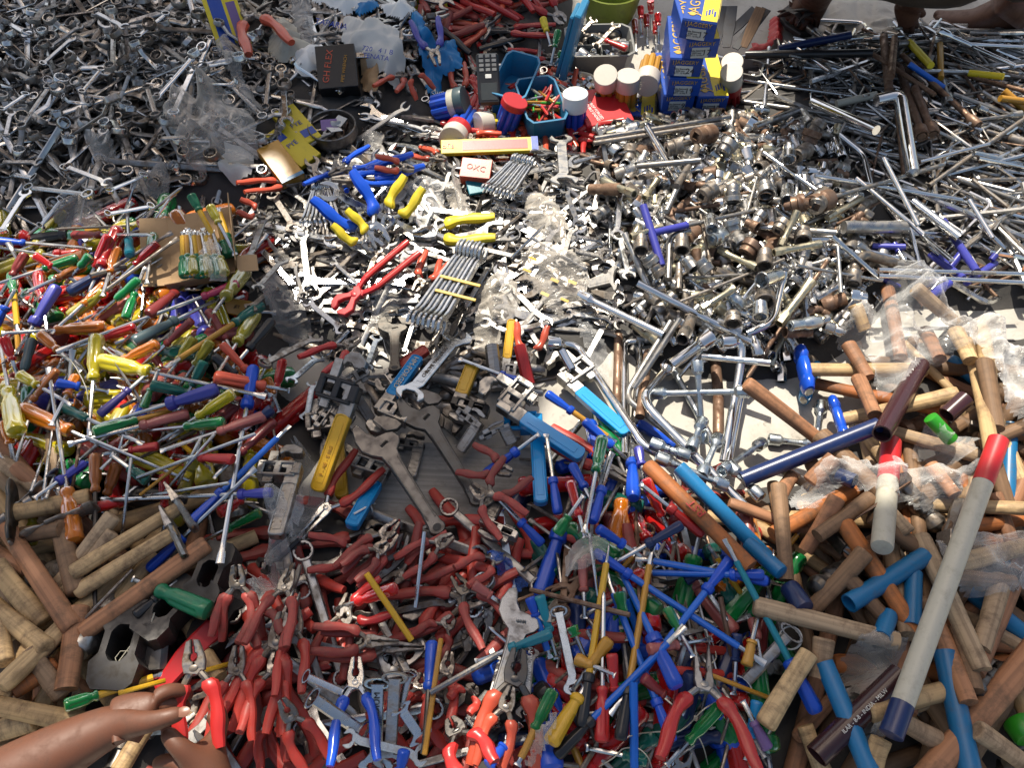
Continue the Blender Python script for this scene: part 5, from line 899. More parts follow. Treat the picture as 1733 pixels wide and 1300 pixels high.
# big sockets on top of their heap
for (c, x, y, an, k, s, m) in [('g', 1175, 280, 100, 7, 1.0, 'satin_steel'), ('g', 1330, 240, 60, 3, .9, 'satin_steel'), ('g', 1290, 280, -30, 2, .9, 'brown_steel'), ('g', 1280, 420, 60, 7, 1.2, 'brown_steel'), ('g', 1365, 480, -90, 3, 1.1, 'worn_steel'), ('g', 1370, 700, -90, 7, 1.1, 'brown_steel'), ('g', 1180, 830, -90, 7, .95, 'brown_steel'), ('g', 910, 890, -110, 6, 1.1, 'worn_steel'), ('g', 1190, 710, -50, 5, 1.2, 'zinc_blue'), ('g', 1090, 350, 30, 7, .9, 'zinc_blue'),
        ('g', 640, 390, -90, 3, 1, 'worn_steel'), ('g', 690, 480, -60, 7, .95, 'satin_steel'), ('g', 740, 550, -60, 2, 1, 'brown_steel'), ('g', 880, 390, -90, 3, 1, 'worn_steel'), ('g', 930, 510, -60, 3, .9, 'satin_steel'), ('g', 1180, 100, -90, 3, 1.1, 'satin_steel'), ('g', 1370, 90, -90, 7, 1.0, 'satin_steel'), ('g', 1500, 100, -90, 3, 1., 'chrome'), ('g', 1560, 160, 10, 6, 1, 'brown_steel'), ('g', 1690, 140, 60, 7, 1.2, 'brown_steel'),
        ('g', 1400, 590, 200, 3, 1.1, 'chrome'), ('g', 1590, 340, -90, 7, 1, 'worn_steel'), ('g', 1460, 290, 60, 7, .95, 'worn_steel'), ('g', 1340, 780, -90, 3, 1, 'chrome'), ('g', 1560, 910, 180, 6, 1, 'brown_steel'), ('g', 1600, 860, 10, 5, 1.3, 'zinc_blue'), ('g', 430, 70, 0, 6, 1.2, 'brown_steel'), ('g', 400, 220, 40, 3, 1, 'satin_steel'), ('g', 1010, 520, -60, 3, 1, 'satin_steel'), ('g', 1050, 270, -80, 3, .9, 'chrome'), ('g', 1030, 90, 40, 7, 1.1, 'worn_steel'),
        ('c', 1200, 940, 10, 7, 1.2, 'brown_steel'), ('c', 990, 1030, 20, 7, 1.1, 'worn_steel'), ('c', 1360, 1030, 60, 7, 1.2, 'satin_steel'), ('d', 590, 700, 60, 3, 1.1, 'brown_steel'), ('d', 560, 750, 70, 7, 1.2, 'brown_steel'), ('d', 510, 840, 40, 7, 1, 'brown_steel'), ('d', 610, 1110, 20, 7, 1.3, 'brown_steel'), ('d', 490, 1120, 15, 7, 1.1, 'brown_steel'), ('d', 130, 1080, -90, 7, .9, 'satin_steel'), ('d', 310, 1040, -80, 7, 1, 'satin_steel'), ('d', 440, 840, -90, 3, 1, 'chrome')]:
    s *= .74; m = {'brown_steel': 'brown_steel' if (x + y) % 3 else 'worn_steel'}.get(m, m); u, v = cv(c, x, y); Lp = LIB[f'sock{k}']['L'] * s / .00125; ca, sa = math.cos(R(an)) * Lp / 2, -math.sin(R(an)) * Lp / 2
    tool_px(f'sock{k}', 'socket', u - ca, v - sa * .8, u + ca, v + sa * .8, m, desc=f'large {MATN[m]} socket', catg='socket', group='large sockets on top of the socket heap', th=s, smax=.42)
for q in [(1000, 770, 1190, 650), (1100, 430, 1320, 530), (1420, 440, 1690, 390), (1460, 400, 1560, 200), (580, 350, 760, 290), (660, 120, 740, 10), (1450, 860, 1640, 610), (600, 100, 420, 20)]: Tl('g', 'tsock', 'box_spanner', *q, 'zinc_brass', desc='brassy tubular box spanner', catg='spanner', group='brassy box spanners among the sockets')
# ---- hammers on the right
def HM(c, x1, y1, x2, y2, wood_, kind='shaft', head='dark_steel', d='', th=1., zz=None, i=1, **k):
    return Tl(c, f'{kind}{i}', 'hammer', x1, y1, x2, y2, head, wood_, F=head, desc='!' + d, catg='hammer', th=th * .86, group='hammers heaped on the right' if c in 'hlo' else 'hammers heaped on the left', zz=zz, **k)  # shaft kind is a bare handle; no head is modelled
HM('l', 1240, 495, 440, 330, 'orange_wood', 'sledge', 'enamelsky', 'sky blue sledge hammer with orange-brown handle under the blue one', 1.05)
HM('l', 1350, 400, 610, 570, 'pale_wood', 'sledge', 'enamelblue', 'blue sledge hammer whose pale handle rises to the right', 1.1); HM('l', 1160, 262, 400, 262, 'pale_wood', 'sledge', 'enamelblue', 'uppermost blue sledge hammer with level pale wooden handle', 1.15)
HM('l', 100, 340, 640, 760, 'red_wood', d='long reddish wooden handle lying across the pale sheet', th=1.15); HM('l', 1470, 770, 880, 600, 'dusty_wood', d='cracked dusty wooden handle below the dark maroon tube', th=1.05); HM('l', 820, 660, 980, 900, 'pale_wood', d='pale wooden stub end below the blue sledge heads', th=1.0)
HM('l', 1420, 90, 1560, 820, 'pale_wood', d='smooth pale axe-like handle beside the cloudy plastic bag', th=1.1); HM('l', 790, 930, 260, 1230, 'orange_wood', d='pale orange handle slanting down to the left above the heap', th=1.1); HM('l', 640, 1010, 450, 1330, 'red_wood', d='reddish handle with its dark end up beside the four-way wrench', th=1.05); HM('l', 840, 1010, 520, 1240, 'brown_wood', d='dark handle half hidden below the painted one', th=1.)
HM('l', 290, 930, 340, 1500, 'brown_wood', d='brown handle with a dark blue dipped end', th=1.0); HM('l', 1050, 1230, 880, 1030, 'dusty_wood', 'pein', 'brown_steel', 'rusty cross-pein hammer lying under the wrapped handles', 1.2); HM('l', 300, 1000, 380, 880, 'red_wood', 'ball', 'satin_steel', 'ball-pein hammer with a bright head below the navy tube', 1.)
HM('l', 530, 640, 920, 1010, 'brown_wood', d='thick greenish-brown handle leaning over the others toward the viewer', th=1.35)
HM('k', 1090, 820, 1700, 1420, 'orange_wood', d='orange-brown handle stamped with red letters', th=1.1); HM('o', 600, 10, 980, 590, 'orange_wood', d='bright orange handle crossing down to the right', th=1.15); HM('o', 720, 165, 420, 490, 'brown_wood', d='brown handle crossing under the short blue tube', th=1.1); HM('o', 620, 300, 840, 540, 'brown_wood', d='stubby brown handle under the short blue tube', th=1.)
HM('o', 130, 450, 890, 640, 'dusty_wood', d='long dusty handle lying level above the grey film', th=1.15); HM('o', 500, 620, 470, 830, 'dusty_wood', d='short dusty stub beside the grey film', th=1.2); HM('o', 190, 1080, 420, 700, 'pale_wood', d='pale handle with sawn end facing the viewer at the lower middle', th=1.15); HM('o', 730, 1010, 1160, 890, 'pale_wood', d='pale handle butting against the white painted one', th=1.15)
HM('o', 1100, 1160, 900, 1050, 'dusty_wood', d='dusty handle below the pale one by the blue-ended shaft', th=1.1); HM('o', 1480, 330, 1290, 800, 'red_wood', d='brown handle at the right edge leaning down to the left', th=1.2); HM('o', 1640, 640, 1010, 1380, 'red_wood', d='thick orange-red handle in the bottom right corner', th=1.5); HM('o', 1200, 560, 1290, 900, 'brown_wood', d='brown handle hidden behind the reddish stub', th=1.1)
HM('o', 1080, 530, 1260, 960, 'red_wood', d='reddish stub with dark butt beside the painted handle', th=1.1); HM('o', 1300, 1100, 1580, 1300, 'dusty_wood', d='dusty handle in the corner below the blue tube', th=1.1); HM('o', 1430, 300, 1320, 680, 'dusty_wood', d='dusty handle below the wrapped bundle', th=1.2); HM('o', 500, 1330, 400, 1080, 'pale_wood', d='pale stub at the bottom edge below the maroon tube', th=1.); HM('o', 740, 1330, 800, 1150, 'pale_wood', d='pale stub at the bottom under the blue-ended handle', th=1.2)
HM('o', 1000, 80, 1330, 790, 'dusty_wood', d='long dusty wooden handle lying highest at the lower right', th=1.2); HM('h', 1750, 240, 1900, 400, 'red_wood', d='reddish butt end at the right edge above the sheet', th=1.2); HM('h', 1090, 370, 1330, 580, 'dusty_wood', d='flat split wooden handle above the clear bags', th=1.2)
HM('h', 740, 470, 800, 620, 'pale_wood', d='pale butt end rising behind the clear bag', th=1.1)
# plastic and painted tubes and handles
def TB(c, x1, y1, x2, y2, r, mat, d, hollow=True, caps=None, name='plastic_tube'):
    r *= .88; q = cv(c, x1, y1, x2, y2); A, B = settle(*q, [r], [r]); L = float(np.linalg.norm(B - A)); M = frame(A, B)
    g = lathe([(.02, r * .82), (0, r * .84), (0, r), (L, r), (L, r * .84), (L - .02, r * .82)] if hollow else [(0, r * .5), (.001, r * .93), (.004, r), (L - .004, r), (L - .001, r * .93), (L, r * .5)], 20)
    me = mk(name + '_shape', g, mat)
    if caps or 0:
        e = bpy.data.objects.new(name, None); e.empty_display_size = .01; e.matrix_basis = M; C.objects.link(e); mo('handle', me, e)
        for f0, f1, cm in caps: mo('painted_end', mk('painted_end', lathe([(L * f0 - .0008, r * .9), (L * f0, r * 1.03), (L * f1, r * 1.03), (L * f1 + .0008, r * .9)], 20), cm), e)
        o = e
    else: o = mo(name, me, None, M)
    register(o, '!' + d, 'handle' if caps else 'tube', None, ((q[0] + q[2]) / 2, (q[1] + q[3]) / 2)); return o, M, L
TB('l', 880, 590, 80, 910, .0145, 'navy', 'long navy blue tube lying across the hammer handles'); TB('l', 1390, 430, 1280, 530, .0155, 'maroontube', 'short open dark maroon tube at the right'); TB('l', 900, 640, 1125, 235, .0165, 'maroontube', 'dark maroon tube standing up with its open end on top')
TB('k', 1275, 830, 1800, 1370, .0125, 'bluetube', 'long light blue plastic handle beside the orange-brown one', False); TB('o', 970, 280, 960, 560, .013, 'bluetube', 'blue tube hidden behind the orange handle'); TB('o', 100, 120, 280, 280, .0125, 'bluetube', 'blue tube below the long blue handle', False)
TB('o', 1030, 190, 630, 440, .0145, 'bluetube', 'short blue tube with open end pointing to the viewer'); TB('o', 840, 500, 800, 620, .013, 'bluetube', 'blue tube end peeping above the grey film'); TB('o', 1130, 690, 1270, 1340, .0150, 'bluetube', 'long blue tube running to the bottom edge'); TB('o', 500, 750, 740, 1320, .0135, 'bluetube', 'blue tube with a torn end beside the grey film')
mt = TB('o', 460, 1240, 900, 810, .0165, 'maroontube', 'maroon tube printed with pale letters lying near the bottom')
TB('l', 1180, 540, 1310, 680, .0125, 'lime', 'bright green tube under the plastic film', False); TB('l', 640, 880, 740, 920, .013, 'navy', 'navy tube end under the greenish handle')
w1 = TB('l', 955, 690, 900, 1310, .0165, 'cream', 'white painted handle with worn red end lying near the crossed wrenches', False, [(.0, .40, 'cartonred')], 'painted_handle')
o = TB('o', 1500, 1050, 1580, 1150, .02, 'lime', 'green plastic lump at the right edge near the corner', False)
TB('o', 315, 350, 400, 470, .0155, 'navy', 'dark blue dipped end of a wooden handle', False)
# ---- hammers on the left
for a in [(0, 0, 170, 130, 'dusty_wood', 'ball', 'satin_steel', 'ball-pein hammer with oily head at the far left edge', 1.), (140, 770, 0, 1010, 'pale_wood', 'shaft', '', 'pale handle slanting to the left edge under others', 1.1), (240, 860, 50, 980, 'orange_wood', 'shaft', '', 'orange stained handle behind the thick upright one', 1.1), (330, 620, 280, 970, 'red_wood', 'shaft', '', 'stout reddish handle with its round end toward the viewer', 1.35),
          (270, 1000, 120, 800, 'dusty_wood', 'shaft', '', 'dusty handle under the orange stained one', 1.1), (530, 1060, 350, 830, 'pale_wood', 'shaft', '', 'pale handle above the forearm', 1.3), (300, 1170, -60, 1250, 'dusty_wood', 'shaft', '', 'dusty handle in the bottom left corner behind the forearm', 1.3), (150, 1090, -60, 1160, 'pale_wood', 'shaft', '', 'pale blunt handle in the bottom left corner', 1.3),
          (410, 1120, -40, 1030, 'pale_wood', 'shaft', '', 'long pale handle just above the forearm at left', 1.15), (480, 230, 220, 560, 'dusty_wood', 'shaft', '', 'dusty handle leaning right of the ball-pein head', 1.1), (480, 300, 240, 600, 'dusty_wood', 'pein', 'satin_steel', 'small cross-pein hammer seen from behind its handle', .9), (880, 350, 350, 730, 'red_wood', 'shaft', '', 'long rose-brown handle running to the loose sledge heads', 1.25),
          (320, 560, 760, 290, 'pale_wood', 'pein', 'satin_steel', 'lower of two parallel pale hammers with small bright heads', 1.0), (300, 480, 790, 180, 'pale_wood', 'pein', 'satin_steel', 'upper of two parallel pale hammers with small bright heads', 1.0), (20, 860, 0, 640, 'pale_wood', 'shaft', '', 'pale handle standing at the left edge', 1.0), (80, 320, 260, 290, 'brown_wood', 'shaft', '', 'brown handle behind the ball-pein head', 1.1),
          (190, 690, -20, 440, 'pale_wood', 'shaft', '', 'broad pale handle near the left edge pointing down', 1.3), (200, 800, -50, 590, 'pale_wood', 'shaft', '', 'pale handle with ringed end below the broad one', 1.15), (310, 710, 0, 240, 'red_wood', 'ball', 'worn_steel', 'long reddish hammer handle lying on top at the left', 1.2), (385, 155, 30, 225, 'pale_wood', 'sledge', 'dark_steel', 'pale hammer lying level on top at the left edge', 1.25), (500, 1320, 640, 1100, 'pale_wood', 'shaft', '', 'pale handle below the wrist', 1.)]:
    x1, y1, x2, y2, w_, k_, h_, d_, t_ = a; HM('i', x1, y1, x2, y2, w_, k_, h_ or 'dark_steel', d_, t_)
Tl('i', 'ball1', 'hammer', 330, 560, 245, 240, 'satin_steel', 'brown_wood', F='worn_steel', desc='!large round-faced ball-pein hammer head resting on handles', catg='hammer', th=.1 if 0 else 1.1, group='hammers heaped on the left')
# loose sledge heads
def EH(c, x, y, an, rollx, d, L=.095, w=.045, dd=.052, mat='black_iron', z=.05, eye=.016):
    u, v = cv(c, x, y); p = at(u, v, .04); h = float(hs(p[0], p[1])); p = at(u, v, max(.03, h * .6) + w / 2); M = Matrix.Translation(p) @ Matrix.Rotation(R(an), 4, 'Z') @ Matrix.Rotation(R(rollx), 4, 'Y')
    o = mo('sledge_head', mk('sledge_head', eyed_head(w, dd, L, eye), mat), None, M); register(o, '!' + d, 'hammer head', 'loose sledge heads beside the hands', (u, v)); stamp(p - [.03, 0, 0], p + [.03, 0, 0], [w / 2], [.03])
EH('i', 900, 500, 80, 0, 'upper loose black sledge head under the green handle'); EH('i', 720, 640, 60, 10, 'middle loose sledge head with pale worn faces', mat='black_iron'); EH('i', 540, 790, 88, 0, 'lower loose black sledge head with a wire ring in its eye', .115, .05, .065, eye=.02); EH('i', 680, 830, 95, 80, 'sledge head standing on its side with a bright face', .08, .045, .05, 'gunmetal')
EH('i', 930, 690, 75, 20, 'sledge head almost hidden behind the axe head')
D('i', 890, 640, 665, 555, 560, 500, 'green', 'flute', hr=1.15, note=' lying across the sledge heads'); D('i', 270, 1040, 420, 1030, 700, 900, GR, 'flute', 'flat', 'brightyellow'); D('i', 570, 660, 660, 580, 760, 500, 'black', 'rib')
Tl('i', 'rod0', 'awl', 70, 960, 250, 780, 'satin_steel', desc='!thin steel spike among the left hammer handles', catg='spike'); Tl('i', 'rod0', 'shaft', 340, 690, 560, 460, 'worn_steel', desc='!thin shaft lying along the rose-brown handle', catg='shaft')
for q in [(500, 985, 700, 930), (860, 890, 970, 860)]: Tl('i', 'rod0', 'shaft', *q, 'brightyellow', desc='yellow sleeved shaft beside the hands', catg='shaft', th=1.0)
# axe head, red
q = [(0, -.020), (.045, -.030), (.060, -.034), (.062, .006), (.030, .012), (0, .016), (-.055, .012), (-.06, .002), (-.055, -.012)]
u, v = cv('i', 780, 830); p = at(u, v, .085); o = mo('axe_head', mk('axe_head', prism([(x * .85, y * .8) for x, y in q], .020, .003), 'cartonred'), None, Matrix.Translation(p) @ Matrix.Rotation(R(62), 4, 'Z') @ Matrix.Rotation(R(20), 4, 'X')); register(o, '=red painted axe head leaning between sledge heads and the held pliers', 'axe head', None, (u, v))
# wire ring
u, v = cv('i', 515, 860); p = at(u, v, .115); o = mo('wire', mk('wire_shape', tube([(0, 0, 0), (.008, .006, .001), (.004, .016, 0), (-.006, .016, 0), (-.010, .007, .001), (-.005, .0, .002), (.01, .02, .01), (.03, .045, .012), (.035, .06, .02)], .0007, 5), 'cream'), None, Matrix.Translation(p)); register(o, '=thin bent wire lying in the lower sledge head', 'wire', None, (u, v))
# ---- lettering
def txt(s, size, parent, M, mat, name='lettering', ex=.0002):
    cu = bpy.data.curves.new(name, 'FONT'); cu.body = s; cu.size = size; cu.extrude = ex; cu.align_x = 'CENTER'; cu.align_y = 'CENTER'; cu.resolution_u = 2; cu.materials.append(MATS[mat]); o = bpy.data.objects.new(name, cu); C.objects.link(o); return_mesh = bpy.data.meshes.new_from_object(o); bpy.data.objects.remove(o); bpy.data.curves.remove(cu); o = bpy.data.objects.new(name, return_mesh); C.objects.link(o)
    if parent: o.parent = parent
    o.matrix_basis = M; return o
# ---- cartons
def crt(px_, z, w, d, h, yaw, desc, top=None, lab=None, style='blue', group=None, tilt=0.):
    p = at(px_[0], px_[1], z); e = bpy.data.objects.new('carton', None); e.empty_display_size = .01; e.matrix_basis = Matrix.Translation(p) @ Matrix.Rotation(R(yaw), 4, 'Z') @ Matrix.Rotation(R(tilt), 4, 'X'); C.objects.link(e)
    mo('box', mk('carton_box', box(w, d, h, (0, d / 2, h / 2), .0012), 'cartonblue' if style == 'blue' else 'cartonred'), e)
    for s in (-1, 1): mo('flap', mk('carton_flap', box(w * .98, .0012, h * .9, (0, -.0008 if s < 0 else d + .0008, h / 2), .0003), 'cartonblue' if style == 'blue' else 'cartonred'), e) if s < 0 else None
    FR = Matrix.Rotation(R(90), 4, 'X')
    if style == 'blue':
        mo('panel', mk('carton_panel', box(w * .46, d * .98, .0006, (w * .25, d / 2, h + .0004), 0), 'cartonyellow'), e); mo('panel', mk('carton_panel', box(.0006, d * .6, h * .96, (w / 2 + .0004, d * .4, h / 2), 0), 'cartonyellow'), e)
        mo('sticker', mk('carton_sticker', box(w * .52, .0005, h * .55, (-w * .03, -.0019, h * .34), 0), 'paper'), e)
        txt('JAGGERY', w * .17, e, Matrix.Translation((w * .02, -.0024, h * .80)) @ FR, 'gold'); txt('JAGGERY', d * .20, e, Matrix.Translation((-w * .22, d * .52, h + .0008)) @ Matrix.Rotation(R(90), 4, 'Z'), 'gold')
        mo('emblem', mk('emblem', tr(rot(lathe([(0, w * .07), (.0005, w * .065)], 14), 90, 'X'), -w * .39, -.0016, h * .78), 'gold'), e); mo('emblem', mk('emblem', tr(rot(lathe([(0, w * .10), (.0005, w * .095)], 14), -90, 'Y'), -w * .25, d * .13, h + .0006), 'gold'), e)
        txt(lab, h * .42, e, Matrix.Translation((w * .16, -.0026, h * .34)) @ FR, 'ink'); txt('Tube Spanner\nSIZE mm\nQTY. 10 Pcs', h * .12, e, Matrix.Translation((-w * .13, -.0026, h * .34)) @ FR, 'ink')
        mo('print', mk('print', cat(*[box(.0025 + .0015 * (i % 2), .018, .0004, (w * .14 + i * .0055, d * .18 + .004 * (i % 3), h + .0010), 0) for i in range(4)]), 'inkblue'), e)
    register(e, '!' + desc, 'carton', group, (px_[0], px_[1] - 10)); return e
gc = 'blue and yellow cartons'
BX = [(1143, 216, .005, 0, 'bottom blue carton of the tall stack, mostly hidden', '12', -2), (1140, 214, .047, 2, 'second carton from the bottom of the tall stack, marked with a big 9', '9', 4), (1143, 213, .090, -2, 'third carton from the bottom of the tall stack, marked 19', '19', -3), (1139, 213, .133, -4, 'fourth carton of the tall stack, marked 24', '24', 3), (1157, 212, .176, 3, 'fifth carton of the tall stack, marked 17 and pushed right', '17', -4), (1145, 211, .219, -14, 'topmost carton of the tall stack, marked 17 with yellow top', '17', 0)]
b0 = at(1143, 214, .02)
for i, (u, v, z, yw, d, lb, _) in enumerate(BX):
    e = crt((u, v), .02, .068, .150, .0425, yw, d, lab=lb, group=gc); dx = (u - 1143) * .00138; e.matrix_basis = Matrix.Translation((b0[0] + dx, b0[1] + .004 * math.sin(i * 2.3), z + .012)) @ Matrix.Rotation(R(yw), 4, 'Z')
    THINGS[-1][3] = to_px(b0[0] + dx, b0[1], z)
for z, yw, d, lb in [(.012, 0, 'lower carton of the short pair beside the tall stack', '12'), (.056, 1, 'upper carton of the short pair beside the tall stack, marked 12', '12')]:
    e = crt((1194, 212), .02, .066, .150, .0425, yw, d, lab=lb, group=gc); b = at(1195, 214, .02); e.matrix_basis = Matrix.Translation((b[0], b[1], z)) @ Matrix.Rotation(R(yw), 4, 'Z')
e = crt((1080, 214), .015, .064, .12, .03, -8, 'blue and yellow carton lying low behind the red one', lab='22', group=gc)
e = crt((1030, 236), .02, .105, .120, .044, 12, 'red cardboard box with small white print on its lid', style='red')
txt('DROP FORGED\nDOUBLE ENDED', .0095, e, Matrix.Translation((-.025, .045, .0452)) @ Matrix.Rotation(R(-78), 4, 'Z'), 'inkwhite'); txt('TAIWAN', .009, e, Matrix.Translation((.028, .095, .0452)) @ Matrix.Rotation(R(-5), 4, 'Z'), 'inkwhite')
mo('emblem', mk('emblem', tr(rot(lathe([(0, .009), (.0005, .009)], 16), -90, 'Y'), 0, .098, .0446), 'ink'), e); mo('sticker', mk('sticker', box(.07, .0005, .02, (.008, -.0019, .017), 0), 'paper'), e); txt('QTY:', .009, e, Matrix.Translation((-.012, -.0025, .014)) @ Matrix.Rotation(R(90), 4, 'X'), 'ink')
# ---- trays, tubs, jars
def tray(px_, z, w, d, h, yaw, mat, desc, t=.0025, tilt=0., divs=(), catg='tray', name='plastic_tray', flare=.9):
    p = at(px_[0], px_[1], z); e = bpy.data.objects.new(name, None); e.empty_display_size = .01; e.matrix_basis = Matrix.Translation(p) @ Matrix.Rotation(R(yaw), 4, 'Z') @ Matrix.Rotation(R(tilt), 4, 'Y'); C.objects.link(e)
    bm = bmesh.new(); n = 24; rings = []
    def ring(s, z_, inset): return [bm.verts.new((max(-1, min(1, 1.25 * math.cos(a))) * (w / 2 * s - inset), d / 2 + max(-1, min(1, 1.25 * math.sin(a))) * (d / 2 * s - inset), z_)) for a in [2 * math.pi * (k + .5) / n for k in range(n)]]
    rings = [ring(flare, 0, 0), ring(1, h, 0), ring(1.03, h, 0), ring(1.03, h + .003, 0), ring(1, h + .003, t), ring(flare, t, t)]
    for a, b in zip(rings, rings[1:]):
        for k in range(n): bm.faces.new((a[k], a[(k + 1) % n], b[(k + 1) % n], b[k]))
    bm.faces.new(rings[0][::-1]); bm.faces.new(rings[-1]); bmesh.ops.recalc_face_normals(bm, faces=bm.faces); mo('shell', mk('tray_shell', bm_geo(bm), mat), e)
    for a in divs: mo('divider', mk('tray_divider', box(*a), mat), e)
    register(e, '!' + desc, catg, None, px_); return e, p
t1, p1 = tray((852, 200), .05, .078, .155, .055, -16, 'trayblue', 'blue plastic tray holding the mobile phone', tilt=6); t2, p2 = tray((928, 240), .04, .088, .150, .052, 12, 'trayblue', 'blue plastic tray full of small files and clips')
o = mo('tray_lid', mk('tray_lid', cat(box(.016, .07, .19, (0, 0, .095), .003), box(.010, .060, .17, (-.012, 0, .095), .003)), 'trayblue'), None, Matrix.Translation(at(952, 138, .03)) @ Matrix.Rotation(R(-18), 4, 'Z') @ Matrix.Rotation(R(10), 4, 'Y')); register(o, '=tall blue plastic box end standing left of the divided tub', 'box', None, (950, 70))
t3, p3 = tray((1015, 130), .02, .155, .125, .052, 2, 'smoketub', 'grey translucent divided tub holding loose sockets', divs=[(.145, .002, .042, (0, .062, .022), .0005), (.002, .062, .042, (.005, .032, .022), .0005)], catg='tub', name='divided_tub')
t4, p4 = tray((1248, 148), .02, .085, .06, .035, -20, 'smoketub', 'small translucent box with pale blue contents beside the jars', catg='box', name='clear_box')
def bowl(px_, z, r, h, mat, desc, name='bowl', catg='bowl', sl=.8):
    p = at(px_[0], px_[1], z); o = mo(name, mk(name, rot(lathe([(0, r * sl * .98), (.001, r * sl), (h * .3, r * (sl + .08)), (h * .34, r * (sl + .10)), (h * .9, r), (h, r * 1.03), (h + .002, r), (h, r * .96), (h * .3, r * sl), (.003, r * sl * .9)], 32), -90, 'Y'), mat), None, Matrix.Translation(p)); register(o, '!' + desc, catg, None, px_); return p
pb = bowl((978, 168), .015, .052, .035, 'smoketub', 'round translucent bowl filled with shiny nuts', 'bowl'); pt = bowl((566, 232), .045, .050, .032, 'worn_steel', 'round tin bowl of coins and paper scraps lying among spanners', 'tin_bowl', sl=.95); bowl((1030, 26), .02, .075, .075, 'bucketgreen', 'round olive green bucket at the top edge', 'bucket', 'bucket')
def put(geo, name, mats, p, r, n, z, desc, catg, group, zs=.01):
    for i in range(n):
        a = rng.uniform(0, 6.28); q = math.sqrt(rng.random()) * r; s = rng.uniform(.8, 1.2); k = ('put', name, i % len(mats))
        if k not in DM: DM[k] = mk(name, geo, mats[i % len(mats)])
        M = Matrix.Translation((p[0] + q * math.cos(a), p[1] + q * math.sin(a), p[2] + z + rng.uniform(0, zs))) @ Matrix.Rotation(rng.uniform(0, 6.28), 4, 'Z') @ Matrix.Rotation(rng.uniform(-.8, .8), 4, 'X') @ Matrix.Rotation(rng.uniform(-.5, .5), 4, 'Y') @ Matrix.Diagonal((s, s, s, 1))
        register(mo(name, DM[k], None, M), '=' + desc, catg, group, to_px(*M.translation))
nut = cat(lathe([(.009, .0045), (0, .0045), (0, .0075), (.010, .0075), (.010, .0045)], 12, lambda i, a, x: hexm(a) * 1.05))
put(nut, 'nut', ['chrome'], pb, .040, 34, .020, 'small shiny nut heaped in the translucent bowl', 'nut', 'shiny nuts in the round bowl', .018); put(lathe([(0, .009), (.0018, .009)], 16), 'coin', ['brown_steel', 'worn_steel'], pt, .036, 9, .012, 'coin lying in the tin bowl', 'coin', 'coins in the tin bowl', .006)
put(box(.03, .022, .0008, bev=0), 'paper_scrap', ['paper', 'violet'], pt, .025, 3, .020, 'pale scrap of paper in the tin bowl', 'paper', 'paper scraps in the tin bowl')
c3 = p3 + np.array([0, .062, 0]); put(LIB['sock1']['parts'][0][1], 'socket', ['chrome', 'worn_steel', 'dark_steel'], c3, .052, 26, .020, 'socket lying in the divided grey tub', 'socket', 'sockets in the divided tub', .012)
c2 = p2 + np.array([-.015, .075, 0]); put(tr(lathe([(0, .003), (.07, .003), (.075, .001)], 8), -.035, 0, 0), 'small_file', ['cartonred', 'brightred', 'ochre', 'chrome', 'lime', 'cream'], c2, .036, 26, .022, 'small coloured pin tool in the second blue tray', 'pin tool', 'small tools in the second blue tray', .025)
c1 = p1 + np.array([.02, .05, 0]); put(box(.02, .010, .006, bev=.002), 'clip', ['salmon', 'rose'], c1 + np.array([-.02, -.02, 0]), .022, 10, .012, 'small pink clip in the first blue tray', 'clip', 'pink clips in the first blue tray')
D('a', 0, 0, 1, 1, 2, 2, 'black') if 0 else None
# mobile phone
pp = at(828, 158, .105); e = bpy.data.objects.new('mobile_phone', None); e.empty_display_size = .01; e.matrix_basis = Matrix.Translation(pp) @ Matrix.Rotation(R(174), 4, 'Z') @ Matrix.Rotation(R(-38), 4, 'X'); C.objects.link(e)
e.matrix_basis = Matrix.Translation(pp) @ Matrix.Rotation(R(4), 4, 'Z') @ Matrix.Rotation(R(35), 4, 'X')
mo('body', mk('phone_body', box(.048, .108, .013, (0, .03, 0), .004), 'black'), e); mo('screen', mk('phone_screen', box(.034, .036, .001, (0, .002, .0068), .0003), 'screen'), e); kb = box(.0095, .0065, .0016, (0, 0, 0), .0006)
for r_ in range(4):
    for c_ in range(3): mo('key', DM.setdefault('key', mk('phone_key', kb, 'grey')), e, Matrix.Translation((-.0135 + .0135 * c_, .048 + .0095 * r_, .0070)))
mo('navigation_key', mk('nav', box(.013, .009, .002, bev=.0008), 'paper'), e, Matrix.Translation((0, .034, .0070))); register(e, '=small black keypad mobile phone lying upside down in the blue tray', 'phone', None, (826, 140))
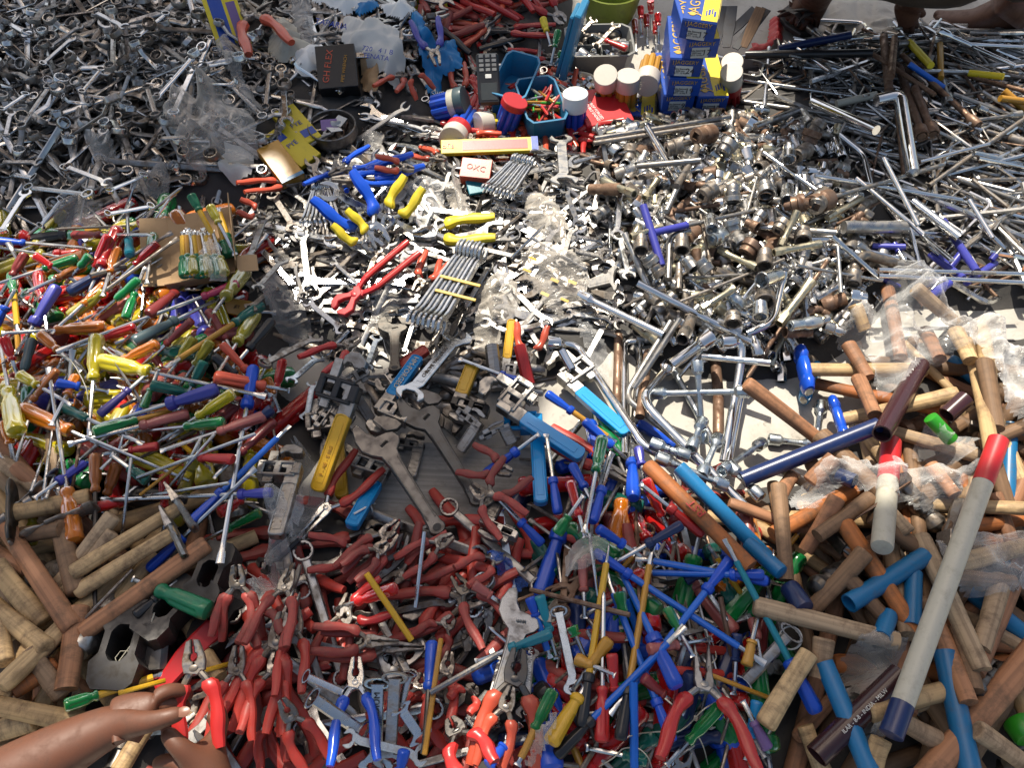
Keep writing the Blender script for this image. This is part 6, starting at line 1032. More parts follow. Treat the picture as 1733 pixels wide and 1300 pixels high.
# jars with tubes: lid + clear wall + blue plugs
def jar(c, x1, y1, x2, y2, lid, body, desc, r=.026, zz=None, ribs=True, lf=.35, band=None):
    q = cv(c, x1, y1, x2, y2); A, B = (at(q[0], q[1], zz[0]), at(q[2], q[3], zz[1])); L = float(np.linalg.norm(B - A)); d = Vector(B - A).normalized(); Mx = Vector((0, 0, 1)).rotation_difference(d).to_matrix().to_4x4() if 0 else Vector((1, 0, 0)).rotation_difference(d).to_matrix().to_4x4(); e = bpy.data.objects.new('jar', None); e.empty_display_size = .01; e.matrix_basis = Matrix.Translation(A) @ Mx; C.objects.link(e)
    mo('lid', mk('jar_lid', lathe([(0, r * .95), (.0010, r * .99), (.002, r), (L * lf, r), (L * lf + .001, r * .95)], 28), lid), e)
    for k in range(8):
        a = 2 * math.pi * k / 8; mo('tube', DM.setdefault(('jt', body, round(L, 2), round(r, 3)), mk('jar_tube', lathe([(L * lf, r * .26), (L * .97, r * .26), (L, r * .16)], 8), body)), e, Matrix.Translation((0, r * .66 * math.cos(a), r * .66 * math.sin(a))))
    if band: mo('band', mk('jar_band', lathe([(L * lf, r * .9), (L * lf + .001, r * .97), (L * (lf + .2), r * .97), (L * (lf + .2) + .001, r * .9)], 28), band), e)
    register(e, '!' + desc, 'jar', 'capped jars and tubes around the trays', ((q[0] + q[2]) / 2, (q[1] + q[3]) / 2))
J = jar
J('b', 1565, 470, 1560, 680, 'inkwhite', 'blue', 'upright jar with white lid over blue plastic tubes', .027, (.12, .02)); J('b', 1010, 510, 850, 550, 'film' and 'slate', 'blue', 'lying jar with dull grey-blue lid and blue tubes', .032, (.085, .06), lf=.25, band='cream'); J('b', 940, 710, 1020, 580, 'milky', 'blue', 'tilted jar with milky lid facing the viewer and blue tubes', .029, (.075, .04), lf=.22, band='cartonred')
J('b', 1262, 505, 1190, 690, 'cartonred', 'blue', 'red-capped bundle of blue tubes leaning by the trays', .028, (.11, .02), lf=.15); J('b', 1068, 630, 1150, 620, 'milky', 'cartonyellow', 'short lying jar with grey lid and yellow rim', .026, (.06, .05), lf=.75)
J('c', 515, 520, 520, 690, 'milky', 'ochre', 'leftmost of three jars with cream lids over orange tubes', .026, (.12, .03)); J('c', 675, 525, 650, 760, 'milky', 'ochre', 'middle of three jars with cream lids over orange tubes', .026, (.12, .03)); J('c', 800, 600, 840, 430, 'milky', 'ochre', 'rightmost of three orange tube jars, lid toward the viewer', .027, (.10, .10), lf=.4)
J('c', 1400, 430, 1395, 560, 'milky', 'cartonred', 'rear small jar with whitish lid right of the cartons', .024, (.115, .05)); J('c', 1395, 500, 1385, 720, 'milky', 'cartonred', 'front small jar with whitish lid and red label', .024, (.13, .02), band='cartonred')
J('c', 745, 660, 740, 740, 'chrome', 'chrome', 'small chrome socket set standing before the tube jars', .009, (.06, .03), lf=.6)
# rubber strips, red bag, blue sheet at the back
for i, q in enumerate([(1260, 40, 1240, 300), (1340, 40, 1290, 310), (1400, 40, 1360, 330), (1560, 60, 1350, 270), (1640, 60, 1420, 340), (1600, 50, 1480, 330)]):
    a = cv('c', *q); A = at(a[0], a[1], .10 + .008 * i); B = at(a[2], a[3], .05 + .006 * i); L = float(np.linalg.norm(B - A)); o = mo('rubber_strip', mk('rubber_strip', tr(prism([(0, -.012), (L * .5, -.014), (L, -.009), (L, .008), (L * .5, .013), (0, .012)], .0035, .0005), 0, 0, 0), 'rubber' if i != 5 else 'brown_wood'), None, frame(A, B, R(rng.uniform(-15, 15)))); register(o, ('grey rubber strip' if i != 5 else 'brown wooden strip') + ' leaning behind the blue cartons', 'strip', 'strips behind the cartons', ((a[0] + a[2]) / 2, (a[1] + a[3]) / 2), tuple(a))
# ---- films, bags, papers: sheets that lie crumpled over what is under them
def blur2(a, n):
    return blur(blur(a, n), n)
def drape(c, poly, mat, desc, name='plastic_bag', catg='bag', h=.006, crump=.012, scale=22, seed=0, step=.005, stiff=3, tuck=True, group=None, printed=None, top=0.):
    P = cv(c, *poly); P = [(P[i], P[i + 1]) for i in range(0, len(P), 2)]; cu = sum(p[0] for p in P) / len(P); cv_ = sum(p[1] for p in P) / len(P)
    z0 = .05
    for _ in range(2): g = at(cu, cv_, z0); z0 = float(hs(g[0], g[1])) + .005
    W = [at(u, v, z0)[:2] for u, v in P]; xs = [w[0] for w in W]; ys = [w[1] for w in W]; nx = int((max(xs) - min(xs)) / step) + 2; ny = int((max(ys) - min(ys)) / step) + 2
    X = np.linspace(min(xs), max(xs), nx); Y_ = np.linspace(min(ys), max(ys), ny); XX, YY = np.meshgrid(X, Y_); ins = inpoly([tuple(w) for w in W], XX, YY)
    H = hs(XX, YY).astype(float); Hs = np.maximum(H, blur2(H, stiff)); Hs = blur(np.maximum(Hs, H), 1)
    # distance to the edge, in steps
    dist = np.zeros_like(H); m = ins.copy()
    for k in range(14):
        dist += m; m = m & np.roll(m, 1, 0) & np.roll(m, -1, 0) & np.roll(m, 1, 1) & np.roll(m, -1, 1)
    e = np.minimum(1, dist / 9.)
    Z = np.zeros_like(H)
    for j in range(ny):
        for i in range(nx):
            if ins[j, i]:
                v = Vector((XX[j, i], YY[j, i], seed * 3.7)); w = v * scale + Vector((mnoise.noise(v * 12), mnoise.noise(v * 12 + Vector((9, 9, 9))), 0)) * 1.6
                r = 1 - 2.2 * abs(mnoise.noise(w)); r2 = 1 - 2.2 * abs(mnoise.noise(w * 2.7 + Vector((5, 0, 0)))); Z[j, i] = crump * (.65 * r + .18 * r2)
    Z = Hs + h + Z * (.35 + .65 * e) + top * np.sqrt(e) - (1 - e) * .012 * tuck; Z = np.maximum(Z, H * .0 + .004)
    idx = -np.ones(H.shape, int); idx[ins] = np.arange(ins.sum()); V = np.stack([XX[ins], YY[ins], Z[ins]], 1)
    V[:, 0] += np.array([mnoise.noise(Vector((a[0] * 30, a[1] * 30, seed + 7))) for a in V]) * .006; V[:, 1] += np.array([mnoise.noise(Vector((a[0] * 30, a[1] * 30, seed + 17))) for a in V]) * .006
    F = [(idx[j, i], idx[j, i + 1], idx[j + 1, i + 1], idx[j + 1, i]) for j in range(ny - 1) for i in range(nx - 1) if ins[j, i] and ins[j, i + 1] and ins[j + 1, i + 1] and ins[j + 1, i]]
    o = mo(name, mk(name, (V, [tuple(int(x) for x in f) for f in F]), mat, sharp=180)); register(o, '!' + desc, catg, group, (cu, cv_)); HF_t = float(np.max(Z[ins])) if ins.any() else .1; o['_z'] = HF_t; return o, (cu, cv_, HF_t)
# wrapped hammer handles: extra handles inside the bags
for a in [(930, 370, 1010, 780, 'red_wood', 'orange-brown handle inside the large clear bag'), (700, 700, 820, 900, 'red_wood', 'reddish handle in the lower part of the clear bag'), (1150, 620, 1240, 790, 'red_wood', 'reddish handle at the right side of the clear bag'), (760, 900, 860, 1120, 'red_wood', 'handle seen through film under the pale hammer')]: HM('h', *a[:5], d=a[5], th=1.1)
for a in [(1480, 610, 1530, 900, 'pale_wood', 'pale handle inside the tall cloudy bag'), (1330, 620, 1420, 800, 'pale_wood', 'second pale handle inside the tall cloudy bag'), (1500, 800, 1570, 1200, 'brown_wood', 'brown handle low inside the tall cloudy bag')]: HM('h', *a[:5], d=a[5], th=1.2)
HM('l', 480, 930, 620, 780, 'red_wood', d='orange handle wrapped in film above the four-way wrench', th=1.2); HM('l', 1180, 820, 1330, 1000, 'red_wood', d='reddish wrapped handle below the dusty one', th=1.); HM('o', 1170, 240, 1640, 120, 'pale_wood', d='pale handle wrapped in clear film at the right edge', th=1.2); HM('o', 1160, 300, 1500, 330, 'dark_steel' and 'brown_wood', d='dark handle wrapped in clear film at the right edge', th=1.)
dr = drape
dr('h', (560, 760, 600, 680, 730, 600, 800, 570, 840, 420, 900, 365, 1000, 370, 1090, 450, 1130, 560, 1180, 700, 1260, 780, 1340, 840, 1330, 910, 1200, 950, 1000, 980, 880, 1140, 800, 1130, 740, 1040, 690, 900, 600, 800), 'film', 'large clear bag of new hammer handles with a blue head inside', seed=1, top=.025, crump=.020)
dr('h', (1270, 600, 1340, 575, 1500, 560, 1600, 590, 1700, 700, 1800, 760, 1800, 1250, 1650, 1300, 1560, 1250, 1440, 1180, 1400, 900, 1350, 750), 'film_dense', 'tall cloudy plastic bag over wooden handles at the right edge', seed=2, top=.035, crump=.020)
dr('l', (440, 900, 520, 780, 620, 740, 760, 700, 900, 740, 1100, 740, 1250, 760, 1400, 800, 1450, 850, 1380, 1020, 1250, 1080, 1080, 990, 950, 1010, 700, 900, 560, 1040, 430, 1060, 350, 980), 'film', 'clear film with red print over handles in the right heap', seed=3, top=.015, crump=.018)
dr('o', (1080, 90, 1200, 60, 1400, 0, 1600, 0, 1700, 150, 1650, 330, 1450, 400, 1300, 410, 1180, 350, 1130, 230), 'film', 'shiny film wrapped round handles at the right edge', seed=4, top=.02, crump=.020)
dr('o', (590, 640, 700, 620, 890, 650, 900, 760, 800, 880, 720, 980, 640, 1010, 600, 880, 560, 760), 'film_grey', 'grey plastic film lying in the lower right heap', seed=5, crump=.010)
dr('l', (1150, 560, 1300, 520, 1440, 600, 1470, 760, 1300, 740, 1170, 660), 'film', 'clear film beside the green tube', seed=6, crump=.012)
dr('j', (390, 540, 460, 600, 530, 680, 525, 960, 430, 1060, 370, 1200, 250, 1310, 120, 1310, 200, 1100, 260, 960, 300, 800, 330, 640), 'film', 'clear bag with a pipe wrench inside at the left of the middle', seed=7, crump=.012, scale=30)
Tl('j', 'pipewrench', 'pipe_wrench', 300, 1250, 450, 720, 'satin_steel', 'satin_steel', J='satin_steel', F='satin_steel', desc='!bright new pipe wrench inside the clear bag', catg='pipe wrench', th=1.1)
o, c_ = dr('f', (1420, 590, 1470, 540, 1560, 520, 1700, 560, 1760, 640, 1800, 720, 1780, 800, 1690, 800, 1640, 860, 1560, 800, 1480, 700), 'film_dusty', 'bunched clear bag dotted with gold stickers over spanners', seed=8, crump=.012, scale=34, top=.015)
for x, y in [(1500, 560), (1610, 670), (1700, 680), (1560, 740), (1660, 770), (1470, 620)]:
    u, v = cv('f', x, y); z = .06
    for _ in range(3): g = at(u, v, z); z = float(hs(g[0], g[1])) + .030
    e_ = mo('sticker', mk('sticker', box(.016, .006, .0006, bev=0), 'gold'), None, Matrix.Translation(at(u, v, z)) @ Matrix.Rotation(R(-30), 4, 'Z') @ Matrix.Rotation(R(rng.uniform(-20, 20)), 4, 'X')); e_.parent = o
dr('f', (1210, 700, 1260, 640, 1340, 610, 1420, 660, 1450, 760, 1400, 850, 1340, 900, 1360, 1000, 1280, 1010, 1200, 1000, 1190, 880), 'film_dusty', 'dusty crumpled bag above the upright yellow handle', seed=9, crump=.016, scale=34, top=.015)
dr('f', (860, 180, 960, 140, 1040, 160, 1060, 250, 1040, 340, 980, 400, 860, 370), 'film', 'clear bag between the yellow-handled pliers', seed=10, crump=.012, scale=34, top=.012)
dr('f', (1040, 180, 1120, 160, 1160, 240, 1200, 300, 1150, 370, 1080, 330), 'film_dusty', 'small whitish bag beside the orange tape box', seed=11, crump=.012, scale=34)
dr('f', (1430, 230, 1520, 220, 1620, 260, 1640, 340, 1690, 420, 1660, 500, 1560, 520, 1480, 470, 1470, 380), 'film_dusty', 'greyish dusty bag over the middle spanners', seed=12, crump=.016, scale=34, top=.012)
dr('f', (160, 500, 240, 480, 290, 540, 260, 590, 190, 580), 'film_dusty', 'little whitish knotted bag on the spanners', seed=13, crump=.010, scale=34); dr('f', (150, 780, 260, 740, 360, 800, 380, 900, 300, 970, 200, 930), 'film_grey', 'grey film over a dark box left of the red grips', seed=14, crump=.012, scale=30)
dr('f', (700, 760, 790, 730, 850, 760, 790, 850, 720, 920, 650, 900), 'film_dusty', 'dull film around spanners below the long red pliers', seed=15, crump=.01, scale=34)
dr('g', (480, 60, 540, 30, 570, 60, 560, 130, 490, 120), 'film_dusty', 'tiny film scrap on the spanner handle', seed=16, crump=.008, scale=40); dr('g', (220, 880, 330, 900, 440, 980, 480, 1080, 460, 1230, 380, 1250, 330, 1150, 300, 1000), 'film', 'clear bag with gold stickers right of the small pliers', seed=17, crump=.012, scale=34, top=.01)
dr('a', (930, 700, 1040, 660, 1290, 680, 1340, 740, 1340, 880, 1300, 910, 1120, 920, 1060, 980, 990, 960, 1000, 880, 920, 820), 'film_dusty', 'grey plastic bag of small parts beside the ring spanners', seed=18, crump=.016, scale=22, top=.03, h=.01)
dr('a', (1060, 200, 1160, 190, 1200, 280, 1250, 420, 1310, 500, 1340, 580, 1260, 590, 1200, 470, 1140, 340), 'film_grey', 'long grey film tied round spanners', seed=19, crump=.01, scale=30, top=.02); dr('a', (480, 800, 620, 780, 640, 860, 540, 900), 'film_grey', 'grey film scrap on the ring spanners', seed=20, crump=.01); dr('a', (680, 940, 860, 870, 890, 920, 830, 1030, 700, 1030), 'film_grey', 'grey film flap at the lower edge of the ring spanners', seed=21, crump=.01)
dr('a', (280, 1010, 400, 960, 500, 1000, 440, 1110, 300, 1120, 230, 1080), 'film_grey', 'grey film among ring spanners above the screwdrivers', seed=22, crump=.01); dr('i', (1110, 80, 1250, 0, 1250, 150, 1190, 300, 1090, 560, 1020, 520, 1010, 400, 1080, 250), 'film', 'clear film above the slip-joint pliers', seed=23, crump=.01)
dr('n', (440, 60, 500, 0, 620, 10, 700, 60, 660, 150, 560, 190, 450, 170), 'film_dusty', 'crumpled clear bag above the front screwdrivers', seed=24, crump=.014, scale=34, top=.015); dr('n', (0, 110, 110, 120, 220, 190, 260, 290, 130, 320, 60, 240), 'film_blue', 'blue plastic wrapping in front of the pipe wrench', 'plastic_wrapping', 'wrapping', seed=25, crump=.01)
dr('n', (350, 980, 420, 960, 420, 1060, 330, 1240, 260, 1290, 190, 1270, 280, 1120), 'film_dusty', 'twisted dusty bag at the bottom edge', seed=26, crump=.014, scale=34, top=.01); dr('o', (700, 1060, 800, 1030, 860, 1100, 780, 1200, 720, 1170), 'film', 'clear film ball below the pale handle', seed=27, crump=.012)
# papers and wrappers at the back
for (poly, mat, d, sd) in [((0, 120, 90, 60, 190, 150, 240, 250, 200, 290, 60, 280, 0, 250), 'cream', 'crumpled beige wrapping at the top', 1), ((130, -20, 230, -20, 250, 180, 230, 270, 160, 280, 130, 150), 'film_grey', 'tall twisted grey bag at the top edge', 2), ((230, 10, 330, 20, 560, 90, 580, 120, 420, 180, 260, 110), 'inkwhite', 'white wrapping printed in blue at the top', 3), ((390, 120, 440, 110, 560, 150, 690, 220, 710, 320, 650, 400, 560, 350, 430, 280, 380, 250), 'paper', 'creased white sheet with blue print behind the spanners', 4),
        ((560, -20, 750, -20, 760, 60, 680, 90, 600, 40), 'inkwhite', 'crumpled white paper at the top edge', 5), ((780, 180, 850, 280, 960, 230, 1010, 350, 900, 370, 880, 470, 820, 490, 780, 340, 740, 200), 'skyblue', 'sky blue plastic packet behind the blue jars', 6), ((420, 20, 560, 0, 580, 30, 470, 80), 'skyblue', 'blue paper strip at the top edge', 7), ((130, 250, 290, 220, 270, 340, 140, 350), 'inkwhite', 'white packet with blue letters by the black carton', 8),
        ((470, 310, 590, 330, 560, 460, 480, 440), 'cardboard', 'brown paper scrap behind the spanners', 9), ((480, 680, 600, 670, 600, 740, 500, 760), 'film_grey', 'clear scrap left of the blue pliers', 10)]:
    o, c_ = dr('b', poly, mat, d, 'wrapper', 'wrapper', seed=30 + sd, crump=.014, top=.012, stiff=4)
def print_on(poly_c, s, size, yaw, mat, c='b', lift=.03, tilt=25):
    u, v = cv(c, *poly_c); z = .07
    for _ in range(3): g = at(u, v, z); z = float(hs(g[0], g[1])) + lift
    return txt(s, size, None, Matrix.Translation(at(u, v, z)) @ Matrix.Rotation(R(yaw), 4, 'Z') @ Matrix.Rotation(R(tilt), 4, 'X'), mat)
def adopt(o, label):
    for t in THINGS:
        if t[1] == '!' + label: o.parent = t[0]
adopt(print_on((330, 120), 'TAPARIA', .020, -18, 'inkblue'), 'white wrapping printed in blue at the top'); adopt(print_on((180, 330), 'usb', .020, 0, 'inkblue'), 'white packet with blue letters by the black carton')
adopt(print_on((560, 270), '720   4 1 B\nTENATA', .016, -14, 'inkblue'), 'creased white sheet with blue print behind the spanners'); adopt(print_on((870, 470), 'Slim', .018, 12, 'inkwhite'), 'sky blue plastic packet behind the blue jars')
dr('a', (1050, 510, 1210, 510, 1200, 660, 1020, 680), 'paper', 'square of white paper on the ring spanners', 'paper_sheet', 'paper', seed=41, crump=.004, scale=10, h=.004)
# boxed goods at the back: label cards
def card(c, x, y, w, d, h, yaw, mat, desc, lines=(), z=.05, tilt=0, catg='box', panels=()):
    u, v = cv(c, x, y); p = at(u, v, z); e = bpy.data.objects.new('package', None); e.empty_display_size = .01; e.matrix_basis = Matrix.Translation(p) @ Matrix.Rotation(R(yaw), 4, 'Z') @ Matrix.Rotation(R(tilt), 4, 'X'); C.objects.link(e); mo('box', mk('package_box', box(w, d, h, (0, 0, 0), .0012), mat), e)
    for (px_, py_, pw, pd, pm) in panels: mo('panel', mk('panel', box(pw, pd, .0006, (px_, py_, h / 2 + .0004), 0), pm), e)
    for (s, sz, lx, ly, lm, ang) in lines: txt(s, sz, e, Matrix.Translation((lx, ly, h / 2 + .0010)) @ Matrix.Rotation(R(ang), 4, 'Z'), lm)
    register(e, '!' + desc, catg, None, (u, v)); return e
card('a', 1130, 60, .075, .21, .02, 22, 'cartonyellow', 'yellow and blue blister card leaning at the top edge', [('ish', .028, .005, .05, 'inkblue', -70)], .13, 32, panels=[(-.012, 0, .03, .19, 'cartonblue'), (.02, -.03, .02, .09, 'violet')])
card('b', 365, 360, .085, .10, .045, 8, 'black', 'black carton with orange lettering among the wrappers', [('GH FLEX', .020, -.018, .0, 'salmon', 78), ('PIPE WRENCH', .010, .016, -.008, 'ochre', 78)], .10, 25, panels=[])
card('a', 1500, 640, .055, .11, .012, 40, 'cartonyellow', 'upper yellow packet beside the tin bowl', [('PYE', .016, 0, 0, 'inkblue', 0)], .075, 10, panels=[(.01, -.03, .03, .02, 'cartonblue')]); card('a', 1480, 740, .055, .11, .012, 50, 'cartonyellow', 'lower yellow packet beside the tin bowl', [('PYE', .016, 0, 0, 'inkblue', 0)], .07, 12, panels=[(-.01, .03, .03, .02, 'cartonblue')])
card('b', 1130, 740, .20, .036, .010, 3, 'cartonyellow', 'long yellow-ended packet of red pliers in front of the jars', [('ofis', .018, -.085, 0, 'cartonred', 0)], .075, 10, 'packet', panels=[(.012, 0, .135, .024, 'cartonred'), (.094, 0, .014, .036, 'blue')])
card('b', 1065, 870, .062, .045, .030, -8, 'salmon', 'orange cardboard tape box half open among spanners', [('OXC', .018, 0, 0, 'brickred', -8)], .075, 15); card('a', 1420, 830, .05, .10, .02, 38, 'ochre', 'brown plastic box of small parts with blue edge beside the grey bag', [], .08, 12, panels=[(.0, -.046, .05, .008, 'trayblue')])
card('b', 1080, 940, .05, .035, .006, 15, 'tealblue', 'small blue printed card below the tape box', [], .065, 10); card('b', 815, 10, .10, .06, .01, 5, 'cartonyellow', 'yellow packet at the top edge above the red pliers', [('S GO', .02, 0, -.01, 'inkblue', 5)], .06, 20)
card('e', 1400, 490, .05, .03, .012, -12, 'ochre', 'small orange carton under the yellow-green handles', [('JET', .008, 0, 0, 'ink', 0)], .06, 20)
# bundles of spanners standing on edge
def fan(c, x1, y1, x2, y2, n, key, s, spread, desc, grp, axis=1, z=.06, roll=80):
    q = cv(c, x1, y1, x2, y2); A = at(q[0], q[1], z); B = at(q[2], q[3], z); ax = (B - A) / np.linalg.norm(B - A); T = LIB[key]
    for i in range(n):
        # stacked side by side along A->B, each spanner lies across in direction 'spread'
        p = A + (B - A) * (i / (n - 1)); dxy = np.array([math.cos(R(spread[0] + spread[1] * (i / (n - 1) - .5))), math.sin(R(spread[0] + spread[1] * (i / (n - 1) - .5))), 0]); L = T['L'] * s; P = p - dxy * L / 2; Q = p + dxy * L / 2
        P[2] = Q[2] = z + .012 + .002 * (i % 2); o = build(key, 'open_spanner', frame(P, Q, R(roll), s, s), 'chrome'); u, v = to_px(*p); register(o, '=' + desc, 'spanner', grp, (u, v))
    stamp(A, B, [.02], [.05])
fan('f', 370, 310, 500, 300, 9, 'open3', .75, (97, 26), 'one of nine bright open spanners fanned on edge left of the blue pliers', 'left fan of wrapped open spanners', z=.075); fan('f', 1330, 150, 1450, 180, 9, 'open3', .8, (60, 10), 'one of nine bright open spanners bundled on edge under the packet', 'right bundle of wrapped open spanners', z=.08)
fan('f', 1020, 700, 1150, 730, 7, 'open1', 1.0, (66, 4), 'one of seven open spanners strapped on edge in the middle', 'strapped set of open spanners', z=.085)
for t_ in (.3, .7):
    q = cv('f', 1120 - 60 * (t_ - .5), 620 + 180 * t_, 0, 0); p = at(q[0], q[1], .105); o = mo('strap', mk('strap', box(.075, .006, .003, bev=.0005), 'gold'), None, Matrix.Translation(p) @ Matrix.Rotation(R(-18), 4, 'Z')); register(o, '=' + ('upper' if t_ < .5 else 'lower') + ' yellowish tie round the strapped set of open spanners', 'tie', None, q[:2])
# pliers around the blue group
for a in [('combi', 440, 210, 560, 100, 'enamelblue', 22), ('combi', 920, 60, 520, 190, 'enamelblue', 3), ('combi', 820, 150, 480, 160, 'enamelblue', 3), ('combi', 720, 20, 470, 140, 'enamelblue', 12), ('combi', 900, 15, 1060, 60, 'salmon', 3), ('combi', 700, 70, 900, 110, 'salmon', 3), ('combi', 20, 200, 330, 170, 'salmon', 3), ('combi', 10, 290, 150, 350, 'salmon', 3)]: PL('f', *a)
Tl('f', 'combi12', 'pliers', 480, 180, 760, 490, 'chrome', 'enamelblue', desc='!blue-handled pliers with dazzling chrome jaws on the spanners', catg='pliers', th=1.35)
Tl('f', 'combi3', 'pliers', 1310, 400, 890, 440, 'chrome', 'cartonyellow', desc='!yellow and navy pliers lying right of the dazzling blue ones', catg='pliers', th=1.25); Tl('f', 'combi3', 'pliers', 900, 170, 740, 420, 'chrome', 'cartonyellow', desc='!yellow-gripped pliers partly inside the clear bag', catg='pliers', th=1.15); Tl('f', 'combi3', 'pliers', 520, 350, 700, 520, 'satin_steel', 'cartonyellow', desc='!yellow grip showing beside the dazzling blue pliers', catg='pliers', th=1.0)
PL('b', 'combi', 800, 90, 870, 330, 'indigo', 12, 'satin_steel', ' and green bands'); PL('b', 'nip', 600, 450, 700, 370, 'salmon', 12); PL('b', 'combi', 810, 480, 720, 330, 'salmon', 12); PL('b', 'combi', 1190, 700, 980, 690, 'salmon', 3); PL('a', 'combi', 1370, 250, 1230, 20, 'salmon', 12)
for a in [(1480, 150, 1440, 330), (1400, 90, 1440, 230), (1500, 260, 1460, 330)]: D('b', *a[:2], (a[0] + a[2]) / 2, (a[1] + a[3]) / 2, *a[2:], 'cartonyellow' if a[0] < 1450 else 'clear_green')
for x, y in [(720, 200), (800, 160), (860, 210), (760, 100), (880, 150), (830, 60)]: D('c', x, y - 60, x + 5, y + 30, x + 8, y + 160, 'clear_red', 'flute')
for q in [(340, 230, 440, 130), (440, 330, 600, 160)]: OSp('c', *q, key='open1', m='worn_steel', zz=(.085, .10))
D('c', 665, 340, 510, 280, 420, 240, 'brightred', 'slab', zz=(.09, .09))
# cardboard tray of bagged screwdrivers
u, v = 325, 480; pC = at(338, 470, .105); e = bpy.data.objects.new('cardboard_tray', None); e.empty_display_size = .01; e.matrix_basis = Matrix.Translation(pC) @ Matrix.Rotation(R(14), 4, 'Z') @ Matrix.Rotation(R(8), 4, 'X'); C.objects.link(e)
mo('floor_panel', mk('tray_floor', box(.115, .15, .002, (.01, .07, 0), .0004), 'cardboard'), e); mo('side_panel', mk('tray_side', tr(rot(box(.05, .15, .002, (0, 0, 0), .0004), 14, 'Y'), -.070, .07, .004), 'cardboard'), e); mo('side_panel', mk('tray_side', tr(rot(box(.002, .15, .04, (0, 0, 0), .0004), 14, 'Y'), .068, .07, .020), 'cardboard'), e); mo('front_panel', mk('tray_front', rot(box(.12, .002, .034, (.008, -.012, .018), .0004), 18, 'X'), 'cardboard'), e); mo('flap', mk('tray_flap', rot(box(.035, .035, .0018, (.082, .0, .035), .0004), 12, 'Y'), 'cardboard'), e)
register(e, '=open brown cardboard tray holding bagged green screwdrivers', 'tray', None, (330, 430)); stamp(pC + [-.06, .05, 0], pC + [.06, .05, 0], [.004], [.08])
for i, a in enumerate([(1120, 300, 1130, 170, 1100, 20), (1165, 310, 1170, 210, 1130, 30), (1215, 300, 1210, 170, 1170, 40), (1260, 260, 1230, 160, 1190, 20), (1330, 190, 1310, 100, 1270, -80), (1370, 180, 1330, 60, 1280, -100)]): D('e', *a, 'green' if i != 2 else 'clear_green', 'flute', 'flat', 'brightyellow' if i % 2 == 0 or i > 2 else 'ochre', zz=(.128 + .004 * (i % 2), .138))

for i in range(9): D('e', 1080 + 30 * i, 310 - 8 * (i % 3), 1085 + 27 * i, 190 - 10 * (i % 2), 1070 + 22 * i, 40, ['green', 'clear_green', OL][i % 3], 'flute', 'flat', ['brightyellow', 'ochre', None][i % 3], zz=(.140 + .004 * (i % 3), .150))
QP[0] = 1.0; QP[1] = .16
w2 = TB('z', 1690, 745, 1508, 1245, .0150, 'cream', 'long white painted handle with red top and dark blue lower end', False, [(.0, .17, 'cartonred'), (.91, 1.0, 'navy')], 'painted_handle')
QP[0] = .96; QP[1] = .10
D('a', 965, 985, 1020, 1060, 1120, 1270, 'green', 'flute', 'flat', 'brightyellow', zz=(.18, .135)); D('a', 1060, 1040, 1110, 1130, 1190, 1290, OL, 'flute', zz=(.17, .135)); dr('e', (1170, 160, 1230, 60, 1290, 150, 1350, 280, 1330, 340, 1220, 330, 1180, 230), 'film', 'clear bag over the screwdrivers in the cardboard tray', seed=50, crump=.01, h=.02)
# white twine
def twine(c, pts, d, r=.0008, mat='cream', name='twine'):
    P = cv(c, *pts); G = []
    for i in range(0, len(P), 2):
        z = .06
        for _ in range(3): g = at(P[i], P[i + 1], z); z = float(hs(g[0], g[1])) + .002
        G.append(at(P[i], P[i + 1], z))
    G = np.array(G); t = np.linspace(0, 1, len(G)); td = np.linspace(0, 1, len(G) * 5); Q = np.stack([np.interp(td, t, G[:, k]) for k in range(3)], 1)
    for _ in range(4): Q[1:-1] = (Q[:-2] + 2 * Q[1:-1] + Q[2:]) / 4
    o = mo(name, mk(name, tube(Q, r, 5), mat)); register(o, '!' + d, 'string', None, (P[0], P[1]))
twine('e', (300, 770, 340, 765, 400, 780, 440, 830, 480, 900, 510, 970, 515, 1030), 'thin white string looping over the screwdrivers'); twine('n', (790, 1130, 860, 1110, 980, 1100, 1060, 1110, 1130, 1060, 1200, 980, 1270, 940), 'white string at the bottom near the open pliers'); twine('n', (1130, 1110, 1180, 1130, 1210, 1200, 1230, 1290), 'white string end hanging to the bottom edge')
twine('n', (640, 1290, 720, 1240, 760, 1190, 850, 1190, 900, 1240, 920, 1300), 'loop of beige string at the bottom edge'); twine('n', (1210, 540, 1260, 620, 1280, 700, 1230, 740), 'beige string beside the small pliers'); twine('j', (1350, 190, 1500, 250, 1620, 310), 'thin steel needle by the yellow handle', .0012, 'chrome', 'needle')
twine('j', (760, 1110, 830, 1070, 890, 1045), 'white cable tie across the blue handle', .0016, 'inkwhite', 'cable_tie')
p = at(1338, 1080, .12); o = mo('ring', mk('ring', rot(lathe([(-.0012, .0135), (.0012, .0135), (.0018, .0145), (.0012, .0155), (-.0012, .0155), (-.0018, .0145), (-.0012, .0135)], 24, cap=(0, 0)), 90, 'Y'), 'inkwhite'), None, Matrix.Translation(p) @ Matrix.Rotation(R(25), 4, 'X')); register(o, '=white plastic ring at the end of a spanner in the lower right', 'ring', None, (1338, 1080))
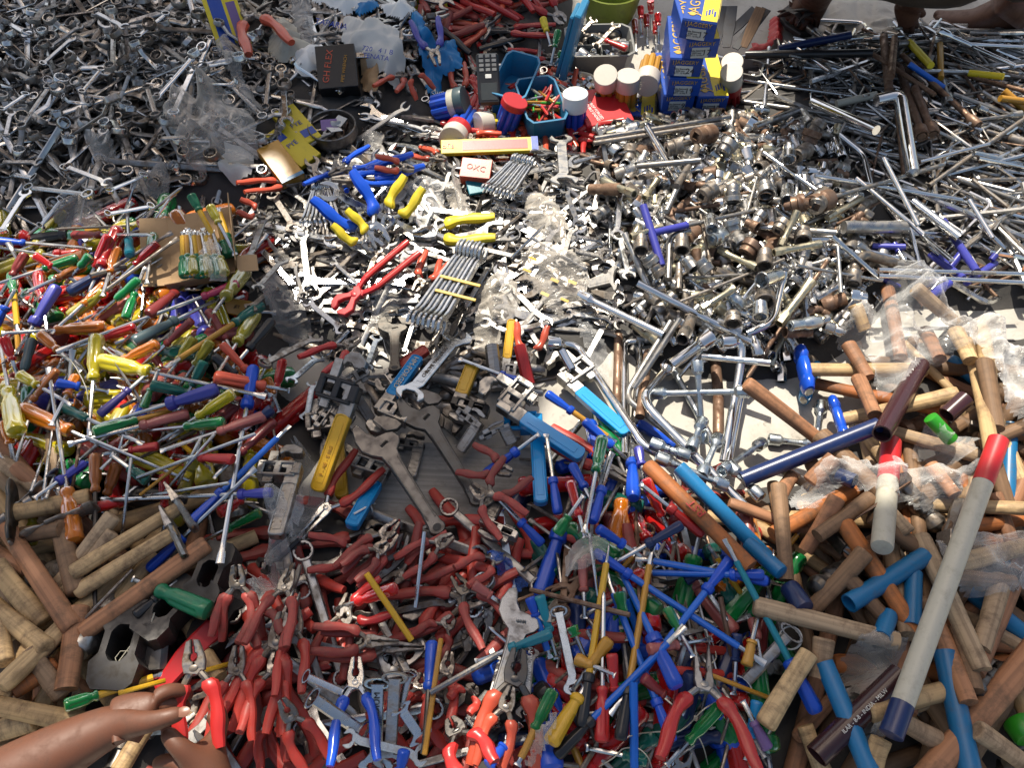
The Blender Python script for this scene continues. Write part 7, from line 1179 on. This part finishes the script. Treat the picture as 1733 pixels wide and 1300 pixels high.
# lettering on tools
def on_tool(label, s, size, frac, zoff, mat, flipx=False):
    for t in THINGS:
        if t[1] == '!' + label or t[1] == label:
            o = t[0]; M = o.matrix_basis; L = 0; sc = M.to_scale(); return txt(s, size, o, Matrix.Translation(frac) @ Matrix.Rotation(math.pi if flipx else 0, 4, 'Z') @ Matrix.Diagonal((1 / sc.x, 1 / sc.y, 1 / sc.z, 1)), mat, ex=.0004)
on_tool('orange-brown handle stamped with red letters', 'RST', .018, (.19, 0, .0136), 0, 'inkred', True)
on_tool('dark lettered open spanner between red handles', 'CHROME VANADIUM', .0085, (.10, 0, .0034), 0, 'paper', True); on_tool('long lettered ring spanner upright right of the blue grips', 'CHROME VANADIUM', .0105, (.15, 0, .0042), 0, 'ink', True)
on_tool('big clean open-ended spanner lying diagonally over the adjustable wrench', 'CHROME VANADIUM', .009, (.125, 0, .0036), 0, 'worn_steel'); on_tool('large pipe wrench with yellow handle and black frame', 'F - AE - E NG', .0085, (.06, 0, .0078), 0, 'ochre'); on_tool('pipe wrench with blue embossed handle beside the big open spanner', 'HM-FORGED', .013, (.07, 0, .0078), 0, 'cream')
e = mt[0]; L_ = mt[2]; txt('ILAR - 8-8 - INDIA - MILW', .0070, e, Matrix.Translation((L_ * .52, 0, .0168)), 'paper')
# ---- cloths and people at the top right
drape('d', (600, 20, 700, -40, 1050, -40, 1060, 180, 1000, 250, 860, 260, 800, 200, 600, 120), 'sheet', 'pale grey cloth under the vendor at the upper right', 'cloth', 'cloth', seed=60, crump=.006, scale=8, h=.004)
drape('d', (330, 120, 380, 90, 420, 160, 400, 260, 350, 290, 210, 290, 230, 240, 310, 250), 'cartonred', 'small red plastic bag beside the sandal', 'plastic_bag', 'bag', seed=61, crump=.016, top=.03)
def body_from(name, joints, edges, mat, desc, root=0, sub=2, lm=None):
    me = bpy.data.meshes.new(name); me.from_pydata([j[0] for j in joints], edges, []); o = bpy.data.objects.new(name, me); C.objects.link(o); o.modifiers.new('skin', 'SKIN')
    for i, j in enumerate(joints): r = j[1]; me.skin_vertices[0].data[i].radius = (r, r) if not hasattr(r, '__len__') else r
    me.skin_vertices[0].data[root].use_root = True
    s = o.modifiers.new('sub', 'SUBSURF'); s.levels = s.render_levels = sub; o.modifiers['skin'].use_smooth_shade = True; me.materials.append(MATS[mat]); return o
# ---- people
def limb(c, pts, edges, mat, name, parent, root=0, sub=2):
    us = sorted({i for e_ in edges for i in e_}); pts = [pts[i] for i in us]; edges = [(us.index(a), us.index(b)) for a, b in edges]; root = us.index(root); J = []
    for x, y, z, r in pts: u, v = cv(c, x, y); zz_ = z + (.045 if c == 'i' else 0); J.append((tuple(at(u, v, zz_)), r if c != 'i' else tuple(q * .95 for q in r) if hasattr(r, '__len__') else r * .95))
    o = body_from(name, J, edges, mat, '', root, sub); o.parent = parent; return o
def chain(*ix): return [(ix[i], ix[i + 1]) for i in range(len(ix) - 1)]
per = bpy.data.objects.new('person', None); per.empty_display_size = .05; C.objects.link(per)
Z = .0
# forearm and hand coming from the lower left: 0..3 arm, 4 palm, then knuckles and fingers
pts = [(-160, 1470, .17, .044), (60, 1345, .172, .043), (250, 1235, .175, .036), (420, 1140, .178, (.028, .025)), (500, 1093, .180, (.029, .022)), (575, 1055, .180, (.032, .019)),
       (655, 1003, .184, .0125), (720, 968, .182, .0095), (775, 975, .168, .0088), (800, 1000, .150, .0078),
       (668, 1038, .174, .0125), (735, 1018, .166, .0098), (780, 1040, .150, .0088), (785, 1065, .136, .0078),
       (660, 1072, .160, .0120), (722, 1068, .148, .0095), (757, 1095, .136, .0086), (752, 1118, .126, .0076),
       (640, 1100, .148, .0110), (690, 1110, .136, .0085), (715, 1135, .126, .0078), (708, 1155, .118, .0070),
       (560, 1112, .192, .0165), (640, 1108, .202, .0125), (715, 1084, .203, .0105), (785, 1064, .198, .0088)]
ed = chain(0, 1, 2, 3, 5) + chain(5, 6, 7, 8, 9) + chain(5, 10, 11, 12, 13) + chain(5, 14, 15, 16, 17) + chain(5, 18, 19, 20, 21) + chain(3, 22, 23, 24, 25)
limb('i', pts, ed, 'skin', 'arm', per, 0)
# the other hand, from the bottom edge
pts = [(960, 1560, .12, .036), (900, 1420, .13, .029), (870, 1330, .14, (.030, .024)), (850, 1260, .145, (.031, .020)),
       (905, 1190, .140, .0120), (940, 1115, .135, .0098), (925, 1050, .135, .0088), (885, 1015, .138, .0078),
       (900, 1240, .128, .0120), (930, 1160, .115, .0098), (915, 1100, .115, .0088), (880, 1070, .120, .0078),
       (780, 1285, .150, .0120), (725, 1270, .150, .0098), (680, 1275, .145, .0088), (655, 1290, .138, .0078),
       (800, 1320, .138, .0120), (735, 1320, .138, .0098), (690, 1325, .130, .0086), (670, 1335, .120, .0076),
       (800, 1255, .165, .0155), (760, 1215, .178, .0120), (722, 1175, .180, .0108), (700, 1140, .176, .0090)]
ed = chain(0, 1, 3) + chain(3, 4, 5, 6, 7) + chain(3, 8, 9, 10, 11) + chain(3, 12, 13, 14, 15) + chain(3, 16, 17, 18, 19) + chain(3, 20, 21, 22, 23)
limb('i', pts, ed, 'skin', 'arm', per, 0)
nl = lathe([(-.0012, .0), (-.0008, .0055), (.0004, .006), (.0012, .004), (.0014, 0)], 12, cap=(0, 0)); nl = scl(rot(nl, -90, 'Y'), 1.25, .95, 1)
for x, y, z, an in [(776, 1064, .2505, 10), (703, 1150, .2280, 110)]: u, v = cv('i', x, y); mo('nail', mk('nail', nl, 'nail'), per, Matrix.Translation(at(u, v, z)) @ Matrix.Rotation(R(an), 4, 'Z'))
register(per, '=two bare brown hands holding red pliers at the lower left edge', 'person', None, cv('i', 560, 1080))
Tl('i', 'combi3', 'pliers', 850, 1235, 815, 757, 'worn_steel', 'brightred', desc='!red-gripped combination pliers held upright between the two hands', catg='pliers', th=.95, zz=(.195, .225))
ven = bpy.data.objects.new('person', None); ven.empty_display_size = .05; C.objects.link(ven)
# sandalled foot
pts = [(610, -260, .34, .050), (600, -90, .16, .045), (585, 10, .09, .040), (540, 60, .065, (.044, .024)), (500, 95, .055, (.046, .019)), (525, 135, .045, .015), (535, 158, .042, .013), (490, 128, .046, .0105), (484, 146, .043, .0095), (460, 112, .046, .010), (450, 128, .043, .009), (438, 92, .046, .0095), (424, 106, .043, .0085), (425, 72, .046, .009), (408, 84, .043, .008)]
limb('d', pts, chain(0, 1, 2, 3, 4, 5, 6) + chain(4, 7, 8) + chain(4, 9, 10) + chain(4, 11, 12) + chain(3, 13, 14), 'shaded_skin', 'foot', ven, 1)
def slab(c, poly, z, t, mat, name, par):
    P = cv(c, *poly); W = [at(P[i], P[i + 1], z)[:2] for i in range(0, len(P), 2)]; mo(name, mk(name, prism([tuple(w) for w in W], t, t * .2, z), mat), par)
slab('d', (380, 90, 400, 60, 450, 20, 620, -40, 660, 0, 600, 110, 570, 190, 500, 200, 420, 150), .026, .014, 'leather', 'sandal_sole', ven)
def strap(c, pts, w, par, mat='leather'):
    G = [tuple(at(*cv(c, x, y), z)) for x, y, z in pts]; mo('sandal_strap', mk('sandal_strap', tube(G, w, 8, 1, .3), mat), par)
strap('d', [(400, 60, .04), (440, 50, .068), (490, 75, .083), (520, 120, .068)], .012, ven); strap('d', [(600, 90, .04), (560, 60, .088), (510, 100, .078), (500, 125, .060)], .012, ven); strap('d', [(400, 85, .04), (450, 60, .072), (540, 50, .096), (600, 70, .05)], .013, ven)
# second foot and the reaching hand
limb('d', [(1750, -60, .16, .05), (1640, 60, .10, .045), (1560, 110, .075, (.042, .034)), (1440, 120, .065, (.038, .026)), (1320, 100, .05, (.036, .018)), (1262, 80, .045, .012), (1235, 72, .043, .011), (1268, 105, .044, .010), (1245, 110, .042, .009), (1285, 135, .044, .0095), (1262, 142, .042, .0085)], chain(0, 1, 2, 3, 4, 5, 6) + chain(4, 7, 8) + chain(4, 9, 10), 'shaded_skin', 'foot', ven, 2)
limb('d', [(1130, -500, .42, .045), (1120, -180, .26, .034), (1105, -20, .17, .027), (1105, 40, .14, (.032, .018)), (1085, 90, .12, (.034, .016)), (1062, 130, .10, .0105), (1055, 165, .07, .0085), (1085, 140, .10, .0105), (1082, 178, .07, .0085), (1108, 138, .10, .0105), (1112, 178, .07, .0085), (1130, 125, .10, .0095), (1142, 155, .075, .008), (1150, 50, .13, .011), (1180, 85, .11, .009)], chain(0, 1, 2, 3, 4, 5, 6) + chain(4, 7, 8) + chain(4, 9, 10) + chain(4, 11, 12) + chain(3, 13, 14), 'shaded_skin', 'arm', ven, 1)
limb('d', [(600, -520, .50, .11), (900, -420, .40, .14), (1300, -380, .30, .16), (1750, -330, .32, .14)], chain(0, 1, 2, 3), 'leather', 'dark_trousers', ven, 1)
limb('d', [(600, -520, .50, .10), (600, -230, .30, .075)], chain(0, 1), 'leather', 'trouser_leg', ven, 0); limb('d', [(1750, -330, .32, .12), (1760, -100, .2, .075)], chain(0, 1), 'leather', 'trouser_leg', ven, 0)
register(ven, '=seated vendor in the shade at top right, sandalled foot and hand showing', 'person', None, (1450, 40))
# ---------------------------------------------------------------- unseen sheets and leaves, added and shaped to shade the display
def shade_sheet(name, label, polys, z=3.6, thick=.004, mat='cardboard'):
    out = []
    for poly in polys:
        pts = []
        for u, v in poly:
            g = at(u, v, .05); t = (z - .05) / SUNV.z; pts.append((g[0] + SUNV.x * t, g[1] + SUNV.y * t))
        out.append(prism(pts, thick, 0, z))
    o = mo(name, mk(name, cat(*out), mat)); register(o, '=' + label, 'sun_blocker', None, (0, 0)); return o
def leafshade(name, label, spots, z=3.4, size=(.05, .11)):
    V = []; F = []
    for (u, v, ru, rv, n) in spots:
        for _ in range(n):
            a = rng.uniform(0, 6.28); q = math.sqrt(rng.random()); g = at(u + math.cos(a) * q * ru, v + math.sin(a) * q * rv, .05); zz = z + rng.uniform(-.25, .25); t = (zz - .05) / SUNV.z
            c = np.array([g[0] + SUNV.x * t, g[1] + SUNV.y * t, zz]); s = rng.uniform(*size); b = rng.uniform(0, 6.28); d = np.array([math.cos(b), math.sin(b), rng.uniform(-.3, .3)]); e = np.array([-math.sin(b), math.cos(b), rng.uniform(-.3, .3)]) * .45
            k = len(V)
            for x, y in ((-1, 0), (-.4, .8), (.3, .7), (1, 0), (.3, -.7), (-.4, -.8)): V.append(c + d * x * s + e * y * s + np.array([0, 0, -.15 * s * abs(x)]))
            F.append(tuple(range(k, k + 6)))
    return np.array(V), F
def poles(o, P, z=3.6):
    for x, y in P: mo('pole', mk('pole_shape', tr(rot(lathe([(0, .02), (z, .02)], 10), -90, 'Y'), x, y, -.02), 'brown_wood'), o)  # poles added to carry the unseen sun-blocking sheets
o = shade_sheet('sun_blocker', 'added unseen sheet cut to block the sun from the back left', [[(-500, -500), (700, -500), (960, -200), (985, 90), (930, 190), (760, 205), (660, 215), (600, 250), (520, 290), (440, 325), (330, 372), (180, 392), (60, 395), (-500, 420)]]); poles(o, [(-2.9, 5.2), (-2.9, 3.0)])
o = shade_sheet('sun_blocker', 'second added unseen sheet cut to block the sun from the right rear', [[(985, -420), (2500, -500), (2500, 150), (1733, 165), (1560, 195), (1440, 165), (1330, 150), (1240, 80), (1130, 30), (985, 40)]], 3.65); poles(o, [(2.4, 5.4), (2.6, 3.4)], 3.65)
o = shade_sheet('sun_blocker', 'third added unseen sheet cut to block the sun from the front right', [[(955, 890), (1040, 870), (1120, 930), (1250, 950), (1330, 990), (1420, 900), (1480, 960), (1600, 930), (1700, 960), (2400, 900), (2400, 1700), (860, 1700), (880, 1300), (850, 1150), (890, 1040), (870, 950)]], 3.5); poles(o, [(2.2, 1.9), (2.2, 3.0)], 3.5)
V, F = leafshade('dapple_blocker', '', [(150, 450, 330, 60, 20), (300, 760, 260, 120, 20), (440, 600, 100, 110, 24), (80, 1100, 220, 240, 44), (330, 960, 140, 80, 36), (690, 690, 160, 90, 84), (800, 820, 140, 70, 74), (620, 930, 140, 60, 40), (760, 1000, 110, 90, 34), (600, 1220, 200, 110, 22), (600, 320, 120, 50, 12), (920, 860, 90, 70, 30)])  # leaves put wherever dappled shade is wanted; their stem is made up too
plastic('leaf', (.05, .10, .02), .5, 0); dapple_blocker = bpy.data.objects.new('dapple_blocker', None); C.objects.link(dapple_blocker); dapple_blocker.location = (-3.2, 3.2, -.02)
mo('dapple_leaves', mk('tree_crown', (V - np.array([-3.2, 3.2, -.02]), F), 'leaf', sharp=180), dapple_blocker); LB = [(0, 0, 0), (.1, -.1, 1.3), (.3, -.3, 2.6), (1.2, -.6, 3.3), (2.3, -.9, 3.5)]
mo('trunk', mk('blocker_trunk', tube(LB, [.14, .12, .09, .05, .015], 12), 'brown_wood'), dapple_blocker)
for a, b in [((.3, -.3, 2.6), (1.6, -1.6, 3.4)), ((1.2, -.6, 3.3), (2.6, -1.4, 3.45)), ((.1, -.1, 1.3), (-1.0, .6, 3.2))]: mo('branch', mk('blocker_branch', tube([a, tuple((p + q) / 2 + .06 for p, q in zip(a, b)), b], [.05, .03, .01], 8), 'brown_wood'), dapple_blocker)
register(dapple_blocker, '=added unseen leaf clusters on a stem, placed to dapple the sun', 'dapple_blocker', None, (0, 600))
stuff_flush('ring', 'ring_spanner_heap', 'deeper layer of grey ring spanners below the loose ones'); stuff_flush('rod', 'rod_heap', 'deeper layer of thin rods under the loose rods'); stuff_flush('sock', 'socket_heap', 'deeper layer of sockets under the loose sockets')
stuff_flush('open', 'open_spanner_heap', 'deeper layer of open-ended spanners under the loose ones'); stuff_flush('drv', 'screwdriver_heap', 'deeper layer of coloured screwdrivers under the loose ones')
# ---------------------------------------------------------------- labels that single each thing out
LM = [(n, u, v) for n, u, v in LANDMARKS]
ORD = ['first', 'second', 'third', 'fourth', 'fifth']
from collections import defaultdict
by = defaultdict(list)
for t in THINGS:
    if t[1] and not t[1].startswith('='): by[t[1]].append(t)
def side(du, dv):
    if abs(du) > 1.6 * abs(dv): return 'right of' if du > 0 else 'left of'
    if abs(dv) > 1.6 * abs(du): return 'below' if dv > 0 else 'above'
    return ('lower ' if dv > 0 else 'upper ') + ('right of' if du > 0 else 'left of')
def dirn(p):
    if not p: return ''
    a = math.degrees(math.atan2(-(p[3] - p[1]), p[2] - p[0])) % 360
    return ['right', 'upper right', 'top', 'upper left', 'left', 'lower left', 'bottom', 'lower right'][int((a + 22.5) // 45) % 8]
for d, L in by.items():
    if len(L) == 1 and d.startswith('!'): L[0][0]['label'] = d[1:]; continue
    cl = defaultdict(list)
    for t in L:
        u, v = t[3]; n, lu, lv = min(LM, key=lambda q: (q[1] - u) ** 2 + (q[2] - v) ** 2); cl[n].append((math.hypot(u - lu, v - lv), u - lu, v - lv, t))
    for n, M_ in cl.items():
        sub = defaultdict(list)
        for q in sorted(M_, key=lambda q: q[0]): sub[side(q[1], q[2])].append(q)
        for s, Q in sub.items():
            for i, q in enumerate(Q):
                t = q[3]; sd = s
                if len(Q) <= 4:
                    t[0]['label'] = f'{d}, {sd} {n}' if len(Q) == 1 else f'{d}, {ORD[i]} {sd} {n}'
                else:
                    t[0]['label'] = f'{d}, pointing {dirn(t[4])}, {sd} {n}' if t[4] else f'{d}, {sd} {n}'
for t in THINGS:
    l_ = t[0].get('label', '')
    if len(l_.split()) > 16: t[0]['label'] = l_.replace(' handle,', ' grip,').replace('clear ', '').replace('dark ', '').replace('flat-sided ', 'flat ').replace('the upright blue screwdriver', 'the upright blue one').replace('lying ', '')
    o, d, g = t[0], t[1], t[2]
    if d.startswith('='): o['label'] = d[1:]
    if g: o['group'] = g
